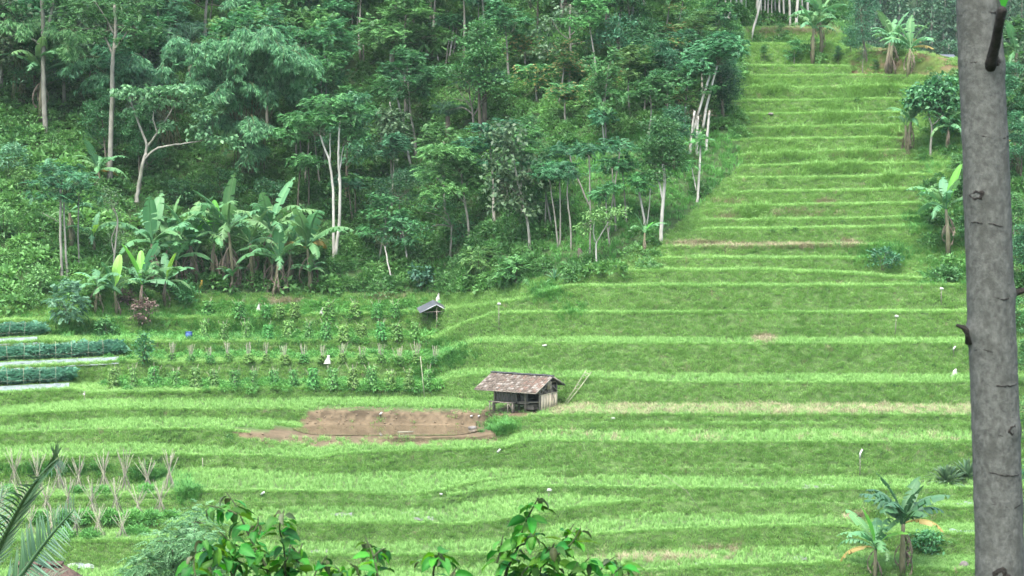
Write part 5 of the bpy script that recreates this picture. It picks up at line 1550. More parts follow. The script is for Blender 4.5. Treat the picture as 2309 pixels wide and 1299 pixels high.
clump('leafy_shrub', 'broad leaved shrub under the slim trunks on the left slope', (85, 660), 60, 60, 50, 'broad', M['feathery_light'], 4)
clump('leafy_shrub', 'pale leaved shrub at the left edge half way up the slope', (10, 540), 80, 50, 50, 'broad', M['feathery_light'], 5)
clump('leafy_shrub', 'pale leaved shrub at the left edge under the forest', (20, 400), 80, 90, 80, 'broad', M['greyleaf'], 6)
clump('leafy_shrub', 'light shrub with hanging leaves on the left slope beside the pale shrub', (55, 430), 55, 40, 40, 'broad', M['feathery_light'], 7)
clump('leafy_shrub', 'leafy shrub right in front of the banana clump beside the bean stakes', (415, 690), 56, 56, 50, 'broad', M['feathery_light'], 8)
clump('fern_bush', 'yellowish fern bush at the foot of the forest, left of the grey clump', (1165, 640), 60, 80, 50, 'feathery', M['feathery_light'], 9)
clump('fern_bush', 'ferny bush in the hollow right of the big leaved taro', (1080, 620), 64, 80, 50, 'feathery', M['feathery_light'], 10)
clump('taro_plant', 'big leaved dark plant standing above the small grey roofed shelter', (950, 655), 56, 56, 16, 'big', M['palm_leaf'], 21, 'plant')
clump('purple_shrub', 'purple leaved shrub in front of the banana clump', (322, 738), 66, 50, 40, 'broad', M['croton'], 22)
clump('purple_shrub', 'dusky purple shrub left of the bigger purple one', (284, 690), 40, 30, 20, 'broad', M['croton'], 23)
clump('leafy_shrub', 'dark shrub behind the banana clump under the umbrella tree', (400, 470), 70, 80, 70, 'broad', M['broad'], 11)
clump('leafy_shrub', 'dark broad leaved shrub above the right half of the banana clump', (500, 460), 80, 110, 90, 'broad', M['broad'], 12)
clump('leafy_shrub', 'dark broad leaved shrub above the yellowing banana plant', (610, 470), 70, 90, 80, 'broad', M['broad'], 13)
clump('leafy_shrub', 'weedy bush at the right foot of the terraces beside the torn banana', (2090, 1250), 50, 80, 40, 'broad', M['feathery_light'], 14)
clump('leafy_shrub', 'overgrown bush below the bright banana left of the near trunk', (2130, 640), 40, 80, 40, 'broad', M['feathery_light'], 15)
clump('leafy_shrub', 'small bush at the end of the terraces below the bright banana', (1990, 610), 50, 80, 40, 'broad', M['broad'], 16)

# ------------------------------------------------------------------ the hut by the mud bank
TH = math.radians(-30)
HB = at(1166, 927, 0) if False else None
hx_, hv_ = 1217.0, 928.0                                    # foot of the near right corner
hc = ground(hx_, 930)
kh = ppm(hc[1])
zg = hc[2] + 0.02
hut = thing('field_hut', 'small weathered field hut with a tiled roof beside the bare mud bank', 'hut', (hc[0], hc[1], zg), (0, 0, TH))
Wh, Dh, Hf = 3.25, 2.2, 1.36       # wall length along the ridge, depth, front eave height.  local x: along the ridge (0 = right end), y: to the back
def hobj(name, mb, mat, parent=hut, smooth=False):
    return link(name, mb.mesh(name, mat, smooth), parent)
xr0, xr1 = -Wh - 0.85, 0.30         # roof ends
ye, yr, yb_ = -1.0, 1.15, 2.75       # front eave, ridge, back eave
ze, zr, zb = 1.30, 2.12, 1.44
# roof: battens sheet, tiles, ridge cap, fascia
mb = MB()
for (ya, za, yc, zc_) in ((ye, ze, yr, zr), (yb_, zb, yr, zr)):
    d = nrm(np.array([0, yc - ya, zc_ - za]))
    nn = np.array([0, -d[2], d[1]]) if d[1] > 0 else np.array([0, d[2], -d[1]])
    nn = nn * np.sign(nn[2])
    V = []
    for s_ in (0, -0.05):
        V += [np.array([xr0 + 0.03, ya, za]) + nn * s_, np.array([xr1 - 0.03, ya, za]) + nn * s_, np.array([xr1 - 0.03, yc, zc_]) + nn * s_, np.array([xr0 + 0.03, yc, zc_]) + nn * s_]
    mb.add(V, [(0, 1, 2, 3), (4, 7, 6, 5), (0, 4, 5, 1), (1, 5, 6, 2), (2, 6, 7, 3), (3, 7, 4, 0)])
roof = hobj('roof', mb, M['wood_dark'])
def tile_mesh(mat, name):
    mb = MB()
    xs = np.linspace(-0.115, 0.115, 5)
    zs = 0.030 * np.cos(xs / 0.115 * math.pi / 2 * 1.3) + 0.006
    top = [(x, y, z_) for y in (0, 0.30) for x, z_ in zip(xs, zs)]
    bot = [(x, y, z_ - 0.018) for x, y, z_ in top]
    V = np.array(top + bot)
    Q = [(i, i + 1, i + 6, i + 5) for i in range(4)] + [(10, 11, 1, 0), (11, 12, 2, 1), (12, 13, 3, 2), (13, 14, 4, 3)]
    mb.add(V, Q)
    return mb.mesh(name, mat)
tiles = [tile_mesh(M['tile_brown'], 'tile_brown'), tile_mesh(M['tile_red'], 'tile_red'), tile_mesh(M['tile_pale'], 'tile_pale')]
r = np.random.default_rng(5)
sl = math.hypot(yr - ye, zr - ze)
pf = math.atan2(zr - ze, yr - ye)
nc_, nr_ = 20, 9
for j in range(nr_):
    for i in range(nc_):
        x = xr0 + (i + 0.5) * (xr1 - xr0) / nc_
        s_ = j * (sl - 0.06) / nr_
        p_red = 0.40 if i > 12 else 0.10
        q = r.uniform()
        tm = tiles[2] if q < 0.22 else (tiles[1] if q < 0.22 + p_red else tiles[0])
        sag = -0.035 * math.sin(math.pi * (i + 0.5) / nc_) * (1 - 0.3 * s_ / sl)
        o = link('tile', tm, roof, (x + r.normal(0, 0.008), ye + s_ * math.cos(pf) - 0.03, ze + s_ * math.sin(pf) + 0.028 + sag + r.normal(0, 0.006)), (pf - 0.035 + r.normal(0, 0.03), r.normal(0, 0.03), r.normal(0, 0.05)))
sl2 = math.hypot(yb_ - yr, zr - zb)
pb = math.atan2(zr - zb, yb_ - yr)
mb = MB()
for j in range(7):
    for i in range(nc_):
        x = xr0 + (i + 0.5) * (xr1 - xr0) / nc_
        s_ = j * sl2 / 7
        c, s2 = math.cos(-pb), math.sin(-pb)
        box(mb, (x, yb_ - (s_ + 0.13) * math.cos(pb), zb + (s_ + 0.13) * math.sin(pb) + 0.04), (0.2, 0.28, 0.03), [(1, 0, 0), (0, c, -s2), (0, s2, c)])
tag(hobj('back_tiles', mb, M['tile_brown'], roof), kind='stuff')
mb = MB()
xs = np.linspace(xr0 - 0.03, xr1 + 0.02, 12)
for a, b in zip(xs[:-1], xs[1:]):
    box(mb, ((a + b) / 2, yr, zr + 0.05 + r.normal(0, 0.008)), (b - a + 0.02, 0.34, 0.07), [(1, 0, 0), (0, 1, 0), (r.normal(0, 0.03), 0, 1)])
hobj('ridge_cap', mb, M['ridge_cap'], roof)
mb = MB()
bar(mb, (xr0, ye - 0.015, ze - 0.03), (xr1, ye - 0.015, ze - 0.03), 0.03, 0.06)
for x in (xr0, xr1):
    bar(mb, (x, ye, ze - 0.015), (x, yr, zr - 0.015), 0.05, 0.09)
    bar(mb, (x, yb_, zb - 0.015), (x, yr, zr - 0.015), 0.05, 0.09)
hobj('barge_board', mb, M['wood_beam'], roof)
# posts
for (x, y, h_, mt, wd) in ((0, 0, 1.62, 'wood_beam', 0.09), (0, Dh, 1.66, 'wood_beam', 0.07), (-Wh, 0, 1.60, 'wood_beam', 0.08), (-Wh, Dh, 1.6, 'wood_beam', 0.08), (-1.02, 0.0, 1.60, 'wood_beam', 0.08), (-1.62, 0.25, 1.7, 'wood_dark', 0.08), (0, 1.15, 2.05, 'wood_beam', 0.07)):
    mb = MB()
    bar(mb, (x, y, -0.15), (x + r.normal(0, 0.02), y, h_), wd, wd)
    hobj('post', mb, M[mt])
# plank front wall: upper back row dark, lower row of weathered planks
xp = np.linspace(-Wh + 0.02, -1.64, 8)
for i, (a, b) in enumerate(zip(xp[:-1], xp[1:])):
    mb = MB()
    box(mb, ((a + b) / 2, 0.06 + r.normal(0, 0.006), 0.86 + r.normal(0, 0.01)), (b - a - 0.012, 0.03, 0.72), None)
    hobj('plank', mb, M['wood_grey'])
for i, (a, b) in enumerate(zip(xp[:4], xp[1:5])):
    mb = MB()
    box(mb, ((a + b) / 2, 0.11, 1.36), (b - a - 0.01, 0.025, 0.28), None)
    hobj('plank', mb, M['wood_grey'])
xp = np.linspace(-1.60, -1.06, 4)
for i, (a, b) in enumerate(zip(xp[:-1], xp[1:])):
    mb = MB()
    box(mb, ((a + b) / 2, 0.42, 0.80), (b - a - 0.012, 0.03, 0.66), None)
    hobj('plank', mb, M['wood_grey'])
mb = MB(); box(mb, (-1.6, Dh / 2 + 0.15, 0.47), (Wh - 0.1, Dh - 0.35, 0.05)); hobj('floor', mb, M['wood_dark'])
mb = MB(); box(mb, (-Wh / 2, Dh - 0.02, 0.82), (Wh, 0.04, 1.55)); hobj('back_wall', mb, M['wood_dark'])
mb = MB(); box(mb, (-Wh - 0.02, Dh / 2, 0.9), (0.04, Dh - 0.1, 1.2)); hobj('side_wall', mb, M['wood_dark'])
mb = MB(); box(mb, (-1.56, Dh * 0.62, 1.12), (0.04, Dh * 0.7, 1.0)); hobj('partition', mb, M['wood_dark'])
# front platform edge beams
mb = MB(); bar(mb, (-1.62, 0.02, 0.52), (-0.05, 0.05, 0.60), 0.06, 0.07); hobj('beam', mb, M['wood_beam'])
mb = MB(); bar(mb, (-1.62, 0.05, 0.44), (-0.8, 0.06, 0.46), 0.06, 0.06); hobj('beam', mb, M['wood_beam'])
# right gable: woven panel below, open frame with braces above
yp = np.linspace(0.06, Dh - 0.02, 7)
for i, (a, b) in enumerate(zip(yp[:-1], yp[1:])):
    mb = MB()
    box(mb, (0.06 + r.normal(0, 0.008), (a + b) / 2, 0.50 + r.normal(0, 0.012)), (0.02, b - a - 0.012, 1.06), None)
    hobj('bamboo_panel', mb, M['wood_pale'])
mb = MB(); bar(mb, (0.085, 0.0, 1.04), (0.085, Dh, 1.05), 0.03, 0.04); hobj('beam', mb, M['wood_pale'])
for p_, q_ in (((0.03, 0.02, 1.0), (0.03, 1.0, 1.74)), ((0.03, 0.1, 1.36), (0.03, 0.7, 1.40)), ((0.03, Dh, 1.1), (0.03, 1.6, 1.5)), ((0.04, -0.7, 1.42), (0.04, 0.05, 1.16)), ((0.02, 0.2, 1.72), (0.02, Dh + 0.4, 1.70)), ((0.05, 1.15, 1.9), (0.07, 1.45, 0.6)), ((0.05, 1.25, 1.9), (0.08, 1.6, 0.7))):
    mb = MB(); bar(mb, p_, q_, 0.045, 0.05); hobj('brace', mb, M['wood_beam'])
for i in range(4):
    mb = MB(); bar(mb, (0.045, 0.95 + 0.13 * i, 1.30 + 0.04 * (i % 2)), (0.045, 0.98 + 0.13 * i, 1.86 - 0.03 * i), 0.075, 0.02); hobj('slat', mb, M['wood_pale'])
# firewood stacked inside the gable and below the platform
k = 0
for i in range(7):
    for j in range(5):
        mb = MB()
        tube(mb, [(-0.35 + r.normal(0, 0.03), 0.35 + i * 0.26, 1.08 + j * 0.095), (-0.02, 0.35 + i * 0.26 + r.normal(0, 0.03), 1.08 + j * 0.095)], 0.042, 6)
        o = link('firewood', mb.mesh('firewood', M['bark_brown'] if (i + j) % 3 else M['wood_beam'], True), None, tuple(hut.location), (0, 0, TH))
        tag(o, 'short log in the firewood pile under the hut\'s open gable', 'firewood', 'firewood under the gable')
for i in range(9):
    mb = MB()
    y_, x_ = 0.35 + 0.2 * (i % 3), -0.95 + 0.13 * (i % 3)
    tube(mb, [(x_ - 0.35, y_, 0.1 + 0.1 * (i // 3)), (x_ + 0.35, y_ + r.normal(0, 0.05), 0.1 + 0.1 * (i // 3))], 0.05, 6)
    o = link('firewood', mb.mesh('firewood', M['wood_beam'], True), None, tuple(hut.location), (0, 0, TH))
    tag(o, 'log lying on the ground under the hut\'s dark open bay', 'firewood', 'firewood under the open bay')
# bench in front
bench = thing('bench', 'low pale wooden bench in front of the field hut', 'bench', tuple(hut.location), (0, 0, TH))
mb = MB(); box(mb, (-2.45, -0.42, 0.52), (1.75, 0.42, 0.045)); hobj('seat', mb, M['wood_beam'], bench)
for x in (-3.25, -1.95, -1.62):
    mb = MB(); bar(mb, (x, -0.58, -0.1), (x, -0.58, 0.5), 0.06, 0.06); hobj('leg', mb, M['wood_beam'], bench)
for x in (-3.2, -1.7):
    mb = MB(); bar(mb, (x, -0.26, -0.1), (x, -0.26, 0.5), 0.06, 0.06); hobj('leg', mb, M['wood_beam'], bench)
for a, b in (((-3.22, -0.60, 0.12), (-3.0, -0.60, 0.5)), ((-1.65, -0.60, 0.15), (-1.9, -0.60, 0.48))):
    mb = MB(); bar(mb, a, b, 0.035, 0.035); hobj('brace', mb, M['wood_beam'], bench)

# bamboo ladder leaning right of the hut
lb = ground(1266, 917)
ladder = thing('bamboo_ladder', 'long narrow bamboo ladder leaning up beside the hut', 'ladder', tuple(lb))
Lk = ppm(lb[1])
tops = (at(1322, 834, lb[1] + 0.25) - lb, at(1334, 838, lb[1] + 0.25) - lb)
feet = (np.array([0, 0, -0.1]), np.array([4 / Lk, 0.05, -0.1]))
for f_, t_ in zip(feet, tops):
    mb = MB(); tube(mb, [f_, (f_ + t_) / 2 + np.array([0.02, 0, -0.04]), t_], [0.026, 0.024, 0.020], 6); link('rail', mb.mesh('rail', M['pole'], True), ladder)
for q in (0.52, 0.62, 0.86, 0.93):
    mb = MB(); tube(mb, [feet[0] * (1 - q) + tops[0] * q, feet[1] * (1 - q) + tops[1] * q], 0.022, 5); link('rung', mb.mesh('rung', M['pole'], True), ladder)

# ------------------------------------------------------------------ small shelter with grey sheet roof
sb = ground(985, 752)
ks = ppm(sb[1])
def sp(u, v, dy=0.0):
    return at(u, v, sb[1] + dy) - sb
sh = thing('field_shelter', 'tiny open shelter with a grey sheet metal roof among tall grass', 'shelter', tuple(sb))
dp = 1.5
apex, le, ri = sp(985, 686), sp(947, 705), sp(1015, 702)
for (a, b), lab in (((le, apex), None), ((ri, apex), None)):
    mb = MB()
    n = 13
    s_ = np.linspace(0, 1, 2)
    V, Q = [], []
    for i in range(n):                                        # corrugations run down the slope
        f = i / (n - 1) * dp
        zo = 0.025 if i % 2 else 0.0
        for q in (a, b):
            V.append(q + np.array([-0.22 * f, f - 0.2, zo + 0.16 * f]))
    for i in range(n - 1):
        Q.append((2 * i, 2 * i + 1, 2 * i + 3, 2 * i + 2))
    mb.add(V, Q)
    link('roof_sheet', mb.mesh('roof_sheet', M['zinc']), sh)
    mb = MB(); bar(mb, a + np.array([0, -0.22, -0.02]), b + np.array([0, -0.22, -0.02]), 0.03, 0.06); link('roof_edge', mb.mesh('roof_edge', M['zinc_edge']), sh)
for u, vt, vb_, dy in ((985, 690, 738, 0), (1009, 702, 730, 0), (962, 704, 742, dp - 0.2), (1009, 702, 736, dp - 0.2), (985, 690, 740, dp - 0.2)):
    mb = MB(); p_, q_ = sp(u, vb_ + 18, 0), sp(u, vt, 0); p_[1] = q_[1] = dy; bar(mb, p_, q_, 0.055, 0.055); link('post', mb.mesh('post', M['wood_beam']), sh)
mb = MB(); bar(mb, sp(952, 704), sp(1012, 702), 0.045, 0.05); link('tie_beam', mb.mesh('tie_beam', M['wood_beam']), sh)
mb = MB(); bar(mb, sp(984, 727), sp(1012, 726), 0.04, 0.05); link('tie_beam', mb.mesh('tie_beam', M['wood_pale']), sh)
mb = MB(); c_ = sp(992, 716); box(mb, (c_[0], dp - 0.15, c_[2]), (1.0, 0.04, 1.0)); link('back_wall', mb.mesh('back_wall', M['wood_dark']), sh)
mb = MB(); c_ = sp(1010, 716); box(mb, (c_[0], dp / 2, c_[2]), (0.03, dp - 0.2, 0.8)); link('side_wall', mb.mesh('side_wall', M['wood_dark']), sh)
mb = MB(); c_ = sp(977, 716); box(mb, (c_[0] + 0.02, dp / 2 + 0.2, c_[2]), (0.03, dp - 0.6, 0.9)); link('side_wall', mb.mesh('side_wall', M['wood_dark']), sh)

# hut at the bottom left of which only the roof corner shows
rb = at(120, 1272, 62.0)
zgr = -19.2
lowhut = thing('thatched_hut', 'hut at the bottom left of which only a brown roof corner shows', 'hut', (rb[0], rb[1], zgr))
hr = rb[2] - zgr
mb = MB()
for x0, x1, lay in ((-1.3, 0.45, 0),):
    V = [(-1.6, -1.6, hr - 1.0), (1.0, -1.6, hr - 1.0), (0.35, 0.0, hr), (-1.2, 0, hr), (-1.6, 1.6, hr - 1.0), (1.0, 1.6, hr - 1.0)]
    V2 = [(a, b, c - 0.12) for a, b, c in V]
    mb.add(V + V2, [(0, 1, 2, 3), (3, 2, 5, 4), (6, 9, 8, 7), (9, 10, 11, 8), (0, 6, 7, 1), (4, 5, 11, 10), (0, 3, 9, 6), (3, 4, 10, 9)], [(1, 5, 2), (7, 8, 11)])
link('roof', mb.mesh('thatch_roof', M['thatch']), lowhut)
mb = MB(); box(mb, (-0.3, 0, (hr - 1.0) / 2 - 0.2), (2.0, 2.4, hr - 0.9)); link('wall', mb.mesh('hut_wall', M['wood_grey']), lowhut)
# ridge straw bundles
for i in range(6):
    mb = MB(); box(mb, (-1.1 + i * 0.26, 0, hr + 0.02), (0.24, 0.4, 0.09), [(1, 0, 0.02 * (-1) ** i), (0, 1, 0), (0, 0.02, 1)]); link('ridge_tile', mb.mesh('ridge_tile', M['thatch']), lowhut)

# ------------------------------------------------------------------ vegetable plots
pole_me = []
for i, (mt, rad_) in enumerate((('pole', 0.020), ('pole_grey', 0.018), ('pole', 0.016))):
    mb = MB(); tube(mb, [(0, 0, 0), (0.012, 0, 0.5), (0, 0.01, 1.0)], [rad_, rad_ * 0.9, rad_ * 0.7], 5); pole_me.append(mb.mesh('pole', M[mt], True))
vine_me = []
for i in range(4):
    rr = np.random.default_rng(700 + i)
    mb = MB()
    n = 420
    hz = rr.uniform(0.05, 0.95, n)
    a = rr.uniform(0, 6.28, n)
    rad_ = 0.34 * (1 - 0.45 * hz) * rr.uniform(0.3, 1, n)
    P = np.stack([np.cos(a) * rad_, np.sin(a) * rad_, hz * 1.0], -1)
    D = np.stack([np.cos(a), np.sin(a), rr.normal(-0.5, 0.4, n)], -1) + rr.normal(0, 0.4, (n, 3))
    leafq(mb, P, D, np.stack([np.cos(a) * 0.5, np.sin(a) * 0.5, 0 * a + 0.9], -1) + rr.normal(0, 0.3, (n, 3)), rr.uniform(0.08, 0.17, n), rr.uniform(0.06, 0.11, n), rr.uniform(0, 1, n))
    vine_me.append(mb.mesh('bean_vine', M['bean']))

def trellis(u, v, hpx, wpx, npole, seed, label, group, cross=0.5, vine=0.0, bundle=False):
    r = np.random.default_rng(seed)
    B = ground(u, v)
    k = ppm(B[1])
    H, W = hpx / k, wpx / k
    t = thing('bean_trellis', label, 'bean trellis', tuple(B), group=group)
    for i in range(npole):
        a = i * 6.283 / npole + r.normal(0, 0.25)
        if bundle:
            b0 = np.array([math.cos(a), math.sin(a), 0]) * W * 0.10 + r.normal(0, 0.02, 3)
            tp = np.array([r.normal(0, 0.5) * W * 0.5, r.normal(0, 0.3) * W * 0.5, H * r.uniform(0.85, 1.08)])
        else:
            b0 = np.array([math.cos(a), math.sin(a) * 0.8, 0]) * W * 0.5 * r.uniform(0.7, 1.1)
            cx = -b0 * (1 / cross - 1) * r.uniform(0.5, 1.2)
            tp = np.array([cx[0] * 1.25, cx[1], H * r.uniform(0.8, 1.12)])
        b0[2] = -0.08
        d = Vector(tp - b0)
        link('pole', pole_me[int(r.integers(0, 3))], t, tuple(b0), d.to_track_quat('Z', 'Y').to_euler(), (0.95, 0.95, d.length))
    if vine:
        link('bean_vine', vine_me[int(r.integers(0, 4))], t, (0, 0, 0), (0, 0, r.uniform(0, 6.28)), (W * 1.5, W * 1.5, H * vine))
    return t

sd = 0
def row(us, vf, hpx, wpx, npole, text, group, **kw):
    global sd
    for i, u in enumerate(us):
        sd += 1
        rr = random.Random(sd)
        trellis(u, vf(u) + rr.uniform(-2, 2), hpx * rr.uniform(0.85, 1.12), wpx * rr.uniform(0.85, 1.15), npole + rr.randint(-1, 1), sd, ordinal(i) + ' ' + text, group, **kw)
# rows of trellises
gA = 'bamboo bean trellises at the bottom left'
row([32, 85, 132, 178, 235, 282, 332, 382], lambda u: 1108, 84, 40, 14, 'crossed bamboo trellis from left in the bottom left plot\'s back row', gA)
row([5, 55, 105, 155, 208, 262, 312, 362], lambda u: 1162, 78, 42, 13, 'crossed bamboo trellis from left in the bottom left plot\'s middle row', gA)
row([18, 70, 118, 172, 222, 276], lambda u: 1212, 70, 42, 11, 'crossed bamboo trellis from left in the bottom left plot\'s front row', gA)
gB = 'bean trellises on the middle plots'
row([256, 300, 347, 396, 440, 482, 530, 572, 618, 662, 706, 750, 796, 838, 880, 922, 966], lambda u: 877, 52, 26, 5, 'leafy bean trellis from left in the row nearest the mud bank', gB, vine=0.95)
row([388, 430, 474, 515, 560, 600, 642, 686, 728, 772, 815, 858, 900, 940, 982], lambda u: 818, 44, 24, 8, 'stake bundle from left in the middle plot\'s row of tied stakes', gB, bundle=True, vine=0.5)
row([460, 505, 555, 605, 650, 695, 735, 775, 815, 858, 895, 935], lambda u: 768, 46, 26, 4, 'leafy bean trellis from left in the row level with the shelter', gB, vine=0.95)
row([470, 540, 600, 630, 665, 740, 800, 850, 890], lambda u: 716, 40, 30, 4, 'leafy bean trellis from left in the highest row under the forest', gB, vine=0.9)

# low leafy crop between the trellises
crop_t = [weed_proto(60 + i, M['lush'], 160, 0.34, 0.34, 0.22, 0.06) for i in range(3)]
P = []
for i, u in enumerate((90, 148, 195, 248, 300, 340, 378)):
    P.append(patch(u, 1172, 12, 5, 9))
for i, u in enumerate((150, 200, 300, 320)):
    P.append(patch(u, 1215 - 8 * (i > 1), 12, 5, 9))
for u in (170, 225, 330, 20):
    P.append(patch(u, 1115, 12, 4, 8))
for u in range(250, 990, 22):
    P.append(patch(u, 872, 14, 10, 5)); P.append(patch(u, 806, 14, 10, 4)); P.append(patch(u, 760, 14, 10, 4))
for u in range(420, 990, 26):
    P.append(patch(u, 700, 16, 18, 5))
P = np.concatenate(P); n = len(P)
r = np.random.default_rng(33)
scatter('vegetable_plants', crop_t, P, tilt_rot(r, n, 0.1), r.uniform(0.7, 1.3, n), np.clip(r.normal(0.5, 0.25, n), 0, 1), 'low leafy vegetable plants between the bean trellises', 'vegetables')

# blue green carrot like beds at the left: crop, stakes and strings, plastic sheet along the front
cr_t = []
for i in range(3):
    rr = np.random.default_rng(80 + i)
    mb = MB()
    n = 30
    a = rr.uniform(0, 6.28, n)
    D = np.stack([np.cos(a) * 0.6, np.sin(a) * 0.6, rr.uniform(0.7, 1.4, n)], -1)
    fronds(mb, np.zeros((n, 3)), D, rr.uniform(0.45, 0.75, n), 6, 0.16, 0.05, rr, 0.4)
    cr_t.append(mb.mesh('carrot_plant', M['crop']))
BEDS = [('lower', 0, 158, lambda u: 884 - 0.055 * u, lambda u: 872 - 0.055 * u, 42), ('middle', 0, 268, lambda u: 828 - 0.05 * u, lambda u: 818 - 0.05 * u, 42), ('upper', 0, 88, lambda u: 772 - 0.04 * u, lambda u: 764 - 0.04 * u, 34)]
P = []
r = np.random.default_rng(34)
for nm, ua, ub, vl, vb_, hp in BEDS:
    for u in np.arange(ua - 90, ub, 4.0):
        for q in range(4):
            P.append(ground(u + r.normal(0, 2), vb_(u) - 4 + r.uniform(-7, 3)))
P = np.array(P); n = len(P)
scatter('carrot_crop', cr_t, P, tilt_rot(r, n, 0.15), r.uniform(0.9, 2.3, n), np.clip(r.normal(0.6, 0.22, n), 0, 1), 'feathery blue green crop filling the three beds at the left edge', 'crop')
for nm, ua, ub, vl, vb_, hp in BEDS:
    mb = MB()
    us = np.arange(ua - 100, ub + 3, 8.0)
    V = []
    for u in us:
        a, b = ground(u, vl(u) + 2.5), ground(u, vb_(u) + 2.5)
        for f in (-0.08, 0.25, 0.6, 1.0):
            p_ = a * (1 - f) + b * f
            p_[2] += 0.10 + 0.12 * math.sin(math.pi * max(0, f)) + r.normal(0, 0.012) - (0.18 if f < 0 else 0)
            V.append(p_)
    Q = [(4 * i + j, 4 * i + 4 + j, 4 * i + 5 + j, 4 * i + 1 + j) for i in range(len(us) - 1) for j in range(3)]
    mb.add(V, Q)
    tag(link('plastic_mulch', mb.mesh('plastic_mulch', M['plastic_mulch'], True)), 'silver plastic sheet along the front of the %s blue green bed' % nm, 'plastic sheet')
    B0 = ground(ua, vl(ua))
    fn = thing('string_fence', 'thin stakes and strings supporting the crop of the %s blue green bed' % nm, 'crop support', tuple(B0))
    k = ppm(B0[1])
    prev = None
    for i, u in enumerate(np.arange(ua - 90, ub + 1, 36.0)):
        g_ = ground(u, vl(u) - 3)
        H = (hp + 8) / k
        lean_ = r.normal(0, 0.06)
        mb = MB(); tube(mb, [g_ - B0, g_ - B0 + np.array([lean_, 0, H])], 0.010, 4); link('stake', mb.mesh('stake', M['pole']), fn)
        if prev is not None:
            for f in (0.42, 0.92):
                mb = MB(); tube(mb, [prev - B0 + np.array([0, -0.02, H * f]), (prev + g_) / 2 - B0 + np.array([0, -0.02, H * f - 0.03]), g_ - B0 + np.array([lean_ * f, -0.02, H * f])], 0.0045, 3, cap=False); link('string', mb.mesh('string', M['pole']), fn)
        prev = g_
def sheet(label, pts, mat, lift=0.05, seed=0):
    """Crumpled sheet lying on the ground, outline given in photo pixels: list of (u, v front, v back)."""
    r = np.random.default_rng(seed)
    mb = MB()
    V = []
    for u, va, vb_ in pts:
        a, b = ground(u, va), ground(u, vb_)
        for f in (0, 0.33, 0.66, 1):
            q = a * (1 - f) + b * f
            q[2] += lift + r.normal(0, 0.03)
            V.append(q)
    n = len(pts)
    mb.add(V, [(4 * i + j, 4 * i + 4 + j, 4 * i + 5 + j, 4 * i + 1 + j) for i in range(n - 1) for j in range(3)])
    tag(link('plastic_sheet', mb.mesh('plastic_sheet', mat, True)), label, 'plastic sheet')
sheet('silver sheet on the ground beside the brown roof corner at the bottom left', [(u, 1284 - abs(u - 180) * 0.05, 1272 + abs(u - 175) * 0.08) for u in range(152, 215, 6)], M['plastic_mulch'], 0.06, 1)
for i, (u, v, w) in enumerate(((192, 1110, 14), (378, 1112, 16), (28, 1120, 12))):
    sheet(ordinal(i) + ' grey mulch strip under the back row of bottom left trellises', [(u - w + j * w / 3, v + 4, v - 6) for j in range(7)], M['mulch_grey'], 0.05, 10 + i)
for i, (u, v, w) in enumerate(((100, 1166, 20), (150, 1164, 18), (205, 1164, 22), (258, 1162, 20), (308, 1164, 20), (360, 1164, 20))):
    sheet(ordinal(i) + ' grey mulch strip under the middle row of bottom left trellises', [(u - w + j * w / 3, v + 6, v - 10) for j in range(7)], M['mulch_grey'], 0.05, 20 + i)
for i, (u, v, w) in enumerate(((70, 1212, 20), (122, 1210, 18), (172, 1212, 20), (226, 1214, 20), (276, 1210, 18))):
    sheet(ordinal(i) + ' grey mulch strip under the front row of bottom left trellises', [(u - w + j * w / 3, v + 6, v - 9) for j in range(7)], M['mulch_grey'], 0.05, 30 + i)
for i, (u, w) in enumerate(((253, 18), (297, 12), (348, 14), (392, 10), (622, 10), (660, 12), (704, 10), (740, 9), (788, 10))):
    sheet(ordinal(i) + ' scrap of grey mulch along the bean row nearest the mud bank', [(u - w + j * w / 3, 881, 875) for j in range(7)], M['mulch_grey'], 0.06, 40 + i)
sheet('long grey sheet on the terrace left of the near trunk at the bottom right', [(u, 1142, 1136) for u in range(2096, 2220, 8)], M['plastic_mulch'], 0.07, 50)
sheet('short grey sheet below the long one at the bottom right', [(u, 1203, 1197) for u in range(2140, 2215, 8)], M['plastic_mulch'], 0.07, 51)
for i, (u, v, w) in enumerate(((1842, 1099, 40), (770, 1162, 24), (925, 1160, 20), (955, 1172, 22), (718, 1246, 20), (1590, 1274, 22), (1805, 1262, 16))):
    sheet('bare wet patch in the rice, ' + ('pale strip at the right', 'left of the middle shrubs', 'above the small low shrub', 'lower one above the small low shrub', 'right of the tallest shrub', 'right of the foreground shrubs', 'left of the yellow banana leaf')[i], [(u - w + j * w / 4, v + 4, v - 4) for j in range(9)], M['mulch_grey'], 0.05, 60 + i)

# ------------------------------------------------------------------ small things on the terraces
def flagpole(label, base, hpx, kind, seed=0, lean=0.0, name='marker_pole'):
    B = ground(*base)
    k = ppm(B[1])
    H = hpx / k
    t = thing(name, label, 'pole', tuple(B))
    mb = MB(); tube(mb, [(0, 0, -0.15), (lean * H * 0.5, 0, H * 0.5), (lean * H, 0, H)], [0.03, 0.026, 0.022], 5); link('pole', mb.mesh('marker_pole', M['pole_grey'] if kind != 'bare' else M['pole'], True), t)
    if kind == 'cap':
        mb = MB(); tube(mb, [(lean * H - 0.10, -0.02, H - 0.02), (lean * H - 0.04, -0.02, H + 0.05), (lean * H + 0.08, -0.02, H + 0.04), (lean * H + 0.13, -0.02, H - 0.03)], [0.04, 0.08, 0.08, 0.04], 7); link('cap', mb.mesh('pole_cap', M['pvc'], True), t)
    if kind == 'wrap':
        mb = MB(); tube(mb, [(lean * H, 0, H * 0.72), (lean * H, 0, H * 0.9), (lean * H + 0.12, 0, H + 0.1)], [0.045, 0.055, 0.05], 7); link('cap', mb.mesh('pole_cap', M['pvc'], True), t)
    return t
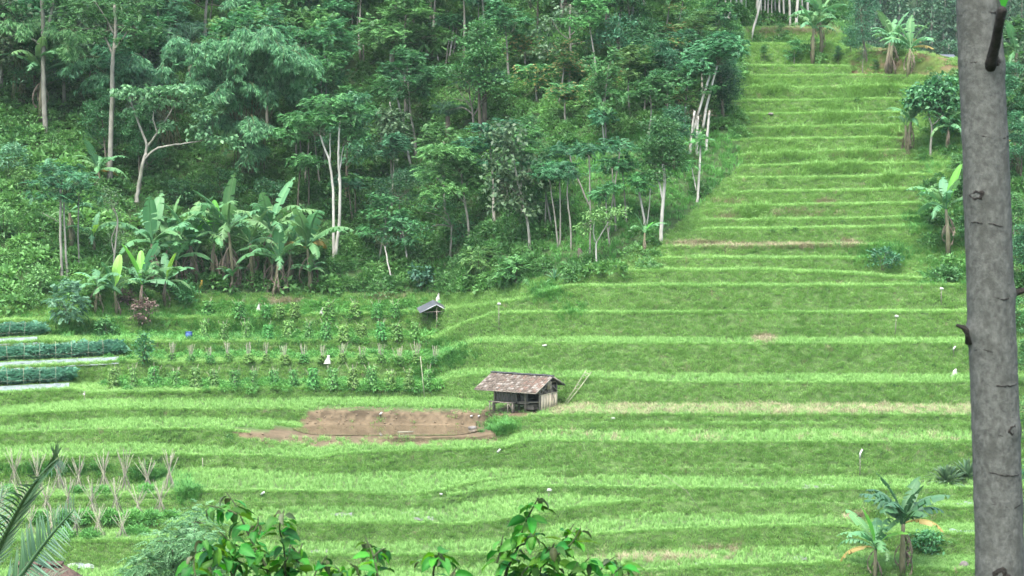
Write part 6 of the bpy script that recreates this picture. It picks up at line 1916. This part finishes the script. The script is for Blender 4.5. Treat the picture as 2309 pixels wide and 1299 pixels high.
flagpole('thin pole with a white cap on the bank below the bright banana', (2122, 690), 38, 'cap', 1)
flagpole('grey pole with a small pale tip in the middle of the right bank', (2018, 762), 48, 'cap', 2, 0.05)
flagpole('short pole with a white upright tube near the trunk', (2150, 806), 22, 'wrap', 3)
flagpole('tall pole wrapped in white at the top, above the torn banana', (1939, 1078), 62, 'wrap', 4)
flagpole('short pole with a white cap above the tallest middle shrub', (1237, 1126), 20, 'cap', 5, 0.05)
flagpole('thin pole with a white tip right of the small shelter', (1125, 752), 66, 'cap', 6)
flagpole('long bare bamboo rod standing left of the hut on the bean plot', (958, 902), 100, 'bare', 7, -0.1)
flagpole('thin bare rod standing in the rice right of the bottom left trellises', (457, 1060), 28, 'bare', 8)
def sack(label, uv, wpx, hpx, seed, pole=0, name='white_sack', mat='white_cloth'):
    r = np.random.default_rng(seed)
    B = ground(*uv)
    k = ppm(B[1])
    t = thing(name, label, 'sack', tuple(B))
    W, H = wpx / k, hpx / k
    b0 = pole / k
    n = 7
    V, Q = [], []
    for j in range(n):
        f = j / (n - 1)
        w = W * (0.5 - 0.38 * f) * (1 + r.normal(0, 0.05))
        for i in range(8):
            a = i * 6.283 / 8
            V.append((math.cos(a) * w + 0.2 * W * f + r.normal(0, 0.02), math.sin(a) * w * 0.35 + r.normal(0, 0.015), b0 + H * f))
    for j in range(n - 1):
        for i in range(8):
            Q.append((j * 8 + i, j * 8 + (i + 1) % 8, (j + 1) * 8 + (i + 1) % 8, (j + 1) * 8 + i))
    V.append((0.2 * W, 0, b0 + H + 0.02))
    mb = MB(); mb.add(V, Q, [((n - 1) * 8 + i, (n - 1) * 8 + (i + 1) % 8, n * 8) for i in range(8)])
    link('cloth', mb.mesh('sack_cloth', M[mat], True), t)
    mb = MB(); tube(mb, [(0.02, 0, -0.1), (0.2 * W, 0, b0 + H * 0.9)], 0.02, 5); link('pole', mb.mesh('sack_pole', M['pole']), t)
    return t
sack('white sack hung on a stick in the highest bean field', (725, 714), 12, 18, 1, 2)
sack('white sack with blue edge hung on a stick between the bean rows', (738, 845), 17, 19, 2, 25)
sack('white sack on a stick directly above the small shelter', (987, 688), 12, 18, 3, 8)
sack('small white sack at the left end of the highest bean field', (582, 706), 10, 14, 4, 6)
sack('pale square sack standing in the rice near the trunk', (2151, 850), 18, 18, 5, 0)
sack('yellow sack on the ground at the foot of the banana clump', (453, 650), 10, 18, 6, 0, 'yellow_sack', 'yellow_plastic')
sack('small white sack on a stick beside the left end of the bean rows', (190, 908), 5, 8, 7, 18)
sack('white sack hanging in the shade below the white trunk grove', (1644, 62), 8, 16, 8, 20)
def pipe(label, uv, lpx, ang, seed):
    B = ground(*uv)
    k = ppm(B[1])
    d = np.array([math.cos(ang), -0.6, math.sin(ang)])
    mb = MB()
    tube(mb, [(0, 0.5, 0.02), (0, -0.10, 0.05), d / np.linalg.norm(d) * lpx / k + np.array([0, -0.1, 0.05])], 0.055, 8)
    tag(link('drain_pipe', mb.mesh('drain_pipe', M['pvc'], True), None, tuple(B)), label, 'pipe')
pipe('white elbow drain pipe on the bank under the mud pond\'s right end', (1122, 1021), 11, 0.9, 1)
pipe('white elbow drain pipe on the bank above the tallest foreground shrub', (590, 1116), 11, 0.7, 2)
pipe('white pipe lying on the bank above the hut', (1224, 781), 10, 0.2, 3)
pipe('small white pipe end on the bank right of the hut', (1380, 945), 7, 0.1, 4)
pipe('white pipe end at the top of the bare mud bank', (857, 936), 8, 0.8, 5)
pipe('small white pipe end on the bank below the wet rice', (993, 1116), 5, 0.2, 6)
pipe('white pipe end at the right end of the bottom left trellises', (383, 1033), 6, 0.6, 7)
pipe('left one of two small white knobs on the mud bank by the hut', (1062, 940), 4, 0.5, 8)
pipe('right one of two small white knobs on the mud bank by the hut', (1079, 940), 4, 0.5, 9)
B = ground(426, 766)
k = ppm(B[1])
bar_ = thing('barrel', 'dark blue plastic barrel standing in the weeds left of the bean rows', 'barrel', tuple(B))
mb = MB(); tube(mb, [(0, 0, -0.05), (0, 0, 0.12), (0, 0, 0.36), (0, 0, 16 / k)], [0.19, 0.235, 0.25, 0.235], 14); link('body', mb.mesh('barrel_body', M['blue_plastic'], True), bar_)
mb = MB(); tube(mb, [(0, 0, 16 / k), (0, 0, 18 / k)], 0.25, 14); link('rim', mb.mesh('barrel_rim', M['blue_plastic'], True), bar_)
def stone(label, uv, wpx, hpx, seed, mat='stone', name='stone'):
    r = np.random.default_rng(seed)
    B = ground(*uv)
    k = ppm(B[1])
    mb = MB()
    V, Q = [], []
    for j in range(7):
        ph = math.pi * j / 6
        for i in range(10):
            a = i * 6.283 / 10
            q = 1 + r.normal(0, 0.07)
            V.append((math.cos(a) * math.sin(ph) * wpx / k / 2 * q, math.sin(a) * math.sin(ph) * wpx / k / 2 * q, math.cos(ph) * hpx / k / 2 * q + hpx / k * 0.35))
    for j in range(6):
        for i in range(10):
            Q.append((j * 10 + i, (j + 1) * 10 + i, (j + 1) * 10 + (i + 1) % 10, j * 10 + (i + 1) % 10))
    mb.add(V, Q)
    tag(link(name, mb.mesh(name, M[mat], True), None, tuple(B)), label, name.replace('_', ' '))
stone('grey boulder at the right foot of the terraces near the trunk', (2173, 1280), 22, 18, 1)
B = ground(1310, 584)
k = ppm(B[1])
mb = MB()
tube(mb, [(0, 0, -0.2), (0.02, 0, 0.05), (-0.05, 0, 12 / k), (-0.12, 0, 21 / k), (-0.14, 0.02, 25 / k)], [0.34, 0.27, 0.20, 0.15, 0.05], 9)
tag(link('tree_stump', mb.mesh('tree_stump', M['bark_brown'], False), None, tuple(B)), 'brown leaning tree stump on the grassy margin left of the forked sapling', 'tree stump')
stone('dark lump in the mud at the right end of the pond', (1066, 968), 22, 9, 3, 'wood_grey')
stone('pale stone on the upper terraces near their left edge', (1738, 259), 14, 6, 4)
mb = MB(); a, b_ = ground(897, 979), ground(932, 978)
tube(mb, [a + np.array([0, 0, 0.12]), b_ + np.array([0, 0, 0.12])], 0.045, 6)
tag(link('bamboo_rod', mb.mesh('bamboo_rod', M['pole'], True)), 'pale bamboo rod lying at the front edge of the mud pond', 'rod')
def grass_stem(label, a, b, seed):
    A_, B_ = ground(*a), ground(*b)
    Bp = at(b[0], b[1], A_[1] - 0.6)
    c = (A_ + Bp) / 2 + np.array([0.25, 0, 0.15])
    mb = MB(); tube(mb, [A_, c, Bp], [0.016, 0.014, 0.008], 4)
    tag(link('dry_stalk', mb.mesh('dry_stalk', M['pole'])), label, 'stalk')
grass_stem('long dry stalk leaning across the lower right bank', (1585, 1160), (1488, 1065), 1)
# brown house roof seen over the mound crest
hb_ = at(2135, 136, 190.0)
hs2 = thing('distant_house', 'tiny distant house roof showing over the bare mound', 'house', tuple(hb_ + np.array([0, 0, -1.5])))
mb = MB(); mb.add([(-1.0, -0.9, 1.5), (1.0, -0.9, 1.5), (0.7, 0, 2.1), (-0.7, 0, 2.1), (-1, 0.9, 1.5), (1, 0.9, 1.5)], [(0, 1, 2, 3), (3, 2, 5, 4)], [(1, 5, 2), (0, 3, 4)]); link('roof', mb.mesh('house_roof', M['zinc']), hs2)
mb = MB(); box(mb, (0, 0, 0.2), (1.6, 1.4, 2.56)); link('wall', mb.mesh('house_wall', M['wood_grey']), hs2)

# ------------------------------------------------------------------ near things: trunk, shrubs, palm, feathery tree
Yt = 10.0
TV = [(-900, 2172, 92), (-300, 2192, 95), (0, 2206, 97), (320, 2222, 103), (650, 2233, 105), (740, 2236, 106), (980, 2246, 108), (1299, 2256, 110), (1800, 2276, 118), (2500, 2300, 135)]
tv = np.array([q[0] for q in TV], float)
def trunk_c(v):
    return np.interp(v, tv, [q[1] for q in TV]), np.interp(v, tv, [q[2] for q in TV])
tb_ = at(2300, 2500, Yt)
ftr = thing('grey_tree', 'thick mottled grey tree trunk standing near at the right', 'tree', tuple(tb_))
r = np.random.default_rng(3)
rowsv = np.arange(2480, -900, -9.0)
ns = 64
mb = MB()
V = []
RINGS = [28, 148, 312, 668, 788, 972, 1133]
for i, v in enumerate(rowsv):
    uc, w = trunk_c(v)
    c = at(uc, v, Yt)
    th = np.arange(ns) * 6.2832 / ns
    rad_ = w / 2 / ppm(Yt) * (1 + 0.025 * (2 * fbm(np.cos(th) * 2 + 5, v / 90.0 + np.sin(th) * 2, 5, 4) - 1) + 0.012 * (2 * fbm(np.cos(th) * 7, v / 22.0 + np.sin(th) * 7, 9, 3) - 1))
    for rv in RINGS:
        wig = 6 * (fbm(th * 1.2, th * 0 + rv, 2, 2) - 0.5)
        d = (v - rv + wig * 2.2)
        rad_ = rad_ * (1 + 0.030 * np.exp(-(d / 16.0) ** 2) - 0.045 * np.exp(-((d - 5) / 4.0) ** 2) * (fbm(th * 2, th * 0 + rv, 7, 2) > 0.42))
    for (ku, kv, kr, amp) in ((2238, 150, 24, 0.012), (2196, 442, 26, 0.010), (2276, 962, 24, 0.012), (2182, 748, 18, 0.018), (2240, 1285, 40, 0.012), (2290, 662, 16, 0.010)):
        du_ = uc + np.cos(th) * w / 2 - ku
        front = np.sin(th) < 0.3
        rad_ = rad_ + amp * np.exp(-((du_ / kr) ** 2 + ((v - kv) / kr) ** 2)) * front
    V.append(np.stack([c[0] + np.cos(th) * rad_, Yt + np.sin(th) * rad_, np.full(ns, c[2])], -1) - tb_)
V = np.concatenate(V)
nv = len(rowsv)
ii, jj = np.arange(nv - 1)[:, None] * ns, np.arange(ns)[None, :]
kk = (jj + 1) % ns
mb.add(V, np.stack([ii + jj, ii + kk, ii + ns + kk, ii + ns + jj], -1).reshape(-1, 4))
link('bark', mb.mesh('trunk_bark', M['bark_fore'], True), ftr)
kt = ppm(Yt)
def tp(u, v, out=0.0):
    """point on the front of the near trunk"""
    uc, w = trunk_c(v)
    R_ = w / 2 / kt
    x = np.clip((u - uc) / kt, -R_, R_)
    return at(uc, v, Yt) + np.array([x, -math.sqrt(max(R_ * R_ - x * x, 0)) - out, 0]) - tb_
mb = MB(); q0_, q1_ = at(2231, 152, Yt - 0.10) - tb_, at(2262, 18, Yt - 0.36) - tb_
q = [q0_ * (1 - f) + q1_ * f + np.array([0.004 * math.sin(f * 5), 0, 0]) for f in (0, 0.12, 0.4, 0.7, 0.97, 1.0)]
tube(mb, q, [0.038, 0.030, 0.027, 0.025, 0.026, 0.018], 12); link('branch_stub', mb.mesh('branch_stub', M['bark_scar'], True), ftr)['label'] = 'dark broken branch stub pointing up'
def scar(u, v, ru, rv, seed, label, hollow=True):
    r = np.random.default_rng(seed)
    mb = MB()
    V, n = [], 18
    for j, (f, o) in enumerate(((1.0, -0.012), (0.88, -0.004), (0.62, 0.0), (0.4, -0.006 if hollow else 0.003), (0.02, -0.010 if hollow else 0.005))):
        for i in range(n):
            a = i * 6.283 / n
            q = f * (1 + 0.22 * math.sin(2 * a + seed) + 0.14 * math.sin(5 * a + 2 * seed) + r.normal(0, 0.09))
            V.append(tp(u + math.cos(a) * ru * q, v + math.sin(a) * rv * q, o + r.normal(0, 0.001) + 0.016))
    mb.add(V, [(j * n + i, j * n + (i + 1) % n, (j + 1) * n + (i + 1) % n, (j + 1) * n + i) for j in range(4) for i in range(n)])
    link('bark_scar', mb.mesh('bark_scar', M['bark_scar'], True), ftr)['label'] = label
scar(2233, 140, 18, 15, 1, 'dark collar at the foot of the branch stub', False)
scar(2191, 440, 13, 14, 2, 'dark hollow scar at the left side')
scar(2270, 962, 11, 12, 3, 'dark round knot below the middle')
scar(2240, 1292, 25, 22, 4, 'large dark scar at the bottom')
mb = MB(); tube(mb, [tp(2186, 772, -0.015), at(2184, 752, Yt - 0.03) - tb_, at(2172, 738, Yt - 0.04) - tb_, at(2156, 733, Yt - 0.04) - tb_], [0.030, 0.020, 0.014, 0.008], 10); link('spur', mb.mesh('spur', M['bark_scar'], True), ftr)['label'] = 'short curved spur on the left side'
mb = MB(); tube(mb, [at(2278, 672, Yt) - tb_, at(2292, 660, Yt - 0.02) - tb_, at(2325, 650, Yt - 0.03) - tb_, at(2400, 620, Yt - 0.03) - tb_], [0.022, 0.018, 0.014, 0.008], 8); link('twig', mb.mesh('near_twig', M['bark_scar'], True), ftr)
mb = MB(); leafq(mb, [at(2262, -30, Yt - 0.1) - tb_], [[0.05, 0, -1]], [[0, -1, 0.2]], 0.13, 0.06, 0.8); link('leaf', mb.mesh('trunk_leaf', M['shrub_leaf_light'], False), ftr)

r = np.random.default_rng(21)
for rv in RINGS + [505, 860, 1060]:
    for q in range(2):
        a0 = r.uniform(-1.15, 0.6)
        a1 = a0 + r.uniform(0.35, 0.9)
        mb = MB()
        pts = []
        for a in np.linspace(a0, min(a1, 1.2), 9):
            uc, w = trunk_c(rv)
            pts.append(tp(uc + math.sin(a) * w / 2, rv + 5 * math.sin(a * 3 + q) + r.normal(0, 0.6), 0.001))
        tube(mb, pts, [0.001] + [0.0035 * r.uniform(0.5, 1.2) for _ in range(7)] + [0.001], 5)
        link('bark_ring', mb.mesh('bark_ring', M['bark_scar'], True), ftr)
# leaf shapes of the near shrubs
def ovate(name, mat, curl, fold, seed):
    r = np.random.default_rng(seed)
    mb = MB()
    n = 10
    t = np.linspace(0, 1, n)
    prof = np.sin(math.pi * t ** 0.72) ** 0.85 * (1 - 0.25 * t)
    prof[-1] = 0.0
    prof[-2] *= 0.55
    w = 0.27 * prof
    ang = 0.15 - curl * t
    x = np.concatenate([[0], np.cumsum(np.cos(ang[:-1])) / (n - 1)])
    z_ = np.concatenate([[0], np.cumsum(np.sin(ang[:-1])) / (n - 1)])
    V, tt = [], []
    for k in range(n):
        for s_ in (-1, -0.5, 0, 0.5, 1):
            wave = 0.02 * math.sin(k * 2.1 + s_ * 2 + seed) * abs(s_)
            V.append((x[k], s_ * w[k], z_[k] + abs(s_) * w[k] * fold + wave - (0.012 if abs(s_) == 0.5 and k % 2 else 0)))
            tt.append(0.9 if s_ == 0 else 0.35 + 0.2 * (k % 2) * (abs(s_) == 0.5))
    Q = [(k * 5 + j, k * 5 + j + 1, k * 5 + 6 + j, k * 5 + 5 + j) for k in range(n - 1) for j in range(4)]
    mb.add(V, Q, None, tt)
    tube(mb, [(-0.16, 0, 0.0), (-0.05, 0, 0.02), (0.02, 0, 0.0)], 0.012, 4, 0.8)
    return mb.mesh(name, mat, True)
OV = {'dark': [ovate('shrub_leaf', M['shrub_leaf'], c, f, s) for c, f, s in ((0.6, 0.35, 1), (1.2, 0.5, 2), (0.9, 0.2, 3), (1.6, 0.4, 4))],
      'light': [ovate('shrub_leaf', M['shrub_leaf_light'], c, f, s) for c, f, s in ((0.8, 0.3, 5), (1.4, 0.5, 6), (0.5, 0.4, 7))],
      'bronze': [ovate('shrub_leaf', M['shrub_leaf_bronze'], c, f, s) for c, f, s in ((0.7, 0.6, 8), (1.2, 0.7, 9))]}
SHY = 12.0
def near_shrub(label, stems, seed, Yq=SHY, leafpx=50, gap=15):
    r = np.random.default_rng(seed)
    B = np.array([at(stems[0][0][0], 1299, Yq)[0], Yq, float(np.interp(Yq, [10, 20], [-5.0, -8.0]))])
    k = ppm(Yq)
    t = thing('leafy_shrub', label, 'shrub', tuple(B))
    for si, pl in enumerate(stems):
        n = len(pl)
        dep = np.linspace(r.normal(0, 0.1), r.normal(0, 0.35), n)
        pts = np.array([at(u, v, Yq + d) for (u, v), d in zip(pl, dep)]) - B
        if pl[0][1] >= 1290:
            foot = np.array([r.normal(0, 0.12), r.normal(0, 0.12), -0.1])
            pts = np.vstack([foot, (foot + pts[0]) / 2 + np.array([0.05, 0.03, 0.2]), pts])
        m_ = len(pts)
        s = np.linspace(0, m_ - 1, m_ * 4)
        q = np.stack([np.interp(s, np.arange(m_), pts[:, c]) for c in range(3)], -1)
        for _ in range(2):
            q[1:-1] = q[:-2] * 0.25 + q[1:-1] * 0.5 + q[2:] * 0.25
        mb = MB(); tube(mb, q, np.linspace(0.013 if si == 0 else 0.008, 0.004, len(q)), 7); link('stem', mb.mesh('shrub_stem', M['twig_green'], True), t)
        Ls = np.concatenate([[0], np.cumsum(np.linalg.norm(np.diff(q, axis=0), axis=1))])
        Lt = Ls[-1]
        lo = Lt - sum(math.dist(a, b) for a, b in zip(pl[:-1], pl[1:])) / k
        if pl[0][1] >= 1290:
            lo -= 0.25
        d_ = max(0, lo)
        i = 0
        while d_ < Lt:
            p_ = np.array([np.interp(d_, Ls, q[:, c]) for c in range(3)])
            f = (Lt - d_) * k
            a = i * 2.4 + r.normal(0, 0.35)
            tip = f < 22
            el = r.normal(-0.25, 0.3) if not tip else r.normal(-0.95, 0.3)
            kd = 'bronze' if tip and r.uniform() < 0.6 else ('light' if r.uniform() < 0.33 else 'dark')
            me = OV[kd][int(r.integers(0, len(OV[kd])))]
            sc = leafpx / k * r.uniform(0.75, 1.25) * (0.75 if tip else 1.0)
            dr = Vector((math.cos(a) * math.cos(el), math.sin(a) * math.cos(el), math.sin(el)))
            xa = dr
            za = (Vector((0, 0, 1)) - xa * xa.z).normalized()
            ya = za.cross(xa)
            m3 = Matrix((xa, ya, za)).transposed() @ Matrix.Rotation(r.normal(0, 0.45), 3, 'X')
            link('leaf', me, t, tuple(p_ + np.array(dr) * sc * 0.16), m3.to_euler(), sc)
            d_ += gap / k * r.uniform(0.5, 1.3)
            i += 1
    return t
M['twig_green'] = rough_mat('green shrub stem', (0.018, 0.030, 0.012), (0.045, 0.06, 0.025), 20.0, bump=0.1)
near_shrub('largest near shrub with drooping glossy leaves, left of the bottom middle',
           [[(612, 1299), (592, 1262), (578, 1240), (560, 1205), (545, 1170), (534, 1142), (512, 1112)], [(576, 1244), (548, 1238), (525, 1225), (508, 1212), (494, 1198)], [(563, 1206), (575, 1195), (582, 1180), (582, 1166)],
            [(535, 1160), (520, 1152), (500, 1146), (470, 1140)], [(663, 1297), (666, 1275), (672, 1250), (682, 1226)], [(645, 1299), (640, 1230), (628, 1190), (640, 1152)], [(525, 1290), (505, 1265), (486, 1245), (458, 1214)], [(440, 1299), (436, 1270), (444, 1240)],
            [(705, 1299), (722, 1275), (738, 1252)], [(590, 1299), (560, 1275), (530, 1262)], [(620, 1299), (650, 1260), (655, 1225)], [(480, 1299), (470, 1280), (452, 1262)]], 11, gap=7.5, leafpx=45)
near_shrub('small near shrub sprig between the two large ones, left', [[(852, 1299), (846, 1268), (838, 1240), (824, 1212)], [(842, 1256), (858, 1240), (870, 1236)], [(812, 1299), (802, 1282), (790, 1270)], [(770, 1299), (765, 1285), (755, 1276)]], 12, gap=7.5, leafpx=42)
near_shrub('small near shrub sprig between the two large ones, right', [[(975, 1299), (980, 1275), (990, 1246)], [(978, 1278), (960, 1270), (944, 1262)], [(1015, 1299), (1024, 1288), (1030, 1278)]], 13, gap=7.5, leafpx=42)
near_shrub('tall pointed near shrub with glossy leaves at the bottom middle',
           [[(1136, 1299), (1150, 1270), (1166, 1240), (1176, 1205), (1188, 1172), (1200, 1148), (1214, 1122)], [(1248, 1268), (1262, 1246), (1287, 1228), (1300, 1210), (1310, 1190)], [(1262, 1246), (1272, 1222), (1282, 1200), (1294, 1182)],
            [(1284, 1297), (1300, 1284), (1318, 1270), (1328, 1258)], [(1120, 1270), (1128, 1245), (1134, 1208)], [(1216, 1299), (1222, 1270), (1238, 1250), (1250, 1225)], [(1345, 1299), (1362, 1275), (1385, 1256)], [(1170, 1230), (1195, 1222), (1206, 1205)], [(1170, 1299), (1190, 1280), (1200, 1262)], [(1240, 1299), (1252, 1280)], [(1380, 1299), (1395, 1280), (1402, 1272)]], 14, gap=7.5, leafpx=45)

# coconut fronds at the bottom left
Yp = 20.0
cb0 = at(-60, 1345, Yp)
palm = thing('coconut_palm', 'coconut palm whose fronds reach in at the bottom left corner', 'palm tree', (cb0[0], cb0[1], -8.2))
pc = cb0 - np.array([cb0[0], cb0[1], -8.2])
mb = MB(); tube(mb, [(0, 0, -0.3), (0.1, 0, pc[2] * 0.5), tuple(pc)], [0.2, 0.15, 0.13], 10); link('trunk', mb.mesh('coconut_trunk', M['bark_brown'], True), palm)
leaflet = {}
for nm, mt in (('dark', 'coconut'), ('pale', 'coconut_pale')):
    mb = MB()
    s = np.linspace(0, 1, 5)
    w = np.array([0.3, 1.0, 0.9, 0.6, 0.05]) * 0.032
    zc_ = -0.22 * s ** 2
    V = [(x, -ww, z_ + ww * 0.6) for x, ww, z_ in zip(s, w, zc_)] + [(x, 0, z_) for x, z_ in zip(s, zc_)] + [(x, ww, z_ + ww * 0.6) for x, ww, z_ in zip(s, w, zc_)]
    mb.add(V, [(i, i + 1, i + 6, i + 5) for i in range(4)] + [(i + 5, i + 6, i + 11, i + 10) for i in range(4)], None, np.tile(s, 3))
    leaflet[nm] = mb.mesh('leaflet', M[mt])
def frond(pl, lens, nl, seed, kd, side=(0, 0, 1.0), dep=(0, 0), down=0.0, fwdang=0.5):
    r = np.random.default_rng(seed)
    n = len(pl)
    pts = np.array([at(u, v, Yp + d) for (u, v), d in zip(pl, np.linspace(dep[0], dep[1], n))]) - (cb0 - pc)
    pts = np.vstack([pc, pts])
    n += 1
    s = np.linspace(0, n - 1, 30)
    q = np.stack([np.interp(s, np.arange(n), pts[:, c]) for c in range(3)], -1)
    for _ in range(4):
        q[1:-1] = q[:-2] * 0.25 + q[1:-1] * 0.5 + q[2:] * 0.25
    f_ = MB(); tube(f_, q, np.linspace(0.035, 0.008, 30), 6)
    fo_ = link('frond', f_.mesh('frond_rib', M['coconut_pale'] if kd == 'pale' else M['coconut'], True), palm)
    tg = nrm(np.gradient(q, axis=0))
    S0 = np.asarray(side, float)
    for i in range(nl):
        f = 4 + 25 * i / (nl - 1)
        for sg in (-1, 1):
            p_ = np.array([np.interp(f, np.arange(30), q[:, c]) for c in range(3)])
            T_ = tg[min(29, int(f))]
            S = nrm(np.cross(T_, S0)) * sg
            d = nrm(S * 0.75 + T_ * fwdang + np.array([0, 0, -down]) + r.normal(0, 0.06, 3))
            xa = Vector(d)
            za = Vector(nrm(np.cross(np.cross(d, T_), d))) * 1.0
            za = Vector(nrm(S0 - d * np.dot(S0, d)))
            ya = za.cross(xa)
            m3 = Matrix((xa, ya, za)).transposed()
            g = (f - 4) / 25
            L_ = lens / ppm(Yp) * (0.75 + 0.5 * math.sin(math.pi * min(1, g * 1.1))) * r.uniform(0.9, 1.08) * (1 - 0.35 * g)
            link('leaflet', leaflet[kd], fo_, tuple(p_), m3.to_euler(), (L_, L_, L_))
frond([(-20, 1270), (15, 1200), (50, 1130), (85, 1080), (118, 1044), (132, 1036)], 92, 44, 1, 'dark', side=(0.75, -0.5, 0.45), dep=(0, -1.0), fwdang=1.0)
frond([(0, 1340), (48, 1299), (85, 1245), (122, 1198), (166, 1150)], 78, 40, 2, 'pale', side=(0.1, -0.9, 0.4), dep=(0, -1.6), fwdang=0.7)
frond([(-40, 1280), (-20, 1210), (-5, 1150), (5, 1100)], 60, 26, 3, 'pale', side=(0.1, -0.9, 0.4), dep=(0, 0.4), fwdang=0.6)
frond([(-30, 1345), (10, 1330), (70, 1310), (130, 1300)], 60, 30, 4, 'dark', side=(0.1, -0.7, 0.7), dep=(0, -0.6), fwdang=0.6)

# feathery blue green tree at the bottom left, half way to the terraces
Yl = 46.0
lb0 = np.array([at(400, 1299, Yl)[0], Yl, -15.5])
lt = thing('feathery_tree', 'feathery blue green tree rising behind the largest near shrub', 'tree', tuple(lb0))
tb2, cb2 = MB(), MB()
r = np.random.default_rng(66)
tips, dirs = [], []
for (u, v, ru, rv, n) in ((385, 1225, 50, 26, 60), (330, 1275, 45, 24, 50), (430, 1190, 45, 26, 46), (410, 1270, 60, 40, 80), (470, 1230, 40, 40, 50), (300, 1300, 30, 16, 30), (360, 1310, 70, 30, 60), (480, 1290, 50, 40, 50)):
    c = at(u, v, Yl) - lb0
    c[1] += r.normal(0, 0.4)
    d = rand_dir(r, n, 0.3)
    q = c + d * np.array([ru, ru, rv]) / ppm(Yl) * (r.uniform(0.2, 1, (n, 1)) ** 0.5)
    tips.extend(q); dirs.extend(d)
    tube(tb2, [(0, 0, 2.0), c * 0.55 + np.array([0, 0, 0.9]), c], [0.06, 0.04, 0.015], 5)
    for q_ in q[::6]:
        tube(tb2, [c, (c + q_) / 2, q_], [0.014, 0.01, 0.005], 4, cap=False)
tube(tb2, [(0, 0, -0.5), (0.1, 0, 1.5), (0, 0, 4.0)], [0.14, 0.11, 0.05], 8)
n = len(tips) * 3
P = np.repeat(np.array(tips), 3, 0) + r.normal(0, 0.1, (n, 3))
D = nrm(np.repeat(np.array(dirs), 3, 0) * 0.6 + rand_dir(r, n, 0.0, 0.4))
fronds(cb2, P, D, r.uniform(0.28, 0.5, n), 9, 0.10, 0.026, r, 0.45)
link('trunk', tb2.mesh('feathery_trunk', M['bark_brown'], True), lt)
link('crown', cb2.mesh('feathery_crown', M['fern_leaf']), lt)

# ------------------------------------------------------------------ haze: humid air over the valley
hzm, nt, N, L = new_mat('humid air')
out = N('ShaderNodeOutputMaterial')
pv = N('ShaderNodeVolumePrincipled')
pv.inputs['Color'].default_value = (0.72, 0.95, 0.88, 1)
pv.inputs['Density'].default_value = 0.0001
pv.inputs['Anisotropy'].default_value = 0.0
L(pv.outputs[0], out.inputs['Volume'])
mb = MB()
box(mb, (0, 650, 60), (3060, 1740, 245))
tag(link('haze', mb.mesh('haze', hzm)), 'thin humid haze over the whole valley', 'haze', kind='stuff')

# clods and lumps on the bare mud
r = np.random.default_rng(77)
cl_t = []
for i in range(3):
    rr = np.random.default_rng(900 + i)
    mb = MB()
    V, Q = [], []
    for j in range(4):
        ph = math.pi * (j + 0.5) / 5
        for q in range(6):
            a = q * 6.283 / 6
            k_ = 1 + rr.normal(0, 0.2)
            V.append((math.cos(a) * math.sin(ph) * 0.1 * k_, math.sin(a) * math.sin(ph) * 0.1 * k_, math.cos(ph) * 0.07 * k_))
    for j in range(3):
        for q in range(6):
            Q.append((j * 6 + q, j * 6 + (q + 1) % 6, (j + 1) * 6 + (q + 1) % 6, (j + 1) * 6 + q))
    Q.append((3, 2, 1, 0)); Q.append((0, 5, 4, 3))
    mb.add(V, Q)
    cl_t.append(mb.mesh('clod', rough_mat('mud clod', (0.080, 0.064, 0.042), (0.14, 0.112, 0.074), 9.0, bump=0.4)))
P = sample(np.where(BARE & VIEW & ~(np.isin(SEGC, ['Fb'])), 14.0 * np.clip(2 * fbm(CELLU / 25, CELLV / 9, 15, 3) - 0.5, 0.1, 1), 0), 401)[0]
n = len(P)
scatter('mud_clods', cl_t, P, tilt_rot(r, n, 0.4), r.uniform(0.25, 0.8, n), r.uniform(0, 1, n), 'clods and lumps of brown earth on the bare mud bank', 'mud')
